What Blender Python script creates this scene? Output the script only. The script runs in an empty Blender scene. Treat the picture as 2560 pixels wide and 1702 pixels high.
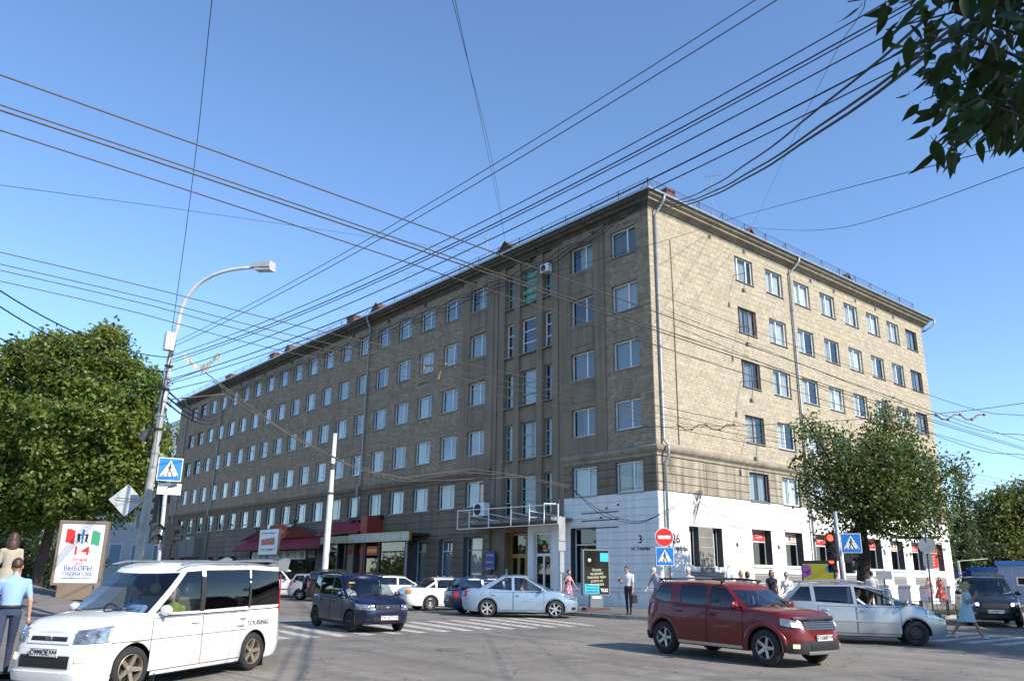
import bpy, bmesh, math, random
import numpy as np
from mathutils import Matrix, Vector
R = math.radians
random.seed(7); rng = np.random.default_rng(7)
S = bpy.context.scene
COL = S.collection
# ---------------------------------------------------------------- camera
F_PX, PITCH, ROLL, YAW = 2008.2, 0.28706, 0.01421, 0.87923
CAM = np.array([25.501, -30.352, 1.390])
_cy, _sy, _cp, _sp, _cr, _sr = (math.cos(YAW), math.sin(YAW), math.cos(PITCH), math.sin(PITCH), math.cos(ROLL), math.sin(ROLL))
FW = np.array([-_sy, _cy, 0.0]); RT = np.array([_cy, _sy, 0.0]); UP = np.array([0, 0, 1.0])
CF = FW*_cp+UP*_sp; CU0 = UP*_cp-FW*_sp
CR = RT*_cr+CU0*_sr; CU = CU0*_cr-RT*_sr
cd = bpy.data.cameras.new('camera'); cam = bpy.data.objects.new('camera', cd); COL.objects.link(cam)
cam.matrix_world = Matrix(((CR[0], CU[0], -CF[0], CAM[0]), (CR[1], CU[1], -CF[1], CAM[1]), (CR[2], CU[2], -CF[2], CAM[2]), (0, 0, 0, 1)))
cd.sensor_fit = 'HORIZONTAL'; cd.sensor_width = 36.0; cd.lens = F_PX/2560*36.0
cd.clip_start = 0.1; cd.clip_end = 3000
S.camera = cam
# ---------------------------------------------------------------- sky, sun, exposure
SUN_AZ = R(10.0)      # direction towards the sun, measured from +X to +Y
SUN_EL = R(35.0)
W = bpy.data.worlds.new('World'); S.world = W; W.use_nodes = True
wn = W.node_tree; bg = wn.nodes['Background']
sky = wn.nodes.new('ShaderNodeTexSky'); sky.sky_type = 'NISHITA'; sky.sun_disc = False
sky.sun_elevation = SUN_EL; sky.sun_rotation = math.pi/2-SUN_AZ
sky.altitude = 150; sky.air_density = 1.0; sky.dust_density = 0.0; sky.ozone_density = 5.5
wn.links.new(sky.outputs[0], bg.inputs[0]); bg.inputs[1].default_value = 0.137
sd = bpy.data.lights.new('sun', 'SUN'); sun = bpy.data.objects.new('sun', sd); COL.objects.link(sun)
sd.energy = 3.7; sd.angle = R(0.53); sd.color = (1.0, 0.91, 0.78)
_sv = Vector((math.cos(SUN_EL)*math.cos(SUN_AZ), math.cos(SUN_EL)*math.sin(SUN_AZ), math.sin(SUN_EL)))
sun.rotation_euler = _sv.to_track_quat('Z', 'Y').to_euler()
S.view_settings.view_transform = 'Standard'; S.view_settings.look = 'None'
S.view_settings.exposure = 0.9; S.view_settings.gamma = 1.0; S.view_settings.use_curve_mapping = False
S.cycles.use_denoising = True
S.cycles.max_bounces = 7; S.cycles.transparent_max_bounces = 12; S.cycles.caustics_reflective = False; S.cycles.caustics_refractive = False
try: S.cycles.denoiser = 'OPENIMAGEDENOISE'
except Exception: pass

# ---------------------------------------------------------------- helpers
def ray(px, py):                      # a photograph pixel as a direction (used to place things in the world)
    return CF+CR*((px-1280)/F_PX)+CU*((851-py)/F_PX)
def at_depth(px, py, d): return CAM+ray(px, py)*d
def at_z(px, py, z): r = ray(px, py); return CAM+r*((z-CAM[2])/r[2])
def at_y(px, py, y): r = ray(px, py); return CAM+r*((y-CAM[1])/r[1])
def at_x(px, py, x): r = ray(px, py); return CAM+r*((x-CAM[0])/r[0])
def sstep(a, b, x):
    t = min(1, max(0, (x-a)/(b-a))); return t*t*(3-2*t)
def gz(x, y):                         # the street: dips gently towards the crossing, the far pavement rises to the west
    s = (x-CAM[0])*FW[0]+(y-CAM[1])*FW[1]
    t = (29-s)/3
    z = -0.0179*3*(math.log1p(math.exp(-abs(t)))+max(t, 0))
    return z+0.95*sstep(8.5, -8, x)*sstep(-21.5, -25, y)

def mesh_obj(name, verts, faces, mats=None, parent=None, smooth=False, midx=None, loc=None):
    me = bpy.data.meshes.new(name)
    me.from_pydata([tuple(v) for v in verts], [], [tuple(f) for f in faces])
    if mats:
        for m in (mats if isinstance(mats, (list, tuple)) else [mats]): me.materials.append(m)
    if midx is not None: me.polygons.foreach_set('material_index', midx)
    if smooth: me.polygons.foreach_set('use_smooth', [True]*len(me.polygons))
    me.update()
    o = bpy.data.objects.new(name, me); COL.objects.link(o)
    if parent: o.parent = parent
    if loc is not None: o.location = loc
    return o
def inst(src, parent=None, loc=None, rz=None, name=None, scale=None):
    o = bpy.data.objects.new(name or src.name.split('.')[0], src.data) if hasattr(src, 'data') else bpy.data.objects.new(name, src)
    COL.objects.link(o)
    if parent: o.parent = parent
    if loc is not None: o.location = loc
    if rz is not None: o.rotation_euler = (0, 0, rz)
    if scale is not None: o.scale = scale
    return o
def thing(name, label, cat, loc=(0, 0, 0), rz=0, group=None):
    o = bpy.data.objects.new(name, None); COL.objects.link(o); o.location = loc; o.rotation_euler = (0, 0, rz)
    o.empty_display_size = 0.2
    return tag(o, label, cat, group)
def tag(o, label, cat, group=None):
    o['label'] = label; o['category'] = cat
    if group: o['group'] = group
    return o
def kind(o, k): o['kind'] = k; return o

class MB:
    def __init__(s): s.v = []; s.f = []; s.m = []; s.mi = 0
    def add(s, vs, fs):
        n = len(s.v); s.v += [tuple(map(float, p)) for p in vs]; s.f += [tuple(i+n for i in f) for f in fs]; s.m += [s.mi]*len(fs); return s
    def quad(s, a, b, c, d): return s.add([a, b, c, d], [(0, 1, 2, 3)])
    def box(s, x0, x1, y0, y1, z0, z1):
        return s.add([(x0, y0, z0), (x1, y0, z0), (x1, y1, z0), (x0, y1, z0), (x0, y0, z1), (x1, y0, z1), (x1, y1, z1), (x0, y1, z1)],
                     [(0, 3, 2, 1), (4, 5, 6, 7), (0, 1, 5, 4), (1, 2, 6, 5), (2, 3, 7, 6), (3, 0, 4, 7)])
    def bar(s, a, b, w, h=None, up=(0, 0, 1)):
        a = np.array(a, float); b = np.array(b, float); d = b-a; L = np.linalg.norm(d); d /= max(L, 1e-9)
        u = np.array(up, float)
        if abs(d@u) > .98: u = np.array([1.0, 0, 0])
        r = np.cross(d, u); r /= np.linalg.norm(r); u = np.cross(r, d); h = h or w
        P = [a+r*sx*w/2+u*sz*h/2 for sx, sz in ((-1, -1), (1, -1), (1, 1), (-1, 1))]
        Q = [p+(b-a) for p in P]
        return s.add(P+Q, [(0, 1, 2, 3), (7, 6, 5, 4), (0, 4, 5, 1), (1, 5, 6, 2), (2, 6, 7, 3), (3, 7, 4, 0)])
    def tube(s, path, r, n=8, cap=True):
        P = [np.array(p, float) for p in path]; k = len(P)
        rs = r if hasattr(r, '__len__') else [r]*k
        d0 = P[1]-P[0]; d0 /= np.linalg.norm(d0)
        u = np.array([0, 0, 1.0]) if abs(d0[2]) < .9 else np.array([1.0, 0, 0])
        vs = []
        for i in range(k):
            d = P[min(i+1, k-1)]-P[max(i-1, 0)]; d /= max(np.linalg.norm(d), 1e-9)
            a = np.cross(d, u); a /= max(np.linalg.norm(a), 1e-9); u = np.cross(a, d)
            for j in range(n):
                t = 2*math.pi*j/n; vs.append(P[i]+rs[i]*(math.cos(t)*a+math.sin(t)*u))
        fs = [(i*n+j, i*n+(j+1) % n, (i+1)*n+(j+1) % n, (i+1)*n+j) for i in range(k-1) for j in range(n)]
        if cap: fs += [tuple(range(n))[::-1], tuple(range((k-1)*n, k*n))]
        return s.add(vs, fs)
    def lathe(s, prof, n=24, axis='z', c=(0, 0, 0), close=False):
        vs = []
        for (r, h) in prof:
            for j in range(n):
                t = 2*math.pi*j/n; a, b = r*math.cos(t), r*math.sin(t)
                vs.append((a+c[0], b+c[1], h+c[2]) if axis == 'z' else ((a+c[0], h+c[1], b+c[2]) if axis == 'y' else (h+c[0], a+c[1], b+c[2])))
        k = len(prof)
        fs = [(i*n+j, i*n+(j+1) % n, ((i+1) % k)*n+(j+1) % n, ((i+1) % k)*n+j) for i in range(k if close else k-1) for j in range(n)]
        return s.add(vs, fs)
    def prism(s, poly, o, ax, ay, th):          # polygon in the (ax, ay) plane from o, extruded along ax x ay
        o, ax, ay = (np.array(t, float) for t in (o, ax, ay)); nn = np.cross(ax, ay)*th; k = len(poly)
        A = [o+ax*p[0]+ay*p[1] for p in poly]; B = [p+nn for p in A]
        return s.add(A+B, [tuple(range(k))[::-1], tuple(range(k, 2*k))]+[(i, (i+1) % k, k+(i+1) % k, k+i) for i in range(k)])
    def disc(s, c, r, ax, ay, th=.01, n=28):
        return s.prism([(r*math.cos(2*math.pi*i/n), r*math.sin(2*math.pi*i/n)) for i in range(n)], c, ax, ay, th)
    def grid(s, pts):                            # pts[i][j]
        a, b = len(pts), len(pts[0])
        return s.add([p for row in pts for p in row], [(i*b+j, i*b+j+1, (i+1)*b+j+1, (i+1)*b+j) for i in range(a-1) for j in range(b-1)])
    def ball(s, c, rx, ry, rz, n=12, m=8):
        vs = [(c[0]+rx*math.sin(math.pi*i/m)*math.cos(2*math.pi*j/n), c[1]+ry*math.sin(math.pi*i/m)*math.sin(2*math.pi*j/n), c[2]+rz*math.cos(math.pi*i/m)) for i in range(m+1) for j in range(n)]
        return s.add(vs, [(i*n+j, (i+1)*n+j, (i+1)*n+(j+1) % n, i*n+(j+1) % n) for i in range(m) for j in range(n)])
    def obj(s, name, mats, parent=None, smooth=False, loc=None):
        return mesh_obj(name, s.v, s.f, mats, parent, smooth, s.m if isinstance(mats, (list, tuple)) and len(mats) > 1 else None, loc)

# ---------------------------------------------------------------- materials
MATS = {}
def mat(name, col, rough=.7, metal=0.0, var=0.0, vscale=3.0, bump=0.0, bscale=30.0, spec=None, coat=0.0, emit=None, isl=0.0, obr=0.0, streak=0.0, dirt=None):
    if name in MATS: return MATS[name]
    m = bpy.data.materials.new(name); m.use_nodes = True; nt = m.node_tree; b = nt.nodes['Principled BSDF']
    b.inputs['Roughness'].default_value = rough; b.inputs['Metallic'].default_value = metal
    if spec is not None: b.inputs['Specular IOR Level'].default_value = spec
    if coat: b.inputs['Coat Weight'].default_value = coat; b.inputs['Coat Roughness'].default_value = .04
    c4 = (*col, 1)
    b.inputs['Base Color'].default_value = c4
    if emit: b.inputs['Emission Color'].default_value = (*emit[0], 1); b.inputs['Emission Strength'].default_value = emit[1]
    N = nt.nodes.new; L = nt.links.new
    cur = None
    geo = N('ShaderNodeNewGeometry')
    def scale_by(facsock, lo, hi):
        nonlocal cur
        mr = N('ShaderNodeMapRange'); L(facsock, mr.inputs[0]); mr.inputs[3].default_value = lo; mr.inputs[4].default_value = hi
        mx = N('ShaderNodeMix'); mx.data_type = 'RGBA'; mx.blend_type = 'MULTIPLY'; mx.inputs[0].default_value = 1
        if cur is None: mx.inputs[6].default_value = c4
        else: L(cur, mx.inputs[6])
        L(mr.outputs[0], mx.inputs[7]); cur = mx.outputs[2]
    if var:
        n = N('ShaderNodeTexNoise'); n.inputs['Scale'].default_value = vscale; n.inputs['Detail'].default_value = 6; n.inputs['Roughness'].default_value = .65
        L(geo.outputs['Position'], n.inputs['Vector'])
        mr0 = N('ShaderNodeMapRange'); mr0.inputs[1].default_value = .3; mr0.inputs[2].default_value = .7; L(n.outputs[0], mr0.inputs[0])
        scale_by(mr0.outputs[0], 1-var, 1+var)
    if isl: scale_by(geo.outputs['Random Per Island'], 1-isl, 1+isl)
    if obr:
        oi = N('ShaderNodeObjectInfo'); scale_by(oi.outputs['Random'], 1-obr, 1+obr)
    if streak:
        mp = N('ShaderNodeMapping'); mp.inputs['Scale'].default_value = (2.2, 2.2, .12); L(geo.outputs['Position'], mp.inputs[0])
        n = N('ShaderNodeTexNoise'); n.inputs['Scale'].default_value = 1.6; n.inputs['Detail'].default_value = 5; L(mp.outputs[0], n.inputs['Vector'])
        mr0 = N('ShaderNodeMapRange'); mr0.inputs[1].default_value = .35; mr0.inputs[2].default_value = .7; L(n.outputs[0], mr0.inputs[0])
        scale_by(mr0.outputs[0], 1+streak*.4, 1-streak)
    if dirt:
        n = N('ShaderNodeTexNoise'); n.inputs['Scale'].default_value = dirt[1]; n.inputs['Detail'].default_value = 8; L(geo.outputs['Position'], n.inputs['Vector'])
        mr0 = N('ShaderNodeMapRange'); mr0.inputs[1].default_value = dirt[2]; mr0.inputs[2].default_value = dirt[2]+.12; L(n.outputs[0], mr0.inputs[0])
        mx = N('ShaderNodeMix'); mx.data_type = 'RGBA'; L(mr0.outputs[0], mx.inputs[0])
        if cur is None: mx.inputs[6].default_value = c4
        else: L(cur, mx.inputs[6])
        mx.inputs[7].default_value = (*dirt[0], 1); cur = mx.outputs[2]
    if cur is not None: L(cur, b.inputs['Base Color'])
    if bump:
        n = N('ShaderNodeTexNoise'); n.inputs['Scale'].default_value = bscale; n.inputs['Detail'].default_value = 5; L(geo.outputs['Position'], n.inputs['Vector'])
        bp = N('ShaderNodeBump'); bp.inputs['Strength'].default_value = bump; bp.inputs['Distance'].default_value = .02; L(n.outputs[0], bp.inputs['Height']); L(bp.outputs[0], b.inputs['Normal'])
    MATS[name] = m; return m
def glass(name, tint=(.6, .68, .7), refl=1.0, rough=.02):
    if name in MATS: return MATS[name]
    m = bpy.data.materials.new(name); m.use_nodes = True; nt = m.node_tree; nt.nodes.clear(); N = nt.nodes.new; L = nt.links.new
    o = N('ShaderNodeOutputMaterial'); mx = N('ShaderNodeMixShader'); tr = N('ShaderNodeBsdfTransparent'); gl = N('ShaderNodeBsdfGlossy')
    lw = N('ShaderNodeLayerWeight'); lw.inputs[0].default_value = .5
    pw = N('ShaderNodeMath'); pw.operation = 'POWER'; pw.inputs[1].default_value = 4.0; L(lw.outputs['Facing'], pw.inputs[0])
    mm = N('ShaderNodeMath'); mm.operation = 'MULTIPLY_ADD'; mm.inputs[1].default_value = .9; mm.inputs[2].default_value = .05*refl; mm.use_clamp = True; L(pw.outputs[0], mm.inputs[0])
    tr.inputs[0].default_value = (*tint, 1); gl.inputs['Roughness'].default_value = rough; gl.inputs[0].default_value = (.95, .97, 1, 1)
    L(mm.outputs[0], mx.inputs[0]); L(tr.outputs[0], mx.inputs[1]); L(gl.outputs[0], mx.inputs[2]); L(mx.outputs[0], o.inputs[0])
    MATS[name] = m; return m
def leafmat(name, col, trans=.35, var=.35, spec=.5):
    if name in MATS: return MATS[name]
    m = bpy.data.materials.new(name); m.use_nodes = True; nt = m.node_tree; nt.nodes.clear(); N = nt.nodes.new; L = nt.links.new
    o = N('ShaderNodeOutputMaterial'); g = N('ShaderNodeNewGeometry'); hs = N('ShaderNodeHueSaturation'); hs.inputs['Color'].default_value = (*col, 1)
    mr = N('ShaderNodeMapRange'); mr.inputs[3].default_value = 1-var; mr.inputs[4].default_value = 1+var; L(g.outputs['Random Per Island'], mr.inputs[0]); L(mr.outputs[0], hs.inputs['Value'])
    n = N('ShaderNodeTexNoise'); n.inputs['Scale'].default_value = .5; L(g.outputs['Position'], n.inputs['Vector'])
    mr2 = N('ShaderNodeMapRange'); mr2.inputs[1].default_value = .3; mr2.inputs[2].default_value = .7; mr2.inputs[3].default_value = .47; mr2.inputs[4].default_value = .515; L(n.outputs[0], mr2.inputs[0]); L(mr2.outputs[0], hs.inputs['Hue'])
    d = N('ShaderNodeBsdfPrincipled'); d.inputs['Roughness'].default_value = .45; d.inputs['Specular IOR Level'].default_value = spec; L(hs.outputs[0], d.inputs['Base Color'])
    t = N('ShaderNodeBsdfTranslucent'); hs2 = N('ShaderNodeHueSaturation'); hs2.inputs['Value'].default_value = 1.4; hs2.inputs['Hue'].default_value = .485; L(hs.outputs[0], hs2.inputs['Color']); L(hs2.outputs[0], t.inputs[0])
    mx = N('ShaderNodeMixShader'); mx.inputs[0].default_value = trans; L(d.outputs[0], mx.inputs[1]); L(t.outputs[0], mx.inputs[2]); L(mx.outputs[0], o.inputs[0])
    MATS[name] = m; return m

_fc = {}
def text_mesh(txt, bold=0.0, ext=.004):
    key = (txt, bold, ext)
    if key in _fc: return _fc[key]
    c = bpy.data.curves.new('lettering', 'FONT'); c.body = txt; c.size = 1.0; c.align_x = 'CENTER'; c.align_y = 'CENTER'; c.extrude = ext; c.offset = bold; c.resolution_u = 3
    o = bpy.data.objects.new('lettering', c); COL.objects.link(o)
    bpy.context.view_layer.update()
    me = bpy.data.meshes.new_from_object(o.evaluated_get(bpy.context.evaluated_depsgraph_get()))
    bpy.data.objects.remove(o); _fc[key] = me; return me
def lettering(txt, o, right, up, size, m, parent=None, width=None, bold=0.0, name='lettering', italic=0.0):
    me = text_mesh(txt, bold).copy(); me.materials.clear(); me.materials.append(m)
    right = np.array(right, float); right /= np.linalg.norm(right); up = np.array(up, float); up /= np.linalg.norm(up); n = np.cross(right, up)
    n2 = len(me.vertices); co = np.empty(n2*3); me.vertices.foreach_get('co', co); co = co.reshape(-1, 3)
    sx = size
    if width: sx = width/max(1e-6, co[:, 0].max()-co[:, 0].min())
    x = co[:, 0]*sx+co[:, 1]*size*italic
    P = np.array(o, float)+np.outer(x, right)+np.outer(co[:, 1]*size, up)+np.outer(co[:, 2], n)
    me.vertices.foreach_set('co', P.ravel()); me.update()
    ob = bpy.data.objects.new(name, me); COL.objects.link(ob)
    if parent: ob.parent = parent
    return ob
# ================================================================ ground, road, pavements
M_ASPH = mat('asphalt', (.205, .187, .16), .85, var=.22, vscale=.35, bump=.35, bscale=60, dirt=((.245, .225, .195), 1.7, .56))
def _road_wear(m):
    nt = m.node_tree; N = nt.nodes.new; L = nt.links.new; b = nt.nodes['Principled BSDF']; src = b.inputs['Base Color'].links[0].from_socket; g = N('ShaderNodeNewGeometry')
    def mul(sock, lo, hi, a=.35, c=.65):
        nonlocal src
        mr = N('ShaderNodeMapRange'); mr.inputs[1].default_value = a; mr.inputs[2].default_value = c; mr.inputs[3].default_value = lo; mr.inputs[4].default_value = hi; L(sock, mr.inputs[0])
        mx = N('ShaderNodeMix'); mx.data_type = 'RGBA'; mx.blend_type = 'MULTIPLY'; mx.inputs[0].default_value = 1; L(src, mx.inputs[6]); L(mr.outputs[0], mx.inputs[7]); src = mx.outputs[2]
    for rot, sc, lo, hi in ((.5, (.12, 1.6, 1), .86, 1.08), (2.2, (.1, 1.3, 1), .9, 1.07)):      # tyre tracks
        mp = N('ShaderNodeMapping'); mp.inputs['Rotation'].default_value = (0, 0, rot); mp.inputs['Scale'].default_value = sc; L(g.outputs['Position'], mp.inputs[0]); n = N('ShaderNodeTexNoise'); n.inputs['Scale'].default_value = 1.1; n.inputs['Detail'].default_value = 4; L(mp.outputs[0], n.inputs['Vector']); mul(n.outputs[0], lo, hi)
    n = N('ShaderNodeTexNoise'); n.inputs['Scale'].default_value = 45; n.inputs['Detail'].default_value = 3; L(g.outputs['Position'], n.inputs['Vector']); mul(n.outputs[0], .8, 1.2)   # grit
    v = N('ShaderNodeTexVoronoi'); v.feature = 'DISTANCE_TO_EDGE'; v.inputs['Scale'].default_value = .42; wn_ = N('ShaderNodeTexNoise'); wn_.inputs['Scale'].default_value = 1.7; wn_.inputs['Detail'].default_value = 6; L(g.outputs['Position'], wn_.inputs['Vector'])
    ad = N('ShaderNodeVectorMath'); ad.operation = 'MULTIPLY_ADD'; ad.inputs[1].default_value = (1.4, 1.4, 0); L(wn_.outputs['Color'], ad.inputs[0]); L(g.outputs['Position'], ad.inputs[2]); L(ad.outputs[0], v.inputs['Vector']); mul(v.outputs['Distance'], .62, 1.0, .0, .012)   # cracks
    v2 = N('ShaderNodeTexVoronoi'); v2.inputs['Scale'].default_value = .16; L(ad.outputs[0], v2.inputs['Vector']); sp_ = N('ShaderNodeSeparateColor'); L(v2.outputs['Color'], sp_.inputs[0]); mul(sp_.outputs[0], .9, 1.06, 0, 1)                                     # repair patches
    v3 = N('ShaderNodeTexNoise'); v3.inputs['Scale'].default_value = 2.3; v3.inputs['Detail'].default_value = 2; L(g.outputs['Position'], v3.inputs['Vector']); mul(v3.outputs[0], 1.0, .74, .66, .72)                                                # oil spots
    L(src, b.inputs['Base Color'])
_road_wear(M_ASPH)
M_PAVE = mat('pavement_asphalt', (.16, .15, .14), .9, var=.2, vscale=.8, bump=.3, bscale=50, dirt=((.2, .185, .165), 2.5, .55))
M_KERB = mat('kerb_stone', (.3, .29, .27), .85, var=.25, vscale=2, bump=.3, obr=.15)
M_LINE = mat('road_paint', (.5, .485, .45), .8, var=.2, vscale=5, dirt=((.22, .205, .18), 7, .53))
M_GRASS = mat('grass_ground', (.045, .07, .02), .95, var=.4, vscale=5)
def sheet(name, x0, x1, y0, y1, step, mt, dz=0, keep=None):
    xs = np.linspace(x0, x1, max(2, int((x1-x0)/step)+1)); ys = np.linspace(y0, y1, max(2, int((y1-y0)/step)+1))
    b = MB(); b.grid([[(x, y, gz(x, y)+dz) for y in ys] for x in xs])
    return kind(b.obj(name, mt, None, True), 'structure')
kind(MB().add([(-2500, -2500, -.75), (2500, -2500, -.75), (2500, 2500, -.75), (-2500, 2500, -.75)], [(0, 1, 2, 3)]).obj('ground', M_GRASS), 'structure')
sheet('road', -170, 70, -70, 130, 1.6, M_ASPH)
def rounded(poly, ci, r, n=10):
    return poly
def slab(name, outline, h, mt, kerb=True, kerb_skip=()):
    """raised pavement: outline runs round the slab; kerb stones along it are pieces"""
    b = MB()
    cx = sum(p[0] for p in outline)/len(outline)
    bm = bmesh.new(); vs = [bm.verts.new((p[0], p[1], 0)) for p in outline]; f = bm.faces.new(vs); bmesh.ops.triangulate(bm, faces=[f])
    me = bpy.data.meshes.new(name); 
    for _ in range(3):
        lg = [e for e in bm.edges if e.calc_length() > 3.0]
        if lg: bmesh.ops.subdivide_edges(bm, edges=lg, cuts=2, use_grid_fill=True)
        bmesh.ops.triangulate(bm, faces=bm.faces[:])
    for v in bm.verts: v.co.z = gz(v.co.x, v.co.y)+h
    bmesh.ops.recalc_face_normals(bm, faces=bm.faces[:])
    bm.to_mesh(me); bm.free(); me.materials.append(mt)
    o = bpy.data.objects.new(name, me); COL.objects.link(o); kind(o, 'structure')
    return o
def kerb_run(parent, pts, h, w=.16, ln=1.0, name='kerb_stone'):
    P = [np.array(p, float) for p in pts]
    for i in range(len(P)-1):
        L = np.linalg.norm(P[i+1]-P[i]); n = max(1, int(round(L/ln))); d = (P[i+1]-P[i])/L
        for k in range(n):
            a = P[i]+d*(L*k/n+.008); c = P[i]+d*(L*(k+1)/n-.008)
            za, zc = gz(*a), gz(*c); q = np.array([-d[1], d[0]])*w
            e = random.uniform(-.006, .006)
            b = MB(); T = [(*a, za+h+e), (*c, zc+h+e), (*(c+q), zc+h+e), (*(a+q), za+h+e)]; Bt = [(*a, za-.1), (*c, zc-.1), (*(c+q), zc-.1), (*(a+q), za-.1)]
            b.add(Bt+T, [(4, 5, 6, 7), (0, 1, 5, 4), (1, 2, 6, 5), (2, 3, 7, 6), (3, 0, 4, 7)])
            b.obj(name, M_KERB, parent)
# pavement round the corner of the building (kerb on the street side)
cor = [(3.4+5.6*math.sin(t), -1.2-5.9*math.cos(t)) for t in [R(a) for a in range(0, 91, 9)]]
pv_out = [(-120, -6.6), (-60, -6.6), (-26, -6.6), (-8, -6.75)]+cor+[(9.4, 3), (10.2, 12), (11, 30), (11.5, 110)]
pav = slab('pavement', pv_out+[(-10, 110), (-10, .6), (-120, .6)], .12, M_PAVE)
kerb_run(pav, [(-34, -6.6), (-26, -6.6), (-8, -6.75)]+cor+[(9.4, 3), (10.2, 12), (10.6, 20)], .135)
sp = [(9.0, -24.3), (7.5, -22.9), (4, -22.4), (-30, -22.2), (-120, -22.2)]
pav2 = slab('pavement_south', sp+[(-120, -60), (9.5, -60), (10.2, -34), (9.8, -27)], .1, M_PAVE)
kerb_run(pav2, [(9.8, -27), (9.0, -24.3), (7.5, -22.9), (4, -22.4), (-30, -22.2)][::-1], .115)
# grass strip beside the right-hand street (inside the low railing) and beneath the tree on the left
M_GR = leafmat('grass_blades', (.07, .1, .025), .3)
def grass(name, x0, x1, y0, y1, n, dz, label):
    vs = []; fs = []
    for i in range(n):
        x, y = random.uniform(x0, x1), random.uniform(y0, y1); z = gz(x, y)+dz; h = random.uniform(.05, .14); a = random.uniform(0, 6.28); dx, dy = .012*math.cos(a), .012*math.sin(a)
        lx, ly = random.uniform(-.05, .05), random.uniform(-.05, .05); k = len(vs)
        vs += [(x-dx, y-dy, z), (x+dx, y+dy, z), (x+lx, y+ly, z+h)]; fs.append((k, k+1, k+2))
    o = mesh_obj(name, vs, fs, M_GR); kind(o, 'stuff'); o['label'] = label; o['category'] = 'grass'; return o
sheet('grass_verge', 7.2, 9.35, 3.4, 30, 1, M_GRASS, .135)
grass('grass_blades', 7.2, 9.3, 3.4, 26, 9000, .13, 'short green grass inside the low black railing')
sheet('lawn', -45, -6.6, -34, -25.2, 1.0, M_GRASS, .125)
grass('lawn_blades', -22, -6.6, -33, -25.3, 14000, .12, 'patchy green lawn behind the election poster')
# zebra stripes
def stripe(poly, name='crossing_stripe'):
    b = MB(); n = 8
    (ax, ay), (bx, by), (cx, cy), (dx, dy) = poly
    b.grid([[(ax+(bx-ax)*t+(dx-ax+(cx-bx-dx+ax)*t)*s, ay+(by-ay)*t+(dy-ay+(cy-by-dy+ay)*t)*s, 0) for s in (0, 1)] for t in [i/n for i in range(n+1)]])
    b.v = [(x, y, gz(x, y)+.005) for x, y, z in b.v]
    return b
zr = bpy.data.objects.new('crossing_markings', None); COL.objects.link(zr); kind(zr, 'structure')
y = -9.6
for i in range(14):
    x0 = 1.75+random.uniform(-.1, .1); x1 = 6.15-.07*i*.6; k = -.235+i*.016
    stripe([(x0, y), (x1, y+k*(x1-x0)), (x1, y+k*(x1-x0)-.37), (x0, y-.37)]).obj('crossing_stripe', M_LINE, zr)
    y -= .86
for i in range(7):
    x = 14.05+i*.74; y0 = -6.6+i*.12; x2 = x+.17
    stripe([(x, y0), (x+.36, y0), (x2+.36, -2.7+i*.1), (x2, -2.7+i*.1)]).obj('crossing_stripe', M_LINE, zr)
stripe([(-.55, -19.2), (-.42, -19.2), (-.42, -9.2), (-.55, -9.2)]).obj('stop_line', M_LINE, zr)
stripe([(12.6, -1.25), (17.5, 1.0), (17.5, 1.12), (12.6, -1.13)]).obj('stop_line', M_LINE, zr)
# a few fallen leaves and a manhole on the crossing
mh = MB(); mh.lathe([(0, .012), (.29, .012), (.3, .006), (.345, .006), (.35, 0)], 28)
p = at_z(1128, 1620, -.15); o = mh.obj('manhole_cover', mat('cast_iron', (.15, .138, .12), .8, .1, var=.35, vscale=8)); o.location = (p[0], p[1], gz(p[0], p[1])+.003); tag(o, 'round iron manhole cover in the middle of the crossing', 'manhole cover')
M_DL = leafmat('dry_leaf', (.22, .17, .03), .2)
vs = []; fs = []
for i in range(90):
    x, y = random.uniform(4, 21), random.uniform(-24, -9); z = gz(x, y)+.006; a = random.uniform(0, 6.28); l = random.uniform(.03, .06); k = len(vs)
    c, s = math.cos(a)*l, math.sin(a)*l; vs += [(x-c, y-s, z), (x-s*.5, y+c*.5, z+.01), (x+c, y+s, z+.004), (x+s*.5, y-c*.5, z+.012)]; fs.append((k, k+1, k+2, k+3))
o = kind(mesh_obj('fallen_leaves', vs, fs, M_DL), 'stuff'); o['label'] = 'few yellow fallen leaves scattered on the asphalt'; o['category'] = 'leaves'

# ================================================================ the corner building
BL, BR, BT = 73.6, 31.8, 20.62
FL = lambda u, z, d: (-u, -d, z)
FR = lambda u, z, d: (d, u, z)
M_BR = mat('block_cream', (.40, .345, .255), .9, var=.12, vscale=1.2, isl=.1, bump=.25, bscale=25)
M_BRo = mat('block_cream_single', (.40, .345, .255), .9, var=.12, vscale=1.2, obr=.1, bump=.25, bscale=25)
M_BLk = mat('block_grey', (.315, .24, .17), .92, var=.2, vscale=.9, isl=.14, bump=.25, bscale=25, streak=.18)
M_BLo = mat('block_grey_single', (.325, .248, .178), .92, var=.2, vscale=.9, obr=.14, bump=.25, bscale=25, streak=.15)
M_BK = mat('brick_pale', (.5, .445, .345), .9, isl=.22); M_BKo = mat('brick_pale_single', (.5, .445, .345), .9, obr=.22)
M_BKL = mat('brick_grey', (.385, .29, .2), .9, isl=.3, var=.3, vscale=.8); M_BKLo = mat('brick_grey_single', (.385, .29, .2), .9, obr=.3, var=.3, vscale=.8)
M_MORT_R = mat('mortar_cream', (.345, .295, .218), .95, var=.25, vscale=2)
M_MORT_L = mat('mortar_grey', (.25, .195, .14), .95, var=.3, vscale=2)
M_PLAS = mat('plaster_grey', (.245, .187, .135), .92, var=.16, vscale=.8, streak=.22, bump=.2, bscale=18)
M_RUST_L = mat('rustication_grey', (.2, .15, .108), .92, var=.18, vscale=.7, streak=.22, bump=.2, bscale=18)
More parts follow.
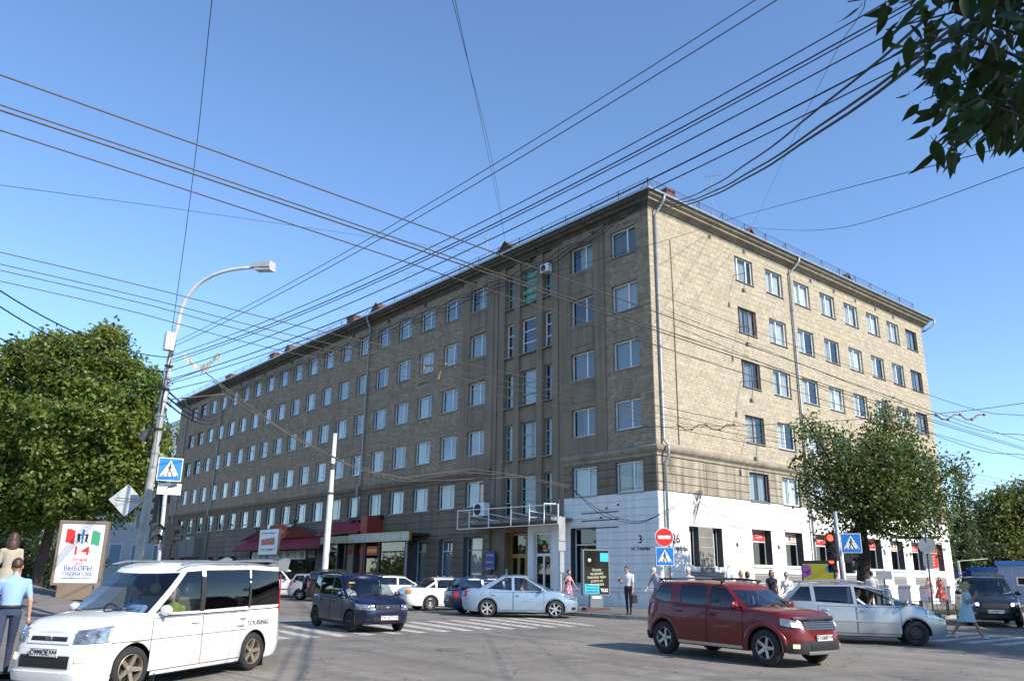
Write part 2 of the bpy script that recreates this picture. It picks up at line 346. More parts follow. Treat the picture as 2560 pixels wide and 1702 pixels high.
M_RUST_R = mat('rustication_stained', (.33, .29, .22), .92, var=.22, vscale=.6, streak=.5, bump=.2, bscale=18)
M_WHITE = mat('white_wall_paint', (.82, .81, .79), .8, var=.06, vscale=1.3, streak=.1, bump=.2, bscale=14, dirt=((.55, .52, .48), 2.2, .66))
M_GROOVE = mat('joint_dark', (.12, .11, .1), .95)  # dark colour of the joints between the stone courses
M_GROOVEW = mat('joint_white', (.55, .54, .52), .95, var=.2, vscale=3)
M_GPANEL = mat('grey_panel_paint', (.2, .19, .175), .85, var=.1, vscale=2)
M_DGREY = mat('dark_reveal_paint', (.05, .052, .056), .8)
M_BLUEG = mat('blue_grey_plinth', (.085, .1, .135), .8, var=.15, vscale=2)
M_PVC = mat('white_window_plastic', (.78, .78, .77), .35, var=.04, vscale=3)
M_PVCo = mat('old_green_frame', (.32, .4, .38), .6, var=.15, vscale=5)
M_BROWN = mat('brown_wood_frame', (.17, .11, .075), .6, var=.2, vscale=6)
M_DARKF = mat('dark_old_frame', (.1, .095, .09), .6, var=.2, vscale=6)
M_SILL = mat('tin_sill', (.3, .3, .3), .5, .5, var=.15, vscale=4)
M_CURT = mat('pale_curtain', (.46, .48, .46), .9, obr=.3)
M_CURTW = mat('white_curtain', (.68, .68, .64), .9, obr=.2); M_CURTB = mat('cream_curtain', (.5, .45, .34), .9, obr=.2); M_CURTG = mat('grey_blue_curtain', (.3, .35, .4), .9, obr=.2); M_CURTD = mat('dim_curtain', (.2, .19, .17), .9, obr=.3)
M_CURTP = mat('pink_curtain', (.6, .25, .2), .9, obr=.1)
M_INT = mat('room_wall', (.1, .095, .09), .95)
M_GL = glass('window_glass', (.82, .87, .88), 2.2)
M_GLD = glass('shop_glass', (.25, .28, .28), 1.6)
M_ZINC = mat('zinc_sheet', (.34, .36, .39), .45, .6, var=.18, vscale=3)
M_PIPE = mat('grey_downpipe', (.33, .35, .37), .5, .35, var=.2, vscale=4)
M_PIPEW = mat('pale_downpipe', (.5, .5, .49), .5, .2, var=.15, vscale=4)
M_RAIL = mat('dark_iron', (.05, .05, .055), .6, .3)
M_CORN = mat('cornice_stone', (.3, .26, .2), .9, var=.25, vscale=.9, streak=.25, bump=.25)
M_CORND = mat('soffit_dark', (.1, .09, .08), .95, var=.3, vscale=1.5)
M_BRICK = mat('red_chimney_brick', (.17, .06, .04), .9, var=.25, vscale=6)
B = thing('apartment_building', 'long five-storey-plus grey and cream block building with white painted corner', 'building')
OPL = []; OPR = []            # openings u0,u1,z0,z1,depth
ROWZ = {r: 18.234-(6-r)*3.17 for r in range(2, 7)}
WH = 1.53
colsL = {1: (.9, 2.72), 2: (4.07, 5.89)}
for c in range(3, 22): ul = 15.49+3.008*(c-3); colsL[c] = (ul-1.82, ul)
colsR = {k: (y, y+1.81) for k, y in zip('ABCDEFGH', (7.6, 10.76, 13.89, 17.01, 20.07, 23.14, 26.14, 29.05))}
STAIR_U = [(7.53, 8.33), (8.93, 10.42), (11.05, 11.87)]
STAIR_Z = [(17.5, 19.8), (14.36, 16.6), (11.2, 13.36), (8.02, 10.2), (4.85, 7.1)]
winL = [(c, r, *colsL[c], ROWZ[r], ROWZ[r]+WH) for c in colsL for r in range(2, 7)]
winR = [(c, r, *colsR[c], ROWZ[r], ROWZ[r]+WH) for c in colsR for r in range(2, 7)]
OPL += [(w[2], w[3], w[4], w[5], .16) for w in winL]
OPR += [(w[2], w[3], w[4], w[5], .16) for w in winR]
OPS = [(u0, u1, z0, z1, .3) for (u0, u1) in STAIR_U for (z0, z1) in STAIR_Z]
gwR = [(2.2, 2.95, 2.05, 3.95), (4.1, 4.85, 2.05, 3.95)]+[(y, y+1.75, 2.15, 4.05) for y in (7.5, 10.62, 13.75, 16.8, 19.8, 22.77, 25.74, 28.7)]
OPGR = [(*g_, .4) for g_ in gwR]
gwL = [(4.2, 6.05, 1.14, 3.94)]
gwL2 = [(13.64, 15.53, 1.0, 3.75), (16.7, 18.2, 1.0, 3.7), (19.6, 21.1, 1.0, 3.7)]
gwL3 = [(u, u+1.5, 1.4, 3.0) for u in (51.5, 54.5, 57.5, 66, 69)]
DOORS = [(7.6, 8.97, .12, 3.82), (9.5, 11.7, .12, 3.9)]
SHOP = [(22.3, 33.4, .12, 3.7), (35.2, 48.3, .12, 3.4)]
OPGL = [(*g_, .35) for g_ in gwL+gwL2+gwL3]+[(7.6, 8.97, .12, 3.82, .3), (9.5, 11.7, .12, 3.9, .8)]+[(*s_, .3) for s_ in SHOP]

def zone(name, fac, u0, u1, z0, z1, d, mt, ops, back=-.001, edge=True):
    b = MB(); ops = [o for o in ops if o[0] < u1 and o[1] > u0 and o[2] < z1 and o[3] > z0]
    us = sorted({u0, u1, *[min(max(o[i], u0), u1) for o in ops for i in (0, 1)]}); zs = sorted({z0, z1, *[min(max(o[i], z0), z1) for o in ops for i in (2, 3)]})
    for j in range(len(zs)-1):
        i = 0
        while i < len(us)-1:
            inside = lambda i: any(o[0] < (us[i]+us[i+1])/2 < o[1] and o[2] < (zs[j]+zs[j+1])/2 < o[3] for o in ops)
            if inside(i): i += 1; continue
            k = i
            while k+1 < len(us)-1 and not inside(k+1): k += 1
            b.quad(fac(us[i], zs[j], d), fac(us[k+1], zs[j], d), fac(us[k+1], zs[j+1], d), fac(us[i], zs[j+1], d)); i = k+1
    for o in ops:
        a, c, e, g_, dp = o; a = max(a, u0); c = min(c, u1); e = max(e, z0); g_ = min(g_, z1)
        for (p, q) in (((a, e), (a, g_)), ((a, g_), (c, g_)), ((c, g_), (c, e)), ((c, e), (a, e))):
            b.quad(fac(*p, d), fac(*q, d), fac(*q, -dp), fac(*p, -dp))
    if edge and abs(d) > .004:
        for (p, q) in (((u0, z0), (u0, z1)), ((u0, z1), (u1, z1)), ((u1, z1), (u1, z0)), ((u1, z0), (u0, z0))):
            b.quad(fac(*p, d), fac(*q, d), fac(*q, back), fac(*p, back))
    return b.obj(name, mt, B)
# brickwork backing, plaster bays, rusticated storeys, painted corner
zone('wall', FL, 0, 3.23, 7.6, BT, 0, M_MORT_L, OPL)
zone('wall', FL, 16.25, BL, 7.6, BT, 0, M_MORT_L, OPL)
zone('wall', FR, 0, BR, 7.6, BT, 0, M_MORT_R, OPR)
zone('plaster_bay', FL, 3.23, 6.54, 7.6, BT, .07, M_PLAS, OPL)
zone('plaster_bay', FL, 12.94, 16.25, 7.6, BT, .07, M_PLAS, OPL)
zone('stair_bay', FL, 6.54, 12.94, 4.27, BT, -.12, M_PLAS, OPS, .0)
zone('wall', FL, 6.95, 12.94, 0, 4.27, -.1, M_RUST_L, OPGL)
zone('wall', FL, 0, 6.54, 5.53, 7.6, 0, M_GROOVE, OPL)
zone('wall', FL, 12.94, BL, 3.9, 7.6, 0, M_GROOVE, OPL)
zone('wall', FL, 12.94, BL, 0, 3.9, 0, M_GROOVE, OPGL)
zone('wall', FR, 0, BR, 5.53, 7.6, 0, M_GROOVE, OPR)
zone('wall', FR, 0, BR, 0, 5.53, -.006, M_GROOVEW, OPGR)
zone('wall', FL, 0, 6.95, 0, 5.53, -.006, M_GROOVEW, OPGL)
# pilasters of the stair bay
for u0, u1, dd in ((6.54, 6.9, .02), (6.98, 7.53, .0), (8.38, 8.88, .0), (10.47, 11.0, 0.), (11.92, 12.5, .0), (12.56, 12.94, .03)):
    b = MB(); b.add([FL(u, z, d) for u in (u0, u1) for z in (4.3, BT-.02) for d in (-.121, dd)], [(0, 1, 3, 2), (4, 6, 7, 5), (0, 4, 5, 1), (2, 3, 7, 6), (1, 5, 7, 3), (0, 2, 6, 4)]); b.obj('pilaster', M_PLAS, B)
for u in (6.94, 12.53): b = MB(); b.tube([FL(u, 4.3, -.02), FL(u, BT, -.02)], .03, 6); b.obj('drain_channel', M_DGREY, B)
# inset panels below the bay windows
for c in (2, 3):
    u0, u1 = colsL[c]
    for r in range(3, 7):
        z1 = ROWZ[r]-.2; z0 = z1-1.1
        if z0 < 7.8: continue
        b = MB()
        for a0, a1, c0, c1 in ((u0, u1, z1-.05, z1), (u0, u1, z0, z0+.05), (u0, u0+.05, z0+.05, z1-.05), (u1-.05, u1, z0+.05, z1-.05)):
            b.add([FL(u, z, d) for u in (a0, a1) for z in (c0, c1) for d in (.07, .1)], [(1, 3, 7, 5), (0, 1, 5, 4), (2, 6, 7, 3), (0, 2, 3, 1), (4, 5, 7, 6)])
        b.obj('panel_moulding', M_PLAS, B)
# ---- pieces: blocks and stone courses
def cut_rows(u0, u1, z0, z1, h, wmin, wmax, gap, ops, stagger, thin=None):
    out = []; n = max(1, int(round((z1-z0)/h))); h = (z1-z0)/n
    for j in range(n):
        za, zb = z0+j*h+gap/2, z0+(j+1)*h-gap/2
        if thin is not None: za, zb = (zb-.062, zb) if thin else (za, zb-.062-gap)
        hit = sorted([o for o in ops if o[0] < u1 and o[1] > u0 and o[2] < zb-.005 and o[3] > za+.005])
        cur = u0; free = []
        for o in hit:
            if o[0] > cur: free.append((cur, o[0]))
            cur = max(cur, o[1])
            for (p, q) in ((za, o[2]), (o[3], zb)):
                if q-p > .02: out.append((max(o[0], u0)+gap/2, min(o[1], u1)-gap/2, p, q, -1))
        if cur < u1: free.append((cur, u1))
        for (a, c) in free:
            if stagger:
                w0 = wmax; k0 = math.floor(a/w0)
                e = [a]+[x for x in [(k+(.5 if j % 2 else 0)+random.uniform(-.04, .04))*w0 for k in range(k0, int(c/w0)+2)] if a+.1 < x < c-.1]+[c]
            else:
                m = max(1, int(math.ceil((c-a)/wmax))); e = [a+(c-a)*k/m for k in range(m+1)]
            for k in range(len(e)-1):
                vg = gap*.25 if stagger else gap/2
                if e[k+1]-e[k] > .03: out.append((e[k]+vg, e[k+1]-vg, za, zb, j))
    return out
_bmesh = {}
def piece_mesh(w, h, d, mt, rz):
    key = (round(w/.03), round(h/.02), d, mt.name, rz)
    if key not in _bmesh:
        c = .006; b = MB()
        b.add([(0, 0, 0), (w, 0, 0), (w, 0, h), (0, 0, h), (c, -d, c), (w-c, -d, c), (w-c, -d, h-c), (c, -d, h-c)], [(4, 5, 6, 7), (0, 1, 5, 4), (1, 2, 6, 5), (2, 3, 7, 6), (3, 0, 4, 7)])
        me = bpy.data.meshes.new('piece'); me.from_pydata(b.v, [], b.f); me.materials.append(mt); _bmesh[key] = me
    return _bmesh[key]
def pieces(name, rest, lists, nmax):
    """lists: (fac, rz, rects, depth, mat_single, mat_joined, base)"""
    allp = []
    for fac, rz, rects, d, ms, mj, base in lists:
        nrm = np.array(fac(0, 0, 1))-np.array(fac(0, 0, 0))
        for r in rects:
            c = np.array(fac((r[0]+r[1])/2, (r[2]+r[3])/2, 0)); v = CAM-c; ds = np.linalg.norm(v)
            allp.append(((r[1]-r[0])*(r[3]-r[2])*abs(v@nrm)/ds**3, fac, rz, r, d, ms, mj, base))
    allp.sort(key=lambda t: -t[0])
    for _, fac, rz, r, d, ms, mj, base in allp[:nmax]:
        u = r[1] if fac is FL else r[0]
        inst(piece_mesh(r[1]-r[0], r[3]-r[2], d+random.uniform(-.002, .002), ms, rz), B, fac(u, r[2], base), rz, name)
    by = {}
    for t in allp[nmax:]: by.setdefault((t[6].name), []).append(t)
    k = 0; b = MB(); ml = []
    for mn, ts in by.items():
        ml.append(MATS[mn]); b.mi = len(ml)-1
        for _, fac, rz, r, d, ms, mj, base in ts:
            d2 = base+d+random.uniform(-.003, .003); c = .006
            b.add([fac(r[0], r[2], base), fac(r[1], r[2], base), fac(r[1], r[3], base), fac(r[0], r[3], base), fac(r[0]+c, r[2]+c, d2), fac(r[1]-c, r[2]+c, d2), fac(r[1]-c, r[3]-c, d2), fac(r[0]+c, r[3]-c, d2)],
                  [(4, 5, 6, 7), (0, 1, 5, 4), (1, 2, 6, 5), (2, 3, 7, 6), (3, 0, 4, 7)])
    if b.f: kind(b.obj(rest, ml, B), 'stuff')
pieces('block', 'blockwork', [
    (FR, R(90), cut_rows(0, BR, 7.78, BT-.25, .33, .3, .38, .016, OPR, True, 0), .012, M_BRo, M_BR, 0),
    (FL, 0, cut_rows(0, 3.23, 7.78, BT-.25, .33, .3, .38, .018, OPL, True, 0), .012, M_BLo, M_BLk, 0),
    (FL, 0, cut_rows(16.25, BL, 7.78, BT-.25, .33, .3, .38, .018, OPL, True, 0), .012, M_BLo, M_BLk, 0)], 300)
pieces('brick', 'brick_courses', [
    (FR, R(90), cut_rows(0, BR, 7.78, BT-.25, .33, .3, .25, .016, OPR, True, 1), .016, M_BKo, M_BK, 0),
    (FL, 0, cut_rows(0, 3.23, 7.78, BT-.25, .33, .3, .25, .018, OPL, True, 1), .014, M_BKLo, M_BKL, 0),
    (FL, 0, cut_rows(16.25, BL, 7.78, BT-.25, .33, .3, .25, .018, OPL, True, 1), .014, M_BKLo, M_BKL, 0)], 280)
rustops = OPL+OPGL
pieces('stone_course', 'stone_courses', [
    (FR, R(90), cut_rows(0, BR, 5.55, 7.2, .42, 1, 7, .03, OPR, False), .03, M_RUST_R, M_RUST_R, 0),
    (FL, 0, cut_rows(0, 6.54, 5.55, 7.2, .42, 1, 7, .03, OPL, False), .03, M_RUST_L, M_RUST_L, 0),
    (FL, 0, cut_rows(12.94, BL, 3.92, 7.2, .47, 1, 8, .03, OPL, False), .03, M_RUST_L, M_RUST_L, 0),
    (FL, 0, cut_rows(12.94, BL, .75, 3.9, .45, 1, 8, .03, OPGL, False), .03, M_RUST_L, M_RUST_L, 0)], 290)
grayop = [(a, c, 0, z0-.001, 0) for a, c, z0, z1 in gwR[2:]]+[(2.2, 4.85, 0, 3.97, 0)]
pieces('white_course', 'white_courses', [
    (FR, R(90), cut_rows(0, BR, 1.32, 5.52, .47, 1, 6, .025, OPGR+grayop, False), .022, M_WHITE, M_WHITE, -.006),
    (FL, 0, cut_rows(0, 6.95, 1.0, 5.52, .376, 1, 7, .022, OPGL, False), .022, M_WHITE, M_WHITE, -.006)], 290)
pieces('grey_panel', 'grey_panels', [
    (FR, R(90), [r for a, c, z0, z1 in gwR[2:] for r in cut_rows(a, c, 1.32, z0-.06, .42, 1, 6, .025, [], False)]+cut_rows(2.98, 4.08, 2.05, 3.95, .47, 1, 3, .025, [], False)+cut_rows(2.2, 4.85, 1.32, 2.03, .36, 1, 3, .02, [], False), .018, M_GPANEL, M_GPANEL, -.006)], 200)
# plinth with ledge
def run(name, fac, prof, u0, u1, mt, ext=True):
    b = MB(); n = len(prof)
    b.grid([[fac(u, z, d) for (d, z) in prof] for u in (u0, u1)])
    b.add([fac(u0, z, d) for d, z in prof], [tuple(range(n))]); b.add([fac(u1, z, d) for d, z in prof], [tuple(range(n))])
    return b.obj(name, mt, B)
pl = lambda z: [(0, 0), (.16, 0), (.16, z-.16), (.22, z-.12), (.22, z), (0, z+.03)]
run('plinth', FL, pl(.95), 0.0, 6.95, M_WHITE)
e = 0
for a, c, z0, z1 in [(2.2, 4.85, 0, 0)]+gwR[2:]:
    run('plinth', FR, pl(1.28), e, a, M_WHITE); run('plinth_panel', FR, [(0, 0), (.13, 0), (.13, 1.1), (.19, 1.14), (.19, 1.26), (0, 1.3)], a, c, M_BLUEG if a > 15 else M_GPANEL); e = c
run('plinth', FR, pl(1.28), e, BR, M_WHITE)
run('plinth', FL, [(0, 0), (.1, 0), (.1, .7), (0, .74)], 12.95, 22.3, M_BLUEG); run('plinth', FL, [(0, 0), (.1, 0), (.1, .7), (0, .74)], 48.4, BL, M_BLUEG)
# string course above second storey and main cornice (mitred round the corner)
def sweep(name, prof, mt, uL0, uL1, r1, smooth=False):
    b = MB(); n = len(prof); rows = []
    if r1 is not None: rows.append([(d, r1, z) for d, z in prof])
    if uL0 <= 0: rows.append([(d, -d, z) for d, z in prof])
    else: rows.append([(-uL0, -d, z) for d, z in prof])
    rows.append([(-uL1, -d, z) for d, z in prof])
    b.grid(rows); b.add(rows[0], [tuple(range(n))]); b.add(rows[-1], [tuple(range(n))])
    return b.obj(name, mt, B)
sc = [(0, 7.2), (.06, 7.24), (.06, 7.36), (.12, 7.42), (.2, 7.5), (.24, 7.6), (.24, 7.68), (0, 7.78)]
sweep('string_course', sc, M_CORN, 0, 6.54, BR); sweep('string_course', [(d, z) for d, z in sc], M_RUST_L, 12.94, BL, None)
mc = [(0, BT-.27), (.05, BT-.25), (.05, BT-.12), (.12, BT-.1), (.18, BT+.02), (.42, BT+.06), (.45, BT+.18), (.6, BT+.24), (.66, BT+.34), (.66, BT+.38), (-.4, BT+.42)]
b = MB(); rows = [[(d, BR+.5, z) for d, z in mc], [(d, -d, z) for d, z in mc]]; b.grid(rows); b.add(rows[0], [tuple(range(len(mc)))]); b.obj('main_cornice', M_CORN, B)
b = MB(); rows = [[(d, -d, z) for d, z in mc], [(-BL, -d, z) for d, z in mc]]; b.grid(rows); b.add(rows[1], [tuple(range(len(mc)))]); b.obj('main_cornice', mat('dark_cornice', (.11, .095, .078), .95, var=.35, vscale=.9, streak=.3, bump=.3), B)  # left wing's cornice, in a darker colour than the right wing's
sweep('eaves_sheet', [(-.3, BT+.43), (.78, BT+.4), (.8, BT+.5), (.72, BT+.52), (-.3, BT+.62)], M_ZINC, 0, BL+.6, BR+.9)
b = MB(); RH = BT+2.4                 # hipped low roof, both wings
q = lambda u, z, d: FL(u, z, d); W2 = 12.0
b.add([(.7, -.7, BT+.55), (-BL-.6, -.7, BT+.55), (-BL+4, W2/2, RH), (-W2/2, W2/2, RH), (.7, BR+.8, BT+.55), (-W2/2, BR-4, RH), (-W2, BR+.8, BT+.55), (-W2, W2, BT+.55), (-BL-.6, W2, BT+.55)],
      [(0, 1, 2, 3), (0, 3, 5, 4), (4, 5, 6), (5, 3, 7, 6), (3, 2, 8, 7), (1, 8, 2)])
b.obj('roof', mat('roof_sheet', (.22, .2, .19), .6, .3, var=.3, vscale=1.5), B)
b = MB()                             # rear and end walls
b.quad((-BL, 0, 0), (-BL, W2, 0), (-BL, W2, BT+.4), (-BL, 0, BT+.4)); b.quad((-BL, W2, 0), (-W2, W2, 0), (-W2, W2, BT+.4), (-BL, W2, BT+.4))
b.quad((-W2, W2, 0), (-W2, BR, 0), (-W2, BR, BT+.4), (-W2, W2, BT+.4)); b.quad((-W2, BR, 0), (0, BR, 0), (0, BR, BT+.4), (-W2, BR, BT+.4))
b.obj('rear_wall', M_MORT_L, B)
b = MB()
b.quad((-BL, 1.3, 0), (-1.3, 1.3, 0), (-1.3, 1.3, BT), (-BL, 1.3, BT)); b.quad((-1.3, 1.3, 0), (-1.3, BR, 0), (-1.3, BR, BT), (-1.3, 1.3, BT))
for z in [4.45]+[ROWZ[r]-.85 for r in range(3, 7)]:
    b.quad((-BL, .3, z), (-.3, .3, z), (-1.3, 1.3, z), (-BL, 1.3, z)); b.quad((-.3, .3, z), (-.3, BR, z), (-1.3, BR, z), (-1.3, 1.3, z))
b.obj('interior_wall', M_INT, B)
# air vents beneath the cornice
for u in (4.0, 9.5, 15, 21, 26, 31.5, 37, 43, 49, 55, 61): MB().box(-u-.12, -u+.12, -.09, .05, BT-.5, BT-.28).obj('vent', M_DGREY, B)
for u in (5.3, 8.6, 16, 18.9, 21.8, 24.6, 27.3): MB().box(-.05, .03, u-.12, u+.12, BT-.5, BT-.28).obj('vent', M_DGREY, B)
# ---- windows
def frame_mesh(w, h, fw, mull, trans, dp=.07):
    b = MB(); b.box(0, fw, 0, dp, 0, h); b.box(w-fw, w, 0, dp, 0, h); b.box(fw, w-fw, 0, dp, 0, fw); b.box(fw, w-fw, 0, dp, h-fw, h)
    for m in mull: b.box(m*w-.045, m*w+.045, .004, dp-.004, fw, h-fw)
    for t in trans:
        e = [fw]+[x for m in mull for x in (m*w-.045, m*w+.045)]+[w-fw]
        for i in range(0, len(e), 2): b.box(e[i], e[i+1], .006, dp-.006, t*h-.03, t*h+.03)
    return b
_wc = {}
def shared(key, fn, mt, name):
    if key not in _wc:
        b = fn(); me = bpy.data.meshes.new(name); me.from_pydata(b.v, [], b.f); me.materials.append(mt); _wc[key] = me
    return _wc[key]
def curtain_mesh(w, h, ph):
    b = MB(); n = 30
    b.grid([[(w*i/n, .03*math.sin(i*1.9+ph)+.015*math.sin(i*.7), z) for i in range(n+1)] for z in (0, h)]); return b
def window(fac, u0, u1, z0, z1, dp, fm=None, mull=(.6,), trans=(), fw=.075, curt='', gl=None, sill=True, sillm=None, name='window'):
    fm = fm or M_PVC; w, h = u1-u0, z1-z0; rz = 0 if fac is FL else R(90)
    o = inst(shared(('f', round(w, 2), round(h, 2), fm.name, mull, trans, fw), lambda: frame_mesh(w, h, fw, mull, trans), fm, 'frame'), B, fac(u1 if fac is FL else u0, z0, -dp), rz, name)
    xs = [fw]+[x for m in mull for x in (m*w-.045, m*w+.045)]+[w-fw]; zs = [fw]+[x for t in trans for x in (t*h-.03, t*h+.03)]+[h-fw]
    for i in range(0, len(xs), 2):
        for j in range(0, len(zs), 2):
            pw, ph = xs[i+1]-xs[i], zs[j+1]-zs[j]
            p = inst(shared(('p', round(pw, 2), round(ph, 2), (gl or M_GL).name), lambda: MB().quad((0, 0, 0), (pw, 0, 0), (pw, 0, ph), (0, 0, ph)), gl or M_GL, 'pane'), o, (xs[i], .03, zs[j]), None, 'pane')
            p.rotation_euler = (random.uniform(-.006, .006), 0, random.uniform(-.008, .008))
    if sill: inst(shared(('s', round(w, 2), (sillm or M_SILL).name), lambda: MB().add([(-.04, .02, .03), (w+.04, .02, .03), (w+.04, -dp-.09, -.02), (-.04, -dp-.09, -.02), (-.04, -dp-.09, -.05), (w+.04, -dp-.09, -.05)], [(0, 1, 2, 3), (3, 2, 5, 4)]), sillm or M_SILL, 'sill'), o, (0, 0, 0), None, 'sill')
    if curt is not None:
        m = M_CURTP if curt == 'p' else (M_CURTW if curt == 'R' else random.choice([M_CURT, M_CURT, M_CURT, M_CURTB, M_CURTG, M_CURTD]))
        if curt == '' and random.random() < .12: return o
        kinds = [(0, 1)] if curt == 'f' else random.choice([[(0, 1)], [(0, 1)], [(0, .42), (.6, 1)], [(0, .62)], [(.3, 1)], [(0, .8)]])
        for (a, c) in kinds:
            cw = round((c-a)*w, 1)
            ck = random.randint(0, 3)
            inst(shared(('c', cw, round(h, 1), ck, m.name), lambda: curtain_mesh(cw, h-.1, ck), m, 'curtain'), o, (a*w, .16+random.uniform(0, .05), .04), None, 'curtain')
    return o
for c, r, u0, u1, z0, z1 in winL:
    fm, mull, tr = M_PVC, (.62,), ()
    if c >= 20 and r >= 4: fm, mull, tr = M_DARKF, (.5,), (.7,)
    elif c >= 19 and r == 3: tr = (.68,)
    elif c == 21: fm = M_DARKF
    o = window(FL, u0, u1, z0, z1, .13, fm, mull, tr, curt='p' if (r == 3 and c in (13, 14, 15)) else '')
    if (c, r) in ((3, 6), (1, 2), (7, 5), (9, 4), (12, 5), (5, 3)):
        sh = inst(shared(('tiltL',), lambda: frame_mesh(.62, 1.36, .055, (), ()), M_PVC, 'sash'), o, (1.16, .06, .08), None, 'open_sash'); sh.rotation_euler = (-.1, 0, 0)
for c, r, u0, u1, z0, z1 in winR:
    fm, mull, tr = M_PVC, (.47,), ()
    if c == 'A' and r in (4, 5): fm, mull = M_BROWN, (.2, .66)
    if c == 'A' and r in (2, 3): fm, mull = M_DARKF, (.5,)
    if c == 'H': fm, mull = M_DARKF, (.55,)
    if c == 'A' and r == 6: mull = (.22, .7)
    o = window(FR, u0, u1, z0, z1, .11, fm, mull, tr, curt='R' if c not in 'AH' else '')
    if (c, r) in (('C', 6), ('D', 4), ('E', 4), ('F', 3), ('B', 5)):
        sh = inst(shared(('tilt',), lambda: frame_mesh(.92, 1.36, .06, (), ()), M_PVC, 'sash'), o, (.9, .06, .08), None, 'open_sash'); sh.rotation_euler = (-.1, 0, 0)
for i, (u0, u1) in enumerate(STAIR_U):
    for j, (z0, z1) in enumerate(STAIR_Z):
        window(FL, u0, u1, z0, z1, .28, M_PVC if j == 1 else M_PVCo, (), (.33, .66), .09 if j == 1 else .06, curt=None if j in (1, 4) else '', sill=j != 4)
for i, (u0, u1, z0, z1) in enumerate(gwR):
    if i < 2: o = window(FR, u0, u1-.02, z0, z1, .3, M_PVC, (), (), .05, curt=None, gl=M_GLD, sill=False); continue
    o = window(FR, u0, u1-.02, z0, z1, .36, M_PVC, (), (.68,), .07, curt=None, gl=M_GLD, sill=True, sillm=M_PVC)
M_ROLLER = mat('dark_window_film', (.045, .045, .042), .25)
M_REDP = mat('red_poster', (.72, .035, .03), .5); M_WHP = mat('white_poster', (.78, .77, .75), .5); M_ORP = mat('orange_print', (.8, .32, .08), .5); M_BRP = mat('brown_print', (.22, .1, .05), .5)
SIGNS = ['Суши', '', 'Роллы', '', 'Темпура', '', 'Супы\nСалаты', 'МЕНЮ']
for k, (u0, u1, z0, z1) in enumerate(gwR[2:]):
    x = -.352; h = z1-z0
    pb = MB(); pb.box(x-.004, x, u0+.1, u1-.12, z0+.71*h, z1-.08); po = pb.obj('window_poster', M_WHP if k in (1, 5) else M_REDP, B)
    if k % 2 == 0 or k == 7:
        b = MB(); b.box(x+.002, x+.005, u0+.14, u0+.6, z0+.73*h, z1-.11); b.obj('poster_picture', mat('food_print', (.75, .5, .38), .5, var=.6, vscale=16), po)
        lettering(SIGNS[k], (x+.008, u0+1.12, z1-.33), (0, 1, 0), (0, 0, 1), .24, M_WHP, po, .6, .01)
    else:
        for q, cm in ((.1, M_ORP), (.75, M_BRP), (1.15, M_ORP)): MB().box(x+.002, x+.005, u0+.15+q, u0+.38+q, z0+.76*h, z1-.16).obj('poster_picture', cm, po)
        b = MB(); [b.box(x+.001, x+.004, *t) for t in ((u0+.1, u1-.12, z1-.11, z1-.085), (u0+.1, u1-.12, z0+.71*h, z0+.725*h))]; b.obj('poster_border', M_REDP, po)
    if k == 7:
        b = MB(); b.box(x-.02, x-.012, u0+.1, u1-.12, z0+.08, z0+.68*h); mp = b.obj('window_poster', M_REDP, B)
        for q in range(4): lettering(['Доставка', 'роллы', 'супы', 'салаты'][q], (x-.008, u0+.8, z0+1.1-q*.2), (0, 1, 0), (0, 0, 1), .14, M_WHP, mp, .7)
        MB().box(x-.011, x-.008, u0+.1, u1-.12, z0+.08, z0+.3).obj('poster_picture', mat('food_print', (.75, .5, .38)), mp)
    else: MB().box(x-.06, x-.05, u0+.1, u1-.12, z0+.08, z0+.68*h).obj('blind', M_ROLLER, B)
for a, c in ((2.2, 2.95), (4.1, 4.85)):
    MB().box(-.33, -.322, a+.05, c-.25, 2.1, 3.9).obj('window_poster', M_WHP, B)
    for q in range(3): MB().box(-.321, -.318, a+.09, a+.3, 2.2+q*.55, 2.35+q*.55).obj('poster_picture', M_REDP, B)
# dark painted reveals of ground-floor windows
def reveal(fac, u0, u1, z0, z1, d0, mt):
    b = MB()
    for (p, q) in (((u0+.004, z0+.004), (u0+.004, z1-.004)), ((u0+.004, z1-.004), (u1-.004, z1-.004)), ((u1-.004, z1-.004), (u1-.004, z0+.004))):
        b.quad(fac(*p, .012), fac(*q, .012), fac(*q, -d0), fac(*p, -d0))
    return b.obj('window_reveal', mt, B)
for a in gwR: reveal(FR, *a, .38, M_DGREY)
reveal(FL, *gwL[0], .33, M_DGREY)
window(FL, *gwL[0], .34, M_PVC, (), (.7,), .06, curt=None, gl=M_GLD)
for g_ in gwL2: reveal(FL, *g_, .33, M_BLUEG); window(FL, *g_, .3, M_PVCo if g_[0] < 14 else M_PVC, (), (.72,), .08, curt='')
for g_ in gwL3: window(FL, *g_, .3, M_PVCo, (.5,), (), .06, curt='')
# address lettering
M_INK = mat('black_lettering', (.02, .02, .02), .6)
lettering('3', (-1.2, -.03, 3.25), (1, 0, 0), (0, 0, 1), .54, M_INK, B, bold=.01, name='house_number'); lettering('ул. Ленина', (-1.2, -.03, 2.83), (1, 0, 0), (0, 0, 1), .24, M_INK, B, 1.2, name='street_name')
lettering('26', (.03, 1.15, 3.3), (0, 1, 0), (0, 0, 1), .62, M_INK, B, bold=.005, name='house_number'); lettering('ул. Советская', (.03, 1.25, 2.85), (0, 1, 0), (0, 0, 1), .28, M_INK, B, 1.5, name='street_name')
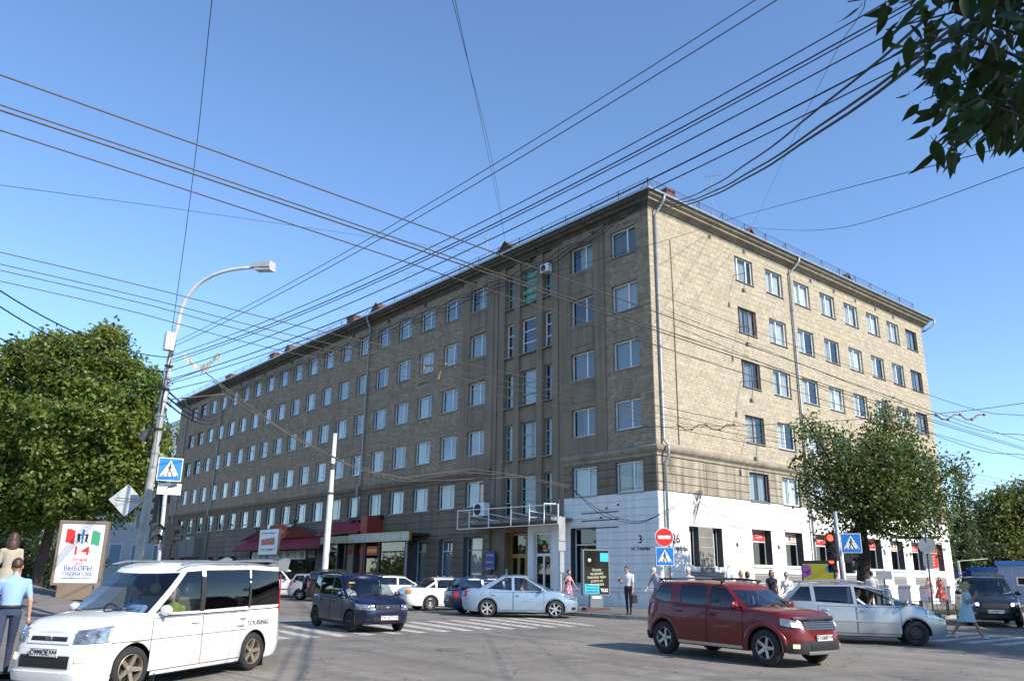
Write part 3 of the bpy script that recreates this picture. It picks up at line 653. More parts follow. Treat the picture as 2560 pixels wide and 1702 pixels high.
# old fixings and slots on the painted corner
for z in (4.66, 4.28, 3.9): MB().box(-5.2, -2.6, -.035, -.0, z-.025, z+.025).obj('wall_slot', M_DGREY, B)
for u, z in ((3.4, 4.85), (3.8, 4.4), (2.6, 4.98)): MB().ball((-u, -.03, z), .09, .03, .06, 8, 5).obj('wall_fixing', M_BROWN, B)
for u in (6.1, 9.9, 21.9, 24.9, 27.9): MB().ball((.03, u, 3.2), .03, .1, .13, 8, 5).obj('wall_fixing', M_DGREY, B)
# doors
M_WOOD = mat('varnished_oak', (.34, .17, .04), .4, var=.3, vscale=4)
d = MB()
u0, u1, z1 = 9.5, 11.7, 3.9
for a0, a1, c0, c1 in ((u0, u0+.14, .12, z1), (u1-.14, u1, .12, z1), (u0+.14, u1-.14, z1-.16, z1), (u0+.14, u1-.14, 2.5, 2.72), (u0+.7, u0+.84, .12, 2.5), (u0+.7, u0+.84, 2.72, z1-.16), (u0+1.4, u0+1.5, .12, 2.5)): d.box(-a1, -a0, .55, .68, c0, c1)
for a0, a1 in ((u0+.14, u0+.7), (u0+.84, u0+1.4), (u0+1.5, u1-.14)):
    d.box(-a1, -a1+.07, .56, .64, .12, 2.5); d.box(-a0-.07, -a0, .56, .64, .12, 2.5); d.box(-a1+.07, -a0-.07, .56, .64, .12, .5)
arch = [(-u0-.14-.0, 2.5)]
do = d.obj('entrance_door', M_WOOD, B)
for a0, a1, c0, c1 in ((u0+.14, u0+.7, .3, 2.5), (u0+.84, u1-.14, .3, 2.5), (u0+.14, u0+.7, 2.72, z1-.16), (u0+.84, u1-.14, 2.72, z1-.16)): MB().quad((-a1, .62, c0), (-a0, .62, c0), (-a0, .62, c1), (-a1, .62, c1)).obj('pane', M_GLD, do)
MB().bar((-u0-.92, .52, .9), (-u0-.92, .52, 1.4), .03).obj('door_handle', mat('brass', (.6, .45, .15), .3, .9), do)
d = MB(); u0, u1, z1 = 7.6, 8.97, 3.82
for a0, a1, c0, c1 in ((u0, u0+.09, .12, z1), (u1-.09, u1, .12, z1), (u0+.09, u1-.09, z1-.1, z1), (u0+.09, u1-.09, 2.55, 2.7), (u0+.62, u0+.75, .12, 2.55), (u0+.09, u0+.16, .12, 2.55)): d.box(-a1, -a0, .1, .18, c0, c1)
do = d.obj('white_door', M_PVC, B)
for a0, a1, c0, c1 in ((u0+.16, u0+.62, .2, 2.55), (u0+.75, u1-.09, .2, 2.55), (u0+.09, u1-.09, 2.7, z1-.1)): MB().quad((-a1, .14, c0), (-a0, .14, c0), (-a0, .14, c1), (-a1, .14, c1)).obj('pane', M_GLD, do)
MB().ball((-8.2, .09, 3.05), .16, .03, .13, 10, 6).obj('red_neon', mat('red_neon', (.6, .1, .03), .4), do)
# white surround of that door
b = MB()
for a0, a1, c0, c1 in ((6.97, 7.58, .12, 4.27), (8.99, 9.47, .12, 4.27), (7.58, 8.99, 3.84, 4.27)): b.box(-a1, -a0, -.05, .1, c0, c1)
b.obj('door_surround', M_WHITE, B)
# canopy slab over the entrances
b = MB(); b.box(-13.9, -5.9, -1.55, -.02, 4.29, 4.47); b.obj('canopy', mat('canopy_concrete', (.2, .19, .175), .9, var=.2, vscale=2, streak=.3), B)
M_STEELW = mat('white_painted_steel', (.72, .72, .7), .45, .2, var=.1, vscale=5)
fr = MB(); us = (14.05, 12.9, 11.07, 9.1, 7.57, 6.39)
for u in us: fr.bar((-u, -1.6, 4.1), (-u, -1.6, 5.18), .05)
fr.bar((-14.08, -1.6, 4.1), (-5.3, -1.6, 4.07), .04); fr.bar((-14.08, -1.6, 5.18), (-5.3, -1.6, 5.06), .04)
for u in us[1:-1]: fr.bar((-u, -1.56, 4.85), (-u+1.3, -.2, 4.5), .035); fr.bar((-u, -1.56, 4.5), (-u+.6, -1.0, 4.49), .035)
fr.bar((-5.32, -1.6, 4.07), (-5.32, -1.6, 5.06), .06); fr.bar((-14.05, -1.6, 5.18), (-14.05, -.05, 5.15), .05); fr.bar((-6.39, -1.6, 5.16), (-6.0, -1.1, 5.16), .06)
fr.obj('sign_frame', M_STEELW, B)
# downpipes
def pipe(name, pts, r, mt, collars=True):
    b = MB(); b.tube(pts, r, 10)
    for i in range(len(pts)-1):
        a, c = np.array(pts[i]), np.array(pts[i+1]); L = np.linalg.norm(c-a)
        if L > 3:
            for k in range(1, int(L/2.4)+1): p = a+(c-a)*(k*2.4/L); dd = (c-a)/L*.05; b.tube([p-dd, p+dd], r*1.15, 10)
    return b.obj(name, mt, B, True)
def dp_L(u, mt, hop=True):
    P = [FL(u, BT+.4, .72), FL(u, BT+.15, .7), FL(u+.35, BT-.45, .16), FL(u+.35, 8.0, .16), FL(u+.35, 7.75, .38), FL(u+.35, 7.1, .38), FL(u+.35, 6.85, .17), FL(u+.35, 1.0, .17)]
    pipe('downpipe', P, .075, mt)
for u, m in ((28.25, M_PIPE), (59.2, M_PIPE), (70.3, M_PIPE)): dp_L(u, m); b = MB(); b.lathe([(.08, -.2), (.17, .05), (.17, .12)], 10, c=FL(u, BT+.42, .72)); b.obj('rain_hopper', M_PIPEW, B)
pipe('downpipe', [(.74, .55, BT+.4), (.7, .5, BT+.1), (.14, .42, BT-.6), (.14, .42, 8.0), (.4, .42, 7.7), (.4, .42, 7.2), (.17, .42, 6.9), (.17, .42, 1.4)], .07, M_PIPE)
pipe('downpipe', [(.74, 13.6, BT+.4), (.7, 13.55, BT+.1), (.14, 13.3, BT-.6), (.14, 13.3, 8.0), (.4, 13.3, 7.7), (.4, 13.3, 7.2), (.17, 13.3, 6.9), (.17, 13.3, 1.4)], .07, M_PIPE)
pipe('downpipe', [(.8, BR+.7, BT+.42), (.8, BR+.72, BT), (.3, BR+.25, BT-.45), (.05, BR+.1, BT-.55)], .08, M_PIPE)
pipe('cable_conduit', [(.05, 1.7, BT-1.6), (.05, 1.75, BT-4.5), (.05, 1.7, 7.9)], .02, M_BROWN)
# roof railing: posts are parts, thin bars one part
rail = MB(); post = None
def rail_run(fac, u0, u1):
    n = int((u1-u0)/2.05)
    for i in range(n+1):
        u = u0+(u1-u0)*i/n
        m = MB(); m.bar(fac(u, BT+.5, .52), fac(u, BT+1.16, .52), .028); m.bar(fac(u, BT+1.1, .52), fac(u+.0, BT+.62, -.1), .018); m.obj('railing_post', M_RAIL, B)
    for z in (BT+1.12, BT+.68): rail.bar(fac(u0, z, .52), fac(u1, z, .52), .018)
    k = u0
    while k < u1: rail.bar(fac(k, BT+.68, .52), fac(k, BT+1.12, .52), .009); k += .17
rail_run(FL, -.5, BL-1); rail_run(FR, -.5, BR-2)
rail.obj('railing_bars', M_RAIL, B)
# chimneys and roof vents
def on_roof(px, py, dback, left=True): return at_y(px, py, dback) if left else at_x(px, py, -dback)
for px, py, dep, left, w in ((885, 792, 2.5, True, 1.3), (688, 884, 2.5, True, 1.1), (578, 938, 2.5, True, 1.6), (1664, 478, 2.2, False, .7)):
    p = on_roof(px, py, dep, left); b = MB(); b.box(p[0]-w/2, p[0]+w/2, p[1]-.35, p[1]+.35, BT+.8, p[2]); b.box(p[0]-w/2-.06, p[0]+w/2+.06, p[1]-.41, p[1]+.41, p[2]-.14, p[2]-.06); b.obj('chimney', M_BRICK, B)
for px, py, dep, left in ((1265, 607, 1.2, True), (942, 760, 1.2, True), (722, 864, 1.2, True), (1873, 573, 1.0, False), (2117, 687, 1.0, False)):
    p = on_roof(px, py, dep, left); b = MB(); h = .75
    if left: b.prism([(-.8, -h), (.8, -h), (0, 0)], (p[0], p[1], p[2]), (1, 0, 0), (0, 0, 1), -1.4); b.prism([(-1, -h), (0, .1), (1, -h), (.85, -h), (0, -.02), (-.85, -h)], (p[0], p[1]-.15, p[2]), (1, 0, 0), (0, 0, 1), -1.8)
    else: b.prism([(-.7, -h), (.7, -h), (0, 0)], (p[0], p[1], p[2]), (0, 1, 0), (0, 0, 1), -1.4); b.prism([(-.9, -h), (0, .1), (.9, -h), (.75, -h), (0, -.02), (-.75, -h)], (p[0]+.15, p[1], p[2]), (0, 1, 0), (0, 0, 1), -1.8)
    b.obj('roof_dormer', mat('rusty_sheet', (.14, .085, .06), .8, .2, var=.4, vscale=4), B)
# ================================================================ vehicles
M_TYRE = mat('tyre_rubber', (.022, .022, .022), .85, var=.25, vscale=20)
M_ALLOY = mat('alloy_rim', (.5, .49, .46), .35, .8)
M_ALLOYG = mat('gold_grey_rim', (.42, .36, .27), .4, .7)
M_STEELR = mat('dark_steel_rim', (.05, .05, .052), .55, .5)
M_HUB = mat('silver_hubcap', (.55, .55, .55), .4, .5)
M_BLACKP = mat('black_plastic', (.018, .018, .02), .55)
M_TRIM = mat('dark_trim', (.03, .03, .032), .5)
M_SEAM = mat('panel_gap', (.012, .012, .012), .9)
M_CHROME = mat('chrome', (.7, .7, .72), .12, 1.0)
M_LAMP = mat('headlamp_glass', (.3, .31, .32), .1, .6, coat=1.0, var=.6, vscale=14)
M_LAMPL = mat('lit_headlamp', (.8, .82, .85), .1, .2, emit=((1, .97, .9), 2.2))
M_AMBER = mat('amber_lens', (.75, .27, .03), .2, coat=.5)
M_FOG = mat('lit_fog_lamp', (.8, .6, .3), .2, emit=((1, .75, .4), .6))
M_TAIL = mat('red_lens', (.5, .012, .012), .15, coat=.6)
M_PLATE = mat('white_plate', (.7, .7, .68), .5)
M_CARGL = glass('car_glass', (.62, .68, .68), 1.3)
M_CARGT = glass('tinted_car_glass', (.05, .055, .06), 1.5)
M_SEAT = mat('seat_fabric', (.13, .125, .12), .9, var=.2, vscale=10)
M_SEATB = mat('beige_seat_fabric', (.4, .36, .3), .9, var=.1, vscale=10)
def paint(name, col, metal=.0, rough=.32): return mat(name, col, rough, metal, coat=.9 if max(col) > .2 else .4, var=.05, vscale=2.5)
def pw(x, pts): return float(np.interp(x, [p[0] for p in pts], [p[1] for p in pts]))

_wheels = {}
def wheel_parts(r, w, style, nsp, rimm, rr=.66):
    key = (r, w, style, nsp, rimm.name)
    if key in _wheels: return _wheels[key]
    ri = r*rr; h = w/2
    t = MB(); t.lathe([(ri, -h*.8), (ri+.012, -h), (r-.04, -h), (r-.012, -h*.8), (r, -h*.5), (r, h*.5), (r-.012, h*.8), (r-.04, h), (ri+.012, h), (ri, h*.8)], 32, 'y')
    m = MB(); m.lathe([(ri*.99, -h*.8), (ri, h*.86), (ri*.96, h*.9), (ri*.93, h*.8), (ri*.9, -h*.2), (0.0, -h*.2)], 32, 'y')
    if style == 'spoke':
        for k in range(nsp):
            a = 2*math.pi*k/nsp+.3; c, s_ = math.cos(a), math.sin(a); hw = .36*ri/nsp*2.2
            P = [(.1*ri, hw*1.0, h*.55), (.1*ri, -hw*1.0, h*.55), (.94*ri, -hw*.8, h*.8), (.94*ri, hw*.8, h*.8)]
            Q = [(p[0], p[1], p[2]-.05) for p in P]
            vs = [(p[0]*c-p[1]*s_, p[2], p[0]*s_+p[1]*c) for p in P+Q]
            m.add(vs, [(0, 1, 2, 3), (4, 7, 6, 5), (0, 3, 7, 4), (1, 5, 6, 2), (0, 4, 5, 1), (3, 2, 6, 7)])
        m.lathe([(.24*ri, h*.35), (.22*ri, h*.66), (.12*ri, h*.72), (0, h*.72)], 18, 'y')
    else:
        m.lathe([(ri*.93, h*.7), (ri*.8, h*.5), (ri*.45, h*.75), (ri*.3, h*.82), (ri*.12, h*.84), (0, h*.84)], 32, 'y')
        for k in range(nsp):
            a = 2*math.pi*k/nsp; m.ball((ri*.66*math.cos(a), h*.64, ri*.66*math.sin(a)), .035, .02, .035, 8, 4)
    def me(b, n, mt):
        x = bpy.data.meshes.new(n); x.from_pydata(b.v, [], b.f); x.materials.append(mt); x.polygons.foreach_set('use_smooth', [True]*len(x.polygons)); x.set_sharp_from_angle(angle=R(38)); return x
    dk = MB(); dk.lathe([(ri*.9, 0), (0, 0)], 24, 'y')  # near-black disc backing the gaps between the spokes
    _wheels[key] = (me(t, 'tyre', M_TYRE), me(m, 'rim', rimm), me(dk, 'rim_backing', M_SEAM)); return _wheels[key]

class Car:
    def __init__(s, name, label, cat, P, pos, heading, group=None):
        s.P = P; s.pt = P['paint']; L, W = P['L'], P['W']; s.a, s.b, s.n = L/2, W/2, P.get('n', 5.0)
        s.xf = L/2-P['fo']; s.xr = s.xf-P['wb']; s.wr = P['wr']; s.Ra = s.wr+P.get('archgap', .055)
        s.fx_f = P.get('nose', [(.15, .965), (.3, .99), (.5, 1.0), (.7, .985), (.85, .95), (1.0, .93)])
        s.fx_r = P.get('tail', [(.15, .955), (.35, .99), (.55, 1.0), (.8, .99), (1.05, .965)])
        s.fy = P.get('side', [(.15, .95), (.35, .99), (.55, 1.0), (.75, .99), (.9, .97), (1.1, .94)])
        c = pos; s.root = thing(name, label, cat, (c[0], c[1], gz(c[0], c[1])), R(heading), group)
        # lean with the street
        g0 = Vector((math.cos(R(heading)), math.sin(R(heading)))); dz = gz(c[0]+g0.x, c[1]+g0.y)-gz(c[0]-g0.x, c[1]-g0.y)
        s.root.rotation_euler = (0, -math.atan2(dz, 2), R(heading))
        s.sill = P.get('sill', .2)
        s.build()
    def ztop(s, x): return pw(x, s.P['top'])
    def sc(s, X, z): return pw(z, s.fx_f if X > 0 else s.fx_r)
    def pos(s, X, Y, z):
        k = 1-.0*X; f = s.sc(X, z); w = min(1, abs(X)/s.a)**2
        return (X*(1+(f-1)*w), Y*pw(z, s.fy), z)
    def Yref(s, X): return s.b*max(0, 1-abs(X/s.a)**s.n)**(1/s.n)
    def zbot(s, X):
        z = s.sill+.05*max(0, (abs(X)-s.a*.8)/(s.a*.2))
        for xw in (s.xf, s.xr):
            d = abs(X-xw)
            if d < s.Ra: z = max(z, s.wr+math.sqrt(s.Ra**2-d*d)*1.0)
        return z
    def surf(s, X, z, off=0):                         # a point on the left flank
        Y = s.Yref(X); p = np.array(s.pos(X, Y, z))
        e = .01; q = np.array(s.pos(X-e, s.Yref(X-e), z))-np.array(s.pos(X+e, s.Yref(X+e), z)); nn = np.array([-q[1], q[0], 0]); nn /= max(np.linalg.norm(nn), 1e-9)
        if nn[1] < 0: nn = -nn
        return p+nn*off
    def theta(s, x=None, y=None):
        if y is not None: return math.asin(min(1, (abs(y)/s.b))**(s.n/2))
        return math.acos(min(1, abs(x)/s.a)**(s.n/2))
    def ring(s, th, z, off, rear=False):
        X = s.a*max(0, math.cos(th))**(2/s.n); Y = s.b*max(0, math.sin(th))**(2/s.n)
        nx, ny = math.cos(th)**(2-2/s.n)/s.a if math.cos(th) > 0 else 0, (math.sin(th)**(2-2/s.n)/s.b if math.sin(th) > 0 else 0); l = math.hypot(nx, ny)
        p = np.array(s.pos(-X if rear else X, Y, z)); return p+np.array([(-nx if rear else nx)/l, ny/l, 0])*off
    def ring_patch(s, name, A, Bq, z0, z1, mt, off=.012, rear=False, both=True, n=10, parent=None, z0b=None, z1b=None, rows=3):
        """patch from A to B: ('y',v) on the end face or ('x',v) on the flank; both=True mirrors, 'c' spans the centre"""
        ta = s.theta(**{A[0]: A[1]}); tb = s.theta(**{Bq[0]: Bq[1]}); z0b = z0 if z0b is None else z0b; z1b = z1 if z1b is None else z1b
        ths = [ta+(tb-ta)*i/n for i in range(n+1)]; out = []
        for sg in ((1, -1) if both is True else ((1,) if both == 'l' else ((-1,) if both == 'r' else (0,)))):
            b = MB(); rowsP = []
            if sg == 0: seq = [(-1, t) for t in ths[::-1]]+[(1, t) for t in ths[1:]]
            else: seq = [(sg, t) for t in ths]
            for g_, t in seq:
                f = (t-ta)/(tb-ta) if tb != ta else 0
                za, zb = z0+(z0b-z0)*f, z1+(z1b-z1)*f
                def P(z, o): p = s.ring(t, z, o, rear); return (p[0], p[1]*g_, p[2])
                e = .012
                rowsP.append([P(za, -.01), P(za+.002, off)]+[P(za+(zb-za)*k/rows, off+.004*math.sin(math.pi*k/rows)) for k in range(1, rows)]+[P(zb-.002, off), P(zb, -.01)])
            b.grid(rowsP); k = len(rowsP[0]); b.add(rowsP[0], [tuple(range(k))]); b.add(rowsP[-1], [tuple(range(k))])
            o = b.obj(name, mt, parent or s.root, True); o.data.set_sharp_from_angle(angle=R(40)); out.append(o)
        return out
    def side_patch(s, name, xl, xr_, z0, z1, mt, off, sides=(1, -1), n=8, m=6, parent=None, thick=True):
        out = []
        for sg in sides:
            b = MB(); rows = []
            for j in range(m+1):
                z = z0+(z1-z0)*j/m; a, c = (xl(z) if callable(xl) else xl), (xr_(z) if callable(xr_) else xr_)
                rows.append([s.surf(a+(c-a)*i/n, z, off) for i in range(n+1)])
            rows = [[(p[0], p[1]*sg, p[2]) for p in r] for r in rows]; b.grid(rows)
            if thick:
                edge = rows[0]+[r[-1] for r in rows[1:]]+rows[-1][-2::-1]+[r[0] for r in rows[-2:0:-1]]
                inn = [(p[0], p[1]-sg*(off+.004), p[2]) for p in edge]; k = len(edge)
                b.add(list(edge)+inn, [(i, (i+1) % k, k+(i+1) % k, k+i) for i in range(k)])
            o = b.obj(name, mt, parent or s.root, True); o.data.set_sharp_from_angle(angle=R(40)); out.append(o)
        return out
    def build(s):
        P = s.P; root = s.root
        # ---- lower shell
        xs = list(np.linspace(-.95*s.a, .95*s.a, 30))
        for xw in (s.xf, s.xr):
            xs = [x for x in xs if abs(x-xw) > s.Ra+.03]+[xw+s.Ra*math.cos(k) for k in np.linspace(0.04, math.pi-.04, 13)]+[xw-s.Ra-.004, xw+s.Ra+.004]
        xs += [P['cowl'], P['tail_x']]
        xs = sorted(x for x in set(round(x, 4) for x in xs) if abs(x) <= .95*s.a+1e-6)
        yc = s.Yref(.95*s.a); caps = [yc*k/7 for k in range(7)]
        half = [(s.a*max(0, 1-(y/s.b)**s.n)**(1/s.n), y) for y in caps]+[(x, s.Yref(x)) for x in xs[::-1]]+[(-s.a*max(0, 1-(y/s.b)**s.n)**(1/s.n), y) for y in caps[::-1]]
        T = [0, .08, .2, .36, .52, .68, .82, .92, .97, 1.0]; inset = [.985, 1, 1, 1, 1, 1, 1, .997, .988, .968]
        b = MB(); N = len(half); idx = {}
        for sg in (1, -1):
            for i, (X, Y) in enumerate(half):
                zb, zt = s.zbot(X), s.ztop(X)
                for j, t in enumerate(T):
                    p = s.pos(X, Y, zb+(zt-zb)*t); idx[sg, i, j] = len(b.v)
                    kx = inset[j] if abs(X) > .93*s.a else 1
                    b.v.append((p[0]*(kx if kx > .99 else 1-(1-kx)*.5), p[1]*inset[j]*sg, p[2]))
            for i in range(N-1):
                for j in range(len(T)-1):
                    f = (idx[sg, i, j], idx[sg, i+1, j], idx[sg, i+1, j+1], idx[sg, i, j+1]); b.f.append(f if sg < 0 else f[::-1]); b.m.append(0)
        K = 8; J = len(T)-1; prev = None                      # bonnet and boot lid
        for i, (X, Y) in enumerate(half):
            on = X >= P['cowl']-1e-6 or (P.get('deck') and X <= P['tail_x']+1e-6)
            if not on: prev = None; continue
            pL, pR = b.v[idx[1, i, J]], b.v[idx[-1, i, J]]; row = [idx[1, i, J]]
            for k in range(1, K):
                f = k/K; y = pL[1]+(pR[1]-pL[1])*f; u = 1-(2*f-1)**2
                b.v.append((pL[0], y, pL[2]+P.get('crown', .045)*(u**.7)*min(1, abs(pL[1])/.4))); row.append(len(b.v)-1)
            row.append(idx[-1, i, J])
            if prev: 
                for k in range(K): b.f.append((prev[k], row[k], row[k+1], prev[k+1])); b.m.append(0)
            prev = row
        # ---- cabin ring
        wb_, wr_ = P['ws']; rb_, rr_ = P['rw']; bow = P.get('bow', .16); rz = P['roof']
        def by(x): return s.pos(x, s.Yref(max(-.95*s.a, min(.95*s.a, x))), s.ztop(x))[1]*.968
        rw = P.get('roofw', .8)
        def ry(x): return s.b*rw*(1-.05*abs((x-(wr_+rr_)/2)/(wr_-rr_))**2)
        A = P.get('apw', .1); D = P.get('dpw', .14)
        colm = [((wb_, 0), (wr_, 0), 'ws'), ((wb_-bow*.3, by(wb_)*.5), (wr_-bow*.15, ry(wr_)*.5), 'ws'), ((wb_-bow, by(wb_-bow)*.93), (wr_-bow*.6, ry(wr_)*.93), 'p'),
                ((wb_-bow-A, by(wb_-bow-A)), (wr_-bow*.6-A*.8, ry(wr_)), 'w')]
        for px, pw_ in P['pillars']:
            xb = px+pw_/2; colm.append(((xb, by(xb)), (xb-P.get('plean', .03), ry(xb)), 'p')); xb = px-pw_/2; colm.append(((xb, by(xb)), (xb-P.get('plean', .03), ry(xb)), 'w'))
        rbow = P.get('rbow', .1)
        colm += [((rb_+rbow+D, by(rb_+rbow+D)), (rr_+rbow*.7+D*.8, ry(rr_)), 'p'), ((rb_+rbow*.8, by(rb_+rbow)*.92), (rr_+rbow*.6, ry(rr_)*.92), 'rg'), ((rb_+rbow*.25, by(rb_+rbow)*.5), (rr_+rbow*.15, ry(rr_)*.5), 'rg'), ((rb_, 0), (rr_, 0), None)]
        zq = lambda x: pw(x, rz)
        def cp(c, t, sg, rec=0):
            (bx, byy), (rx, ryy), _ = c; zb = s.ztop(bx)+(P.get('crown', .045)*.6 if abs(byy) < .3*s.b else (P.get('crown', .045)*.35 if abs(byy) < .7*s.b else 0))*(1 if _ in ('ws', 'rg', None) else 0); zr = zq(rx)
            bul = math.sin(math.pi*t)
            x = bx+(rx-bx)*(t+(.06*bul if _ in ('ws',) else 0)); y = byy+(ryy-byy)*t+.025*bul*(1 if abs(byy) > .1 else 0)
            return (x, (y-rec)*sg, zb+(zr-zb)*t)
        TT = [0, .04, .2, .4, .6, .8, .9, 1.0]; g0, g1 = 1, 6
        glassl = []
        for sg in (1, -1):
            wi = 0
            for i in range(len(colm)-1):
                c0, c1, ty = colm[i], colm[i+1], colm[i][2]
                sub = 1 if ty == 'p' else 4
                def lerp(t, f, rec=0): 
                    a, c = np.array(cp(c0, t, sg, rec)), np.array(cp(c1, t, sg, rec)); return tuple(a+(c-a)*f)
                nogl = ty == 'p' or (ty == 'w' and wi in P.get('blank', ()))
                rows = [[lerp(t, k/sub) for t in TT] for k in range(sub+1)]
                if nogl: b.add([p for r in rows for p in r], [(k*8+j, (k+1)*8+j, (k+1)*8+j+1, k*8+j+1) for k in range(sub) for j in range(7)])
                else:
                    for j in (0, 6): b.add([p for r in rows for p in (r[j], r[j+1])], [(k*2, (k+1)*2, (k+1)*2+1, k*2+1) for k in range(sub)])
                    gr = [[lerp(t, k/sub, .006) for t in TT[g0:g1+1]] for k in range(sub+1)]
                    glassl.append((ty, sg, wi, gr))
                if ty == 'w': wi += 1
        # roof skin
        Kc = 8; prev = None; top = []
        for c in colm:
            if c[1][1] == 0 and False: continue
            top.append((c[1][0], c[1][1]))
        fine = []
        for i in range(len(top)-1):
            m = 1 if i < 3 or i >= len(top)-4 else 3
            fine += [(top[i][0]+(top[i+1][0]-top[i][0])*k/m, top[i][1]+(top[i+1][1]-top[i][1])*k/m) for k in range(m)]
        fine.append(top[-1])
        rows = []
        for x, y in fine:
            rows.append([(x, y*(1-2*k/Kc), zq(x)+P.get('rcrown', .06)*(1-(1-2*k/Kc)**2)**.6*min(1, y/(s.b*.5))) for k in range(Kc+1)])
        b.grid(rows)
        bo = b.obj('body', s.pt, root, True)
        bm = bmesh.new(); bm.from_mesh(bo.data); bmesh.ops.remove_doubles(bm, verts=bm.verts[:], dist=.004); bmesh.ops.recalc_face_normals(bm, faces=bm.faces[:]); bm.to_mesh(bo.data); bm.free()
        bo.data.polygons.foreach_set('use_smooth', [True]*len(bo.data.polygons)); bo.data.set_sharp_from_angle(angle=R(32)); s.body = bo
        # glass: windscreen and rear window joined across the centre, each side window its own pane
        for ty, nm in (('ws', 'windscreen'), ('rg', 'rear_window')):
            if ty == 'rg' and P.get('norear'): continue
            m = MB(); [m.grid(g_) for t, sg, wi, g_ in glassl if t == ty]
            o = m.obj(nm, M_CARGT if ty == 'rg' and P.get('tint_rear') else P.get('wsglass', M_CARGL), root, True)
        for t, sg, wi, g_ in glassl:
            if t == 'w':
                if (sg, wi) in P.get('open', ()): continue
                m = MB(); m.grid(g_); m.obj('side_window', M_CARGT if wi in P.get('tint', ()) else M_CARGL, root, True)
        # ---- floor, wheel housings, seats, dashboard
        u = MB(); zt = .3
        u.box(s.xr+s.Ra+.02, s.xf-s.Ra-.02, -s.b*.93, s.b*.93, s.sill-.02, zt); u.box(-s.a*.9, s.a*.9, -s.b*.62, s.b*.62, s.sill+.02, .5)
        for xw in (s.xf, s.xr):
            for sg in (1, -1):
                u.grid([[(xw+(s.Ra+.012)*math.cos(t), sg*yy, s.wr+(s.Ra+.012)*math.sin(t)) for yy in (s.b*.62, s.b*.955)] for t in np.linspace(-.15, math.pi+.15, 16)])
        u.obj('underbody', M_BLACKP, root)
        sm = P.get('seat', M_SEAT); zs = P.get('seatz', .55)
        for sx in P.get('seats', [wr_-.3, max(rr_+.8, wr_-1.25)]):
            for yy in (.36, -.36):
                m = MB(); m.ball((sx, yy, zs), .27, .25, .12, 10, 6); m.grid([[(sx-.22-.12*t, yy+q*.24, zs+.05+t*.62) for q in (-1, -.5, 0, .5, 1)] for t in (0, .5, 1)]); m.grid([[(sx-.32-.12*t, yy+q*.22, zs+.05+t*.62) for q in (-1, 0, 1)] for t in (0, .5, 1)]); m.ball((sx-.4, yy, zs+.8), .06, .13, .1, 8, 6)
                m.obj('seat', sm, root, True)
        m = MB(); dz = s.ztop(wb_)-.03; m.grid([[(wb_-bow*(y/s.b)**2-.03-dd*.6, y, dz-(0 if dd < .5 else .35)) for y in np.linspace(-s.b*.84, s.b*.84, 7)] for dd in (0, .45, .55)]); m.obj('dashboard', M_TRIM, root)
        dsd = P.get('rhd', 1); m = MB(); c = np.array([wb_-bow-.45, -.36*dsd, dz-.02]); rg = [(c[0]+.18*math.sin(t)*.35, c[1]+.18*math.cos(t), c[2]+.18*math.sin(t)) for t in np.linspace(0, 2*math.pi, 17)]; m.tube(rg, .014, 6, False); m.bar(c, c+np.array([.25, 0, -.1]), .05); m.obj('steering_wheel', M_TRIM, root)
        # ---- wheels
        st = P.get('wheel', ('spoke', 5, M_ALLOY)); tm, rm, dm = wheel_parts(s.wr, P.get('tw', .19), *st, P.get('rr', .66))
        for xw in (s.xf, s.xr):
            for sg in (1, -1):
                w = bpy.data.objects.new('wheel', tm); COL.objects.link(w); w.parent = root
                w.location = (xw, sg*(s.b*pw(s.wr, s.fy)-P.get('tw', .19)/2-.012), s.wr); st_a = P.get('steer', 0) if xw == s.xf else 0
                w.rotation_euler = (0, random.uniform(0, 6), R(180 if sg < 0 else 0)+R(st_a)) if False else (0, 0, R(180 if sg < 0 else 0)+R(st_a))
                w.name = 'wheel'
                r_ = inst(rm, w, None, None, 'rim'); r_.rotation_euler = (0, random.uniform(0, 6), 0); inst(dm, w, None, None, 'backing_disc')
        # ---- doors, handles, mirrors
        for k, (x0, x1, kd) in enumerate(P['doors']):
            arch = lambda z, xw=s.xr: xw+math.sqrt(max(0, (s.Ra+.035)**2-(z-s.wr)**2)) if abs(z-s.wr) < s.Ra+.035 else -9
            xl = (lambda z, x0=x0: max(x0, arch(z))) ; zb = s.sill+.07
            zt = min(s.ztop(x0), s.ztop(x1))-.045
            s.side_patch('door_gap', lambda z, x0=x0: xl(z)-.012, x1+.012, zb-.012, zt+.01, M_SEAM, .0025, thick=False)
            for sg in (1, -1):
                d = s.side_patch('door', xl, x1, zb, zt, s.pt, .007, (sg,))[0]
                hx = x0+.16 if kd != 'r' else x0+.16; z = zt-.09
                p = s.surf(hx, z, .03); m = MB(); m.ball((p[0], p[1]*sg, p[2]), .1, .022, .022, 10, 6); m.obj('handle', P.get('handle', s.pt), d, True)
        if P.get('mirror', True):
            for sg in (1, -1):
                x = wb_-bow-A-.12; z = s.ztop(x)+.08; y = by(x)+.13; m = MB(); m.ball((x, sg*y, z), .05, .115, .078, 12, 8); m.bar((x, sg*(y-.16), z-.04), (x, sg*(y-.05), z-.03), .05, .03); m.obj('wing_mirror', P.get('mirrorm', s.pt), root, True)
        # wipers
        m = MB()
        for yy in (-.45, .15): m.bar((wb_-.02, yy, s.ztop(wb_)+.05), (wb_-.12-.0, yy+.5, s.ztop(wb_)+.1), .018)
        m.obj('wiper', M_TRIM, root)
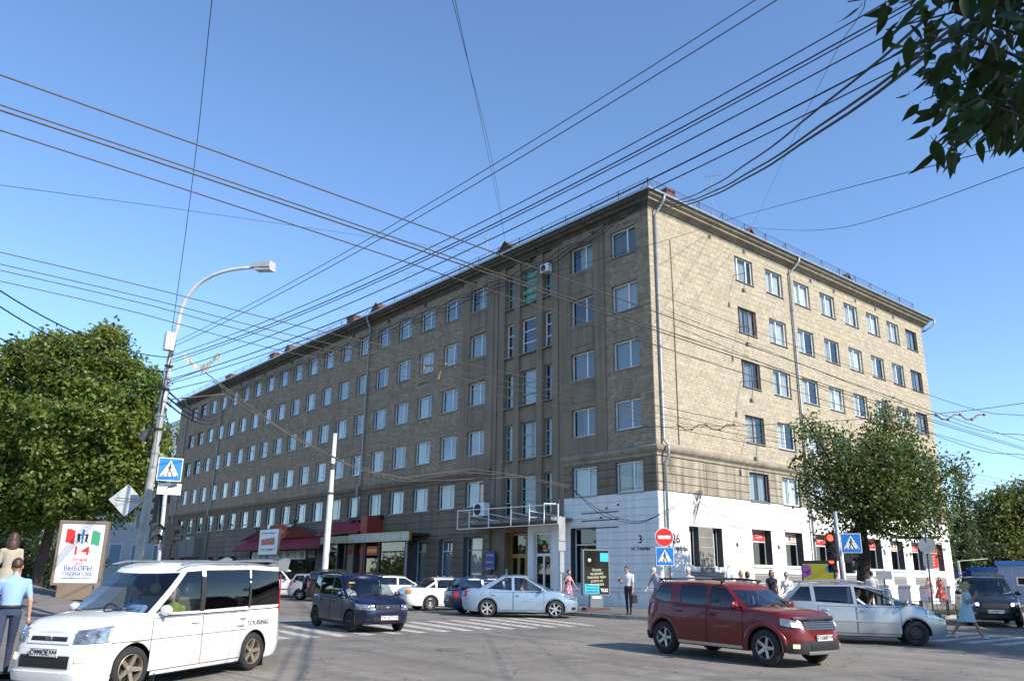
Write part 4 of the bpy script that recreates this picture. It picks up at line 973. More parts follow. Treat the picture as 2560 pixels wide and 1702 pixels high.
        if P.get('rails'):
            for sg in (1, -1):
                m = MB(); y = ry(0)*.9; x0, x1 = P['rails'][0], P['rails'][1]; zz = lambda x: zq(x)+.03
                pts = [(x0, sg*y, zz(x0))]+[(x, sg*y, zz(x)+.06) for x in np.linspace(x0-.1, x1+.1, 9)]+[(x1, sg*y, zz(x1))]
                m.tube(pts, .022, 8); m.obj('roof_rail', P.get('railm', M_BLACKP), root, True)
    def plate(s, txt, z, rear=False, w=.52, y=0, off=.03, reg='154'):
        X = s.ring(s.theta(y=max(abs(y), .01)), z, off, rear)[0]; sg = -1 if rear else 1
        o = MB().box(X-.008, X+.008, y-w/2, y+w/2, z-.056, z+.056).obj('number_plate', M_PLATE, s.root)
        x = X+sg*.0095; rt = (0, 1*sg, 0)
        lettering(txt, (x, y-sg*.07, z-.002), rt, (0, 0, 1), .095, M_INK, o, .34, .008); lettering(reg, (x, y+sg*.185, z+.012), rt, (0, 0, 1), .06, M_INK, o, .11, .006)
        bd = MB()
        for a0, a1, c0, c1 in ((-w/2+.004, w/2-.004, .048, .052), (-w/2+.004, w/2-.004, -.052, -.048), (-w/2+.004, -w/2+.008, -.048, .048), (w/2-.008, w/2-.004, -.048, .048), (.118, .122, -.048, .048)):
            bd.box(min(x, x-sg*.001), max(x, x-sg*.001)+.0005, y+sg*a0 if sg > 0 else y-a1, y+sg*a1 if sg > 0 else y-a0, z+c0, z+c1)
        bd.obj('plate_border', M_INK, o)
    def std_front(s, lz0, lz1, y0, x1, grille=None, lamp=None, low=True, lz1b=None, z0b=None):
        s.ring_patch('headlight', ('y', y0), ('x', x1), lz0, lz1, lamp or M_LAMP, .012, z1b=lz1b, z0b=z0b)
        if grille: s.ring_patch('grille', ('y', .002), ('y', grille[0]), grille[1], grille[2], M_BLACKP, .008, both='c')
        if low: s.ring_patch('bumper_intake', ('y', .002), ('y', s.b*.5), s.sill+.1, s.sill+.22, M_BLACKP, .006, both='c')
    def std_rear(s, z0, z1, y0, x1): s.ring_patch('tail_light', ('y', y0), ('x', x1), z0, z1, M_TAIL, .012, rear=True)
# ---------------------------------------------------------------- the cars of the photograph
P_WHITE = paint('white_car_paint', (.78, .78, .76)); P_NAVY = paint('navy_car_paint', (.004, .006, .036), .0, .3); P_SILV = paint('silver_car_paint', (.4, .42, .44), .5)
P_LBLUE = paint('pale_blue_car_paint', (.36, .47, .58), .5); P_RED = paint('red_car_paint', (.15, .008, .007), .2); P_BLK = paint('black_car_paint', (.008, .009, .014), .2); P_DBLUE = paint('dark_blue_car_paint', (.022, .045, .12), .25); P_DGRY = paint('dark_grey_car_paint', (.03, .032, .034), .3); P_BEI = paint('beige_car_paint', (.55, .5, .4), .3)
def off(p, h, fwd, left):
    c, s_ = math.cos(R(h)), math.sin(R(h)); return (p[0]+c*fwd-s_*left, p[1]+s_*fwd+c*left)

# white minivan, front left of the picture
H = -60; base = off((10.69, -24.12), H, 0, -.72)
P = dict(paint=P_WHITE, L=4.63, W=1.7, wb=2.8, fo=.82, wr=.315, n=6.5, top=[(-2.4, 1.05), (-1, 1.06), (.9, 1.03), (1.45, 1.06), (1.9, 1.0), (2.18, .91), (2.32, .82)], cowl=1.45, tail_x=-2.25, ws=(1.52, .62), rw=(-2.27, -2.12), roof=[(-2.25, 1.70), (-1.9, 1.77), (-.5, 1.80), (.3, 1.77), (.7, 1.70)],
         pillars=[(.1, .1), (-1.12, .05)], doors=[(.12, 1.2, 'f'), (-1.08, .08, 'r')], roofw=.86, side=[(.15, .96), (.35, 1.0), (.7, 1.0), (1.0, .985), (1.1, .97)], nose=[(.15, .985), (.35, 1.0), (.5, 1.0), (.62, .99), (.8, .965), (1, .93)], tail=[(.15, .975), (.4, 1), (1.1, .985)], tint=(1, 2), tint_rear=True, wheel=('spoke', 5, M_ALLOYG), tw=.2, seat=M_SEATB, seats=[.35, -.65, -1.5], seatz=.6, apw=.1, dpw=.1, bow=.25, rbow=.06, steer=-6, sill=.19, crown=.05, rr=.68)
van = Car('white_minivan', 'white minivan with a rear spoiler and side lettering driving at the front', 'minivan', P, off(base, H, (4.63/2-.82)*-1+2.8, 0), H)
van.ring_patch('headlight', ('y', .46), ('x', 1.98), .71, .89, M_LAMP, .014, z1b=.95, z0b=.72)
van.ring_patch('grille_frame', ('y', .002), ('y', .40), .70, .84, P_WHITE, .016, both='c'); van.ring_patch('grille', ('y', .002), ('y', .34), .735, .80, M_BLACKP, .021, both='c')
van.ring_patch('bumper_intake', ('y', .002), ('y', .46), .38, .55, M_BLACKP, .008, both='c')
van.ring_patch('fog_lamp', ('y', .56), ('y', .73), .47, .56, M_FOG, .01)
van.ring_patch('front_spoiler', ('y', .002), ('x', 1.95), .19, .33, P_WHITE, .03, both='c')
X = van.ring(van.theta(y=.01), .768, .028)[0]
em = MB()
for a, c in (((-.05, -.035), (-.04, .035)), ((.05, -.035), (.04, .035)), ((-.045, 0), (.045, 0))): em.bar((X, a[0], .768+a[1]), (X, c[0], .768+c[1]), .014)
em.obj('emblem', M_CHROME, van.root)
van.plate('С999ОЕ', .585)
van.side_patch('side_stripe', -1.05, 1.95, .70, .712, mat('bronze_stripe', (.16, .12, .07), .5), .009, thick=False)
p = van.surf(-1.35, .80, .012); lettering('TOURING', (p[0], p[1], p[2]), (-1, 0, 0), (0, 0, 1), .12, mat('grey_lettering', (.2, .2, .2), .5), van.root, .62, .0, italic=.25)
p = van.surf(-.85, .77, .012); lettering('Field', (p[0], p[1], p[2]), (-1, 0, 0), (0, 0, 1), .06, MATS['grey_lettering'], van.root, .2, italic=.3)
van.ring_patch('tail_light', ('y', .74), ('x', 2.24), .95, 1.62, M_TAIL, .008, rear=True)
b = MB(); b.grid([[(-2.3+.0*abs(y), y, 1.76), (-2.36, y, 1.9-.05*(y/.75)**2), (-2.0, y, 1.86)] for y in np.linspace(-.7, .7, 9)])
for sg in (1, -1): b.prism([(-2.3, 1.66), (-2.38, 1.9), (-2.25, 1.93), (-1.7, 1.79)], (0, sg*.72, 0), (1, 0, 0), (0, 0, 1), .05*sg)
b.obj('rear_spoiler', mat('grey_spoiler', (.17, .18, .2), .4), van.root)
b = MB(); [b.tube([(.6, sg*.73, 1.79), (.3, sg*.72, 1.84), (-1.7, sg*.71, 1.86), (-2.0, sg*.71, 1.82)], .018, 6) for sg in (1, -1)]; b.obj('roof_rail', MATS['grey_spoiler'], van.root, True)
b = MB(); b.box(-1.62, -1.6, .6, .82, .05, .42); b.box(1.02, 1.035, .6, .82, .05, .42); b.obj('mud_flap', M_BLACKP, van.root)
for sg in (1, -1):
    for px_ in (.1, -1.12):
        b = MB(); w_ = .055 if px_ > 0 else .03; q0 = np.array([px_, sg*(van.pos(px_, van.Yref(px_), 1.05)[1]*.968+.004), 1.06]); q1 = np.array([px_-.03, sg*(van.b*.86+.004), 1.72]); mid = (q0+q1)/2+np.array([0, sg*.026, 0])
        b.grid([[q+np.array([dx, 0, 0]) for dx in (-w_, w_)] for q in (q0, (q0+mid)/2+np.array([0, sg*.008, 0]), mid, (q1+mid)/2+np.array([0, sg*.008, 0]), q1)]); b.obj('window_pillar', M_TRIM, van.root)
for sg in (1, -1): van.side_patch('window_surround', -2.05, 1.0, 1.02, 1.035, M_TRIM, .006, (sg,), thick=False)

# small dark blue hatchback on the zebra crossing
H = -4; c0 = off((2.24, -18.5), H, 0, .70)
P = dict(paint=P_NAVY, L=3.8, W=1.67, wb=2.39, fo=.74, wr=.285, n=5.5, top=[(-1.9, .93), (-1, .93), (.6, .9), (.95, .93), (1.4, .85), (1.75, .74), (1.9, .66)], cowl=.95, tail_x=-1.8, ws=(1.05, .28), rw=(-1.84, -1.62), roof=[(-1.8, 1.40), (-1.5, 1.45), (-.4, 1.48), (.1, 1.45), (.4, 1.38)],
         pillars=[(-.12, .09), (-1.02, .08)], doors=[(-.1, .72, 'f'), (-1.0, -.14, 'r')], roofw=.84, tint=(1, 2), tint_rear=True, wheel=('spoke', 6, M_STEELR), tw=.175, rails=(-1.4, .15), side=[(.15, .95), (.35, 1), (.7, .995), (.95, .97)])
blu = Car('blue_hatchback', 'small dark blue hatchback with roof rails driving over the zebra crossing', 'car', P, off(c0, H, 2.39-(3.8/2-.74), 0), H)
blu.std_front(.60, .74, .42, 1.5, None, lz1b=.76)
blu.ring_patch('grille', ('y', .002), ('y', .36), .60, .73, M_BLACKP, .01, both='c')
for z in (.625, .66, .695): blu.ring_patch('grille_bar', ('y', .002), ('y', .35), z, z+.014, P_NAVY, .016, both='c')
for yy in (-.25, -.12, .12, .25): X = blu.ring(blu.theta(y=abs(yy)), .66, .018)[0]; MB().box(X-.01, X, yy-.008, yy+.008, .60, .73).obj('grille_bar', P_NAVY, blu.root)
blu.ring_patch('bumper_slot', ('y', .5), ('y', .66), .33, .37, M_BLACKP, .006); blu.plate('С915ЕТ', .40, y=.05, reg='54'); blu.std_rear(.7, 1.25, .62, 1.7)
X = blu.ring(blu.theta(y=.01), .665, .022)[0]; MB().ball((X, 0, .665), .01, .055, .03, 10, 6).obj('emblem', M_CHROME, blu.root)
b = MB(); b.box(.52, .525, -.58, -.4, 1.27, 1.31); b.obj('sticker', mat('yellow_sticker', (.6, .45, .1), .6), blu.root)

def hatch(nm, label, pt, pos, H, L=4.0, W=1.7, hgt=1.5, wb=2.5, rear_slope=.25, deck=False, wheel=('spoke', 6, M_ALLOY), tint=(1, 2), belt=.95, cat='car', rails=None, n=5.0, nose_l=1.0, group=None, extra=None, hood=.95, wsl=.75, pill=None, rhd=1, tr=True):
    a = L/2; cow = a-nose_l; k = hgt-.08
    dk = deck and .75
    top = [(-a, belt-.08 if deck else belt), (-a+.2, belt+.02 if deck else belt), (-a+.9, belt+.02), (0, belt), (cow-.3, belt), (cow, hood), (a-.45, hood-.1), (a-.15, hood-.2), (a, hood-.28)]
    rb = -a+(dk if deck else .05)
    P = dict(paint=pt, L=L, W=W, wb=wb, fo=(L-wb)*.45, wr=.3, n=n, top=top, cowl=cow, tail_x=rb if deck else -a+.12, deck=deck, ws=(cow+.08, cow+.08-wsl), rw=(rb, rb+rear_slope+(.35 if deck else 0)), roof=[(rb, k-.1), (rb+.5, k-.03), (-.2, k), (cow-wsl, k-.05), (cow-wsl+.3, k-.12)],
             pillars=pill or [(.0, .09), (-.92, .09)], doors=[(.02, cow-.22, 'f'), (-.9, -.02, 'r')], roofw=.8, tint=tint, tint_rear=tr, wheel=wheel, rails=rails, rhd=rhd, dpw=.12)
    if extra: P.update(extra)
    c = Car(nm, label, cat, P, pos, H, group); return c

# parked row in front of the building, all nose to the kerb
PARK = 'cars parked nose-in along the building'
# pale blue sedan
H = 46; c0 = off((.73, -10.85), H, 0, .74)
P = dict(paint=P_LBLUE, L=4.4, W=1.735, wb=2.525, fo=.86, wr=.315, n=4.6, deck=True, top=[(-2.2, .90), (-2.05, .99), (-1.4, 1.0), (-.6, .95), (.6, .9), (1.15, .95), (1.6, .9), (1.95, .8), (2.2, .62)], cowl=1.15, tail_x=-1.6, ws=(1.28, .3), rw=(-1.62, -.75), roof=[(-1.5, 1.30), (-.9, 1.42), (-.2, 1.475), (.2, 1.455), (.6, 1.36)],
         pillars=[(-.22, .1)], doors=[(-.2, .92, 'f'), (-1.1, -.24, 'r')], roofw=.78, tint=(), wheel=('spoke', 6, M_HUB), tw=.185, dpw=.3, side=[(.15, .95), (.35, .99), (.62, 1.0), (.85, .985), (1.0, .96)], rr=.7, bow=.2, rhd=-1)
sed = Car('pale_blue_sedan', 'pale blue four-door sedan with silver hubcaps, front car at the kerb', 'car', P, off(c0, H, 2.525-(2.2-.86), 0), H, PARK)
sed.std_front(.62, .76, .5, 1.72, (.4, .5, .6), z0b=.7, lz1b=.84); sed.std_rear(.72, .93, .55, 1.98); sed.ring_patch('fog_lamp', ('y', .6), ('y', .72), .3, .4, M_BLACKP, .008); sed.plate('А372КН', .66, True)
p = sed.surf(-1.35, .82, .006); MB().disc((p[0], -p[1], p[2]), .085, (1, 0, 0), (0, 0, 1), .004, 20).obj('fuel_flap', P_LBLUE, sed.root)
# dark blue wagon beside it
wag = hatch('dark_blue_wagon', 'dark blue wagon parked between the pale blue sedan and the white sedan', P_DBLUE, off((-1.05, -10.1), 74, 1.25, .70), 74, 4.3, 1.69, 1.45, 2.6, .35, wheel=('spoke', 9, M_ALLOY), group=PARK, belt=.9, tint=(0, 1, 2))
wag.std_rear(.62, .86, .55, 1.95); wag.plate('В548РТ', .55, True); wag.ring_patch('bumper_band', ('y', .002), ('x', 1.8), .38, .5, M_TRIM, .02, rear=True, both='c')
b = MB(); b.grid([[(-2.02, y, 1.37), (-2.2, y, 1.36)] for y in np.linspace(-.6, .6, 5)]); b.grid([[(-2.02, y, 1.345), (-2.2, y, 1.335)] for y in np.linspace(-.6, .6, 5)]); b.obj('rear_spoiler', P_DBLUE, wag.root)
# white saloon
prem = hatch('white_sedan', 'white four-door sedan with orange tail lights parked beside the wagon', P_WHITE, off((-4.58, -9.9), 78, 1.25, .70), 78, 4.55, 1.695, 1.42, 2.58, .35, deck=True, wheel=('spoke', 11, M_ALLOY), group=PARK, belt=.9, tint=())
prem.ring_patch('tail_light', ('y', .5), ('x', 2.05), .70, .86, M_AMBER, .012, rear=True); prem.plate('М204СВ', .6, True)
# white saloon behind the blue hatchback
p = at_y(965, 1505, -7.5)
wh2 = hatch('white_hatchback', 'white hatchback parked behind the small blue car, roof and windows showing', P_WHITE, (p[0], -6.9), 62, 4.3, 1.7, 1.46, 2.6, .3, group=PARK, tint=()); wh2.std_rear(.7, .95, .6, 1.9); wh2.plate('Е710ОК', .55, True)
# dark SUV with spare wheel on the tailgate
p = at_y(850, 1490, -7.5)
suvd = hatch('dark_suv', 'dark grey off-roader with a spare wheel on its tailgate', P_DGRY, (p[0], -7.4), 62, 3.9, 1.72, 1.7, 2.41, .12, group=PARK, belt=1.05, hood=1.05, n=7, rails=(-1.5, .1), cat='SUV', tint=(0, 1, 2))
suvd.std_rear(.75, 1.05, .66, 1.8)
b = MB(); b.lathe([(.0, -.12), (.3, -.12), (.34, -.08), (.34, .08), (.3, .12), (0, .12)], 24, 'x', (-2.07, .1, .95)); b.obj('spare_wheel', M_BLACKP, suvd.root, True)
# silver hatch
p = at_y(762.7, 1497, -8.2)
fit = hatch('silver_hatchback', 'silver hatchback parked next to the white delivery van', P_SILV, off((p[0], -8.6), 58, 1.2, .7), 58, 3.85, 1.68, 1.52, 2.45, .3, group=PARK, belt=.95, tint=(), nose_l=.85, wsl=.95)
fit.ring_patch('tail_light', ('y', .62), ('x', 1.65), .8, 1.02, M_TAIL, .012, rear=True); fit.plate('Н061АХ', .6, True)
# white van with red lettering
p = at_y(700, 1480, -8)
med = hatch('white_delivery_van', 'white delivery van with red medical lettering on its flank', P_WHITE, (p[0]-1.0, -7.6), 40, 4.2, 1.75, 1.8, 2.7, .1, group=PARK, belt=1.1, hood=1.0, n=7, cat='van', tint=(0, 1), nose_l=.95, wsl=.8, pill=[(.05, .14), (-.95, .16)])
for sg in (1, -1):
    p = med.surf(-.55, .82, .014); lettering('МЕДИМП', (p[0], -p[1], p[2]), (1, 0, 0), (0, 0, 1), .26, M_REDP, med.root, 1.35, .01); break
p = med.surf(-1.38, .84, .012); m = MB(); m.box(p[0]-.1, p[0]+.1, -p[1]-.006, -p[1], p[2]-.035, p[2]+.035); m.box(p[0]-.035, p[0]+.035, -p[1]-.008, -p[1], p[2]-.1, p[2]+.1); m.obj('cross_emblem', M_REDP, med.root)
med.side_patch('side_moulding', -1.9, 1.0, .5, .56, M_TRIM, .014, (-1,))
med.std_rear(.8, 1.2, .7, 1.95)

# red SUV
H = -3; c0 = off((13.03, -15.43), H, 0, .80)
P = dict(paint=P_RED, L=4.24, W=1.82, wb=2.673, fo=.765, wr=.345, n=4.8, archgap=.05, sill=.27, top=[(-2.16, 1.06), (-1.5, 1.12), (-.5, 1.08), (.7, 1.04), (1.05, 1.06), (1.7, 1.02), (2.0, .95), (2.16, .84)], cowl=1.05, tail_x=-2.02, ws=(1.12, .5), rw=(-2.05, -1.72), roof=[(-2.0, 1.42), (-1.6, 1.49), (-.5, 1.535), (.2, 1.51), (.55, 1.42)],
         pillars=[(-.05, .12), (-.98, .3)], doors=[(-.03, .86, 'f'), (-1.0, -.08, 'r')], roofw=.77, tint=(0, 1, 2), tint_rear=True, wheel=('spoke', 5, M_ALLOY), tw=.21, dpw=.22, rails=(-1.5, .15), railm=M_BLACKP, side=[(.2, .96), (.4, .995), (.62, 1.0), (.85, .985), (1.05, .95)], rr=.62, handle=M_BLACKP)
red = Car('red_suv', 'dark red SUV with roof rails and alloy wheels turning at the front', 'SUV', P, off(c0, H, 2.673-(4.24/2-.765), 0), H)
red.ring_patch('headlight', ('y', .54), ('x', 1.76), .72, .87, M_LAMP, .014, z1b=.92, z0b=.78); red.ring_patch('lit_lamp', ('y', .6), ('y', .72), .76, .84, M_LAMPL, .02)
red.ring_patch('grille', ('y', .002), ('y', .50), .70, .87, M_BLACKP, .012, both='c')
for z in (.72, .765, .81, .85): red.ring_patch('grille_bar', ('y', .002), ('y', .48), z, z+.018, M_CHROME, .022, both='c')
red.ring_patch('bonnet_deflector', ('y', .002), ('y', .68), .895, .95, M_BLACKP, .03, both='c')
red.ring_patch('lower_bumper', ('y', .002), ('x', 1.83), .27, .52, M_TRIM, .02, both='c', z1b=.46); red.ring_patch('bumper_intake', ('y', .002), ('y', .44), .35, .45, M_BLACKP, .03, both='c'); red.ring_patch('skid_plate', ('y', .002), ('y', .5), .255, .32, M_ALLOY, .034, both='c')
red.ring_patch('fog_lamp', ('y', .66), ('y', .74), .37, .45, M_FOG, .03); red.plate('Е742МР', .56, off=.03); red.ring_patch('tail_light', ('y', .75), ('x', 1.95), .8, 1.12, M_TAIL, .012, rear=True); red.ring_patch('rear_bumper', ('y', .002), ('x', 1.88), .28, .45, M_TRIM, .02, rear=True, both='c')
red.side_patch('side_step', -.85, .85, .28, .34, M_ALLOY, .03)
for xw in (red.xf, red.xr):
    for sg in (1, -1):
        b = MB(); rows = []
        for t in np.linspace(.08, math.pi-.08, 17):
            rows.append([])
            for rr_, o_ in ((red.Ra+.0, .0), (red.Ra+.015, .026), (red.Ra+.085, .02), (red.Ra+.1, .0)):
                x, z = xw+rr_*math.cos(t), red.wr+rr_*math.sin(t); q = red.surf(x, max(.28, z), o_); rows[-1].append((q[0], q[1]*sg, q[2]))
        b.grid(rows); b.obj('wheel_arch_flare', P_RED, red.root, True)
MB().bar((-1.2, -.64, 1.62), (-.1, -.64, 1.63), .03).obj('rail_insert', M_ALLOY, red.root); MB().bar((-1.2, .64, 1.62), (-.1, .64, 1.63), .03).obj('rail_insert', M_ALLOY, red.root)

# silver people carrier with its driver's window down
H = 36; c0 = off((15.39, -8.44), H, 0, .72)
P = dict(paint=P_SILV, L=4.24, W=1.695, wb=2.6, fo=.83, wr=.305, n=4.6, top=[(-2.1, 1.0), (-1.5, 1.02), (-.3, .96), (.7, .93), (1.25, .97), (1.6, .9), (1.9, .78), (2.12, .62)], cowl=1.35, tail_x=-2.0, ws=(1.55, .3), rw=(-2.0, -1.55), roof=[(-1.95, 1.32), (-1.5, 1.42), (-.5, 1.485), (.1, 1.455), (.6, 1.33)],
         pillars=[(.82, .06), (-.1, .08), (-1.12, .1)], doors=[(-.08, .95, 'f'), (-1.02, -.12, 'r')], roofw=.76, tint=(2, 3), tint_rear=True, wheel=('disc', 14, M_STEELR), tw=.185, dpw=.12, open=((-1, 1),), bow=.22, rails=(-1.4, .1), railm=P_SILV, rhd=1, rr=.6)
mini = Car('silver_minivan', 'silver people carrier with open driver window and dark steel wheels', 'minivan', P, off(c0, H, -(4.24/2-.83), 0), H)
mini.std_front(.6, .74, .45, 1.6, (.3, .58, .66), z0b=.68, lz1b=.84); mini.ring_patch('tail_light', ('y', .66), ('x', 1.82), .72, 1.02, M_TAIL, .014, rear=True); mini.side_patch('side_moulding', -.95, .9, .55, .59, P_SILV, .02); mini.plate('О431УЕ', .6, True)
b = MB(); b.tube([(-1.6, .2, 1.52), (-1.75, .2, 1.75)], .006, 5); b.obj('aerial', M_TRIM, mini.root)

# black SUV and pale car on the right edge
ksuv = hatch('black_suv', 'black SUV waiting at the stop line on the right', P_BLK, off((12.95, 2.9), -62, -.9, .0), -62, 4.69, 1.825, 1.74, 2.715, .35, belt=1.05, hood=1.03, n=5, rails=(-1.6, .3), cat='SUV', tint=(1, 2), nose_l=1.1, wsl=.8)
ksuv.std_front(.68, .84, .5, 1.95, (.42, .62, .8)); ksuv.ring_patch('indicator', ('y', .72), ('x', 2.1), .70, .82, M_AMBER, .018); ksuv.ring_patch('lit_lamp', ('y', .5), ('y', .58), .71, .80, M_LAMPL, .02); ksuv.plate('К101МН', .52); ksuv.ring_patch('fog_lamp', ('y', .6), ('y', .7), .42, .5, M_LAMP, .01)
yel = hatch('cream_car', 'cream coloured car cut off by the right edge', P_BEI, (15.9, 1.55), -62, 4.3, 1.7, 1.42, 2.6, .3, deck=True, belt=.92)
yel.ring_patch('headlight', ('y', .45), ('x', 1.95), .58, .7, M_LAMPL, .012); yel.plate('Т530ВС', .45); yel.ring_patch('bumper_band', ('y', .002), ('x', 1.8), .33, .46, M_TRIM, .02, both='c')

# reflectors inside the larger headlamps
for car, y, z in ((van, .6, .81), (van, .72, .83), (blu, .55, .67), (sed, .6, .72), (ksuv, .62, .76), (mini, .56, .69)):
    for sg in (1, -1): q = car.ring(car.theta(y=y), z, .02); MB().ball((q[0], q[1]*sg, q[2]), .02, .05, .05, 12, 8).obj('lamp_reflector', M_CHROME, car.root, True)
van.ring_patch('headlamp_indicator', ('y', .79), ('x', 2.02), .74, .92, mat('clear_indicator', (.6, .6, .58), .12, .3, coat=1.0), .017)
# ================================================================ shopfronts on the left facade
M_MAR = mat('maroon_sheet', (.32, .02, .035), .45, var=.15, vscale=3); M_REDW = mat('red_slats', (.3, .035, .02), .6, var=.2, vscale=4); M_BLKW = mat('black_wood', (.02, .018, .017), .7)
M_CREAM = mat('cream_fascia', (.4, .33, .2), .7, var=.15, vscale=3); M_FOOD = mat('food_print', (.75, .5, .38)); M_GOLD = mat('gold_trim', (.5, .32, .08), .4, .5)
aw = thing('sushi_bar_awning', 'maroon tiled awning with red slatted gables over the sushi bar', 'awning', (-40.2, 0, 3.4))
def A_(x, y, z): return (x+40.2, y, z-3.4)
for k in range(34):                          # ribbed sheets of the awning, each its own piece
    x0 = -48.8+k*.5; b = MB(); b.add([A_(x0, -1.55, 3.4), A_(x0+.49, -1.55, 3.4), A_(x0+.49, -.06, 4.42), A_(x0, -.06, 4.42), A_(x0+.12, -1.57, 3.44), A_(x0+.37, -1.57, 3.44), A_(x0+.37, -.06, 4.46), A_(x0+.12, -.06, 4.46)], [(0, 4, 7, 3), (4, 5, 6, 7), (5, 1, 2, 6), (0, 1, 5, 4)]); b.obj('awning_sheet', M_MAR, aw)
b = MB(); b.box(*[v for p in zip(A_(-48.8, -1.55, 3.3), A_(-31.8, -1.5, 3.4)) for v in p]); b.obj('eaves_board', M_BLKW, aw)
for cx, hw, zt in ((-38.2, 4.4, 5.3), (-45.8, 3.2, 4.95)):
    n = int(hw*2/.14)
    b = MB(); b.prism([(-hw, 0), (hw, 0), (0, zt-4.4)], A_(cx, -.5, 4.35), (1, 0, 0), (0, 0, 1), -.05)
    for i in range(1, n):
        x = -hw+i*.14; h = (zt-4.4)*(1-abs(x)/hw)-.03
        if h > .05: b.box(*[v for p in zip(A_(cx+x-.02, -.56, 4.35), A_(cx+x+.02, -.5, 4.35+h)) for v in p])
    g_ = b.obj('gable', M_REDW, aw)
    for s_ in (-1, 1): MB().bar(A_(cx+s_*(hw+.3), -.6, 4.32), A_(cx+s_*-.05, -.6, zt+.02), .1, .14).obj('gable_edge', M_BLKW, aw)
    for s_ in (-1, 1): MB().bar(A_(cx, -.6, zt), A_(cx+s_*.35, -.6, zt+.45), .07).obj('gable_horn', M_BLKW, aw)
sf = thing('sushi_bar_shopfront', 'dark glazed sushi bar front with a strip of food banners', 'shopfront', (-41.7, 0, .12))
def S_(x, y, z): return (x+41.7, y, z-.12)
b = MB()
for x in (-48.3, -46, -43.7, -41.4, -39.1, -36.9, -35.2): b.box(*[v for p in zip(S_(x-.05, .12, .12), S_(x+.05, .24, 3.4)) for v in p])
for z in (.12, .9, 2.62): b.box(*[v for p in zip(S_(-48.3, .14, z), S_(-35.2, .22, z+.08)) for v in p])
b.obj('frame', M_BLKW, sf)
for k in range(6): x0 = -48.25+k*2.18; MB().quad(S_(x0, .18, .2), S_(x0+2.1, .18, .2), S_(x0+2.1, .18, 2.62), S_(x0, .18, 2.62)).obj('pane', M_GLD, sf)
cl = [mat('food_print_pale', (.6, .55, .45), .6, var=.5, vscale=9), mat('food_print_green', (.3, .36, .16), .6, var=.6, vscale=9), mat('food_print_red', (.55, .22, .14), .6, var=.6, vscale=9)]
for k in range(8): x0 = -47.8+k*1.36; bn = MB().box(*[v for p in zip(S_(x0, -.04, 2.62), S_(x0+1.3, -.03, 3.32)) for v in p]).obj('food_banner', M_WHP, sf); MB().ball(S_(x0+.65, -.05, 2.97), .45, .015, .27, 14, 6).obj('dish', cl[k % 3], bn)
bn = MB().box(*[v for p in zip(S_(-36.8, -.05, 2.62), S_(-35.1, -.03, 3.36)) for v in p]).obj('name_banner', M_BLKW, sf)
lettering('СУШИ', S_(-35.95, -.056, 3.17), (1, 0, 0), (0, 0, 1), .32, M_WHP, bn, 1.2, .01); lettering('ТЕРРА', S_(-35.95, -.056, 2.83), (1, 0, 0), (0, 0, 1), .32, M_WHP, bn, 1.35, .01)
# round projecting sign and white name box over the awning
p = at_y(703, 1329, -.9); rs = thing('round_red_sign', 'round red fish sign projecting above the sushi awning', 'sign', tuple(p))
MB().disc((0, 0, 0), .62, (.78, .62, 0), (0, 0, 1), .1, 32).obj('disc', mat('sign_red', (.5, .05, .02), .5), rs); m = MB()
for s_ in (-1, 1): m.tube([np.array((.78, .62, 0))*(-.3+.06*i)+np.array((0, 0, 1))*s_*.2*math.sin(math.pi*i/9)*(1 if i < 8 else -1)+np.array((.062, -.078, 0))*1.3 for i in range(11)], .022, 5)
m.obj('fish_emblem', M_WHP, rs); MB().bar((0, 0, .1), (0, .9, .1), .05).obj('bracket', M_BLKW, rs)
p = at_y(718, 1325, -.4); ws = thing('white_name_box', 'white sign box reading TERRA beside the round red sign', 'sign', tuple(p))
MB().box(-1.3, .95, -.12, .06, -.42, .42).obj('box', M_WHP, ws); MB().box(-.7, .9, -.13, -.122, -.36, .02).obj('dark_field', M_BLKW, ws); lettering('ТЕРРА', (.1, -.14, -.17), (1, 0, 0), (0, 0, 1), .3, M_WHP, ws, 1.2, .01); lettering('СУШИ', (.1, -.13, .22), (1, 0, 0), (0, 0, 1), .26, M_INK, ws, 1.0, .01)
# glazed porch of the neighbouring shop with tin fascia
pc = thing('glazed_porch', 'dark glazed shop porch beneath a dented tin fascia', 'shop porch', (-25.5, 0, .12))
def P_(x, y, z): return (x+25.5, y, z-.12)
def pbox(nm, x0, x1, y0, y1, z0, z1, m): return MB().box(*[v for p in zip(P_(x0, y0, z0), P_(x1, y1, z1)) for v in p]).obj(nm, m, pc)
pbox('roof_slab', -31.4, -19.3, -1.5, -.02, 3.95, 4.1, M_BLKW)
pbox('cream_fascia', -31.5, -27.0, -1.58, -1.5, 3.62, 4.12, M_CREAM)
fa = pbox('tin_fascia', -26.95, -19.2, -1.66, -1.5, 3.6, 4.16, mat('dented_tin', (.3, .3, .28), .4, .6, var=.3, vscale=2.5, bump=.6, bscale=2.5)); 
for z in (3.59, 4.13): pbox('trim', -27, -19.15, -1.69, -1.66, z, z+.05, M_GOLD)
pbox('trim', -19.2, -19.14, -1.69, -1.5, 3.59, 4.18, M_GOLD)
for x in (-31.2, -29.3, -28.1, -25.3, -23.4, -20.1): pbox('post', x-.09, x+.09, -1.3, -1.14, .12, 3.95, M_TRIM)
for x0, x1 in ((-31.1, -29.4), (-25.2, -23.5), (-23.3, -20.2)): MB().quad(P_(x0, -1.22, .3), P_(x1, -1.22, .3), P_(x1, -1.22, 3.9), P_(x0, -1.22, 3.9)).obj('pane', M_GLD, pc)
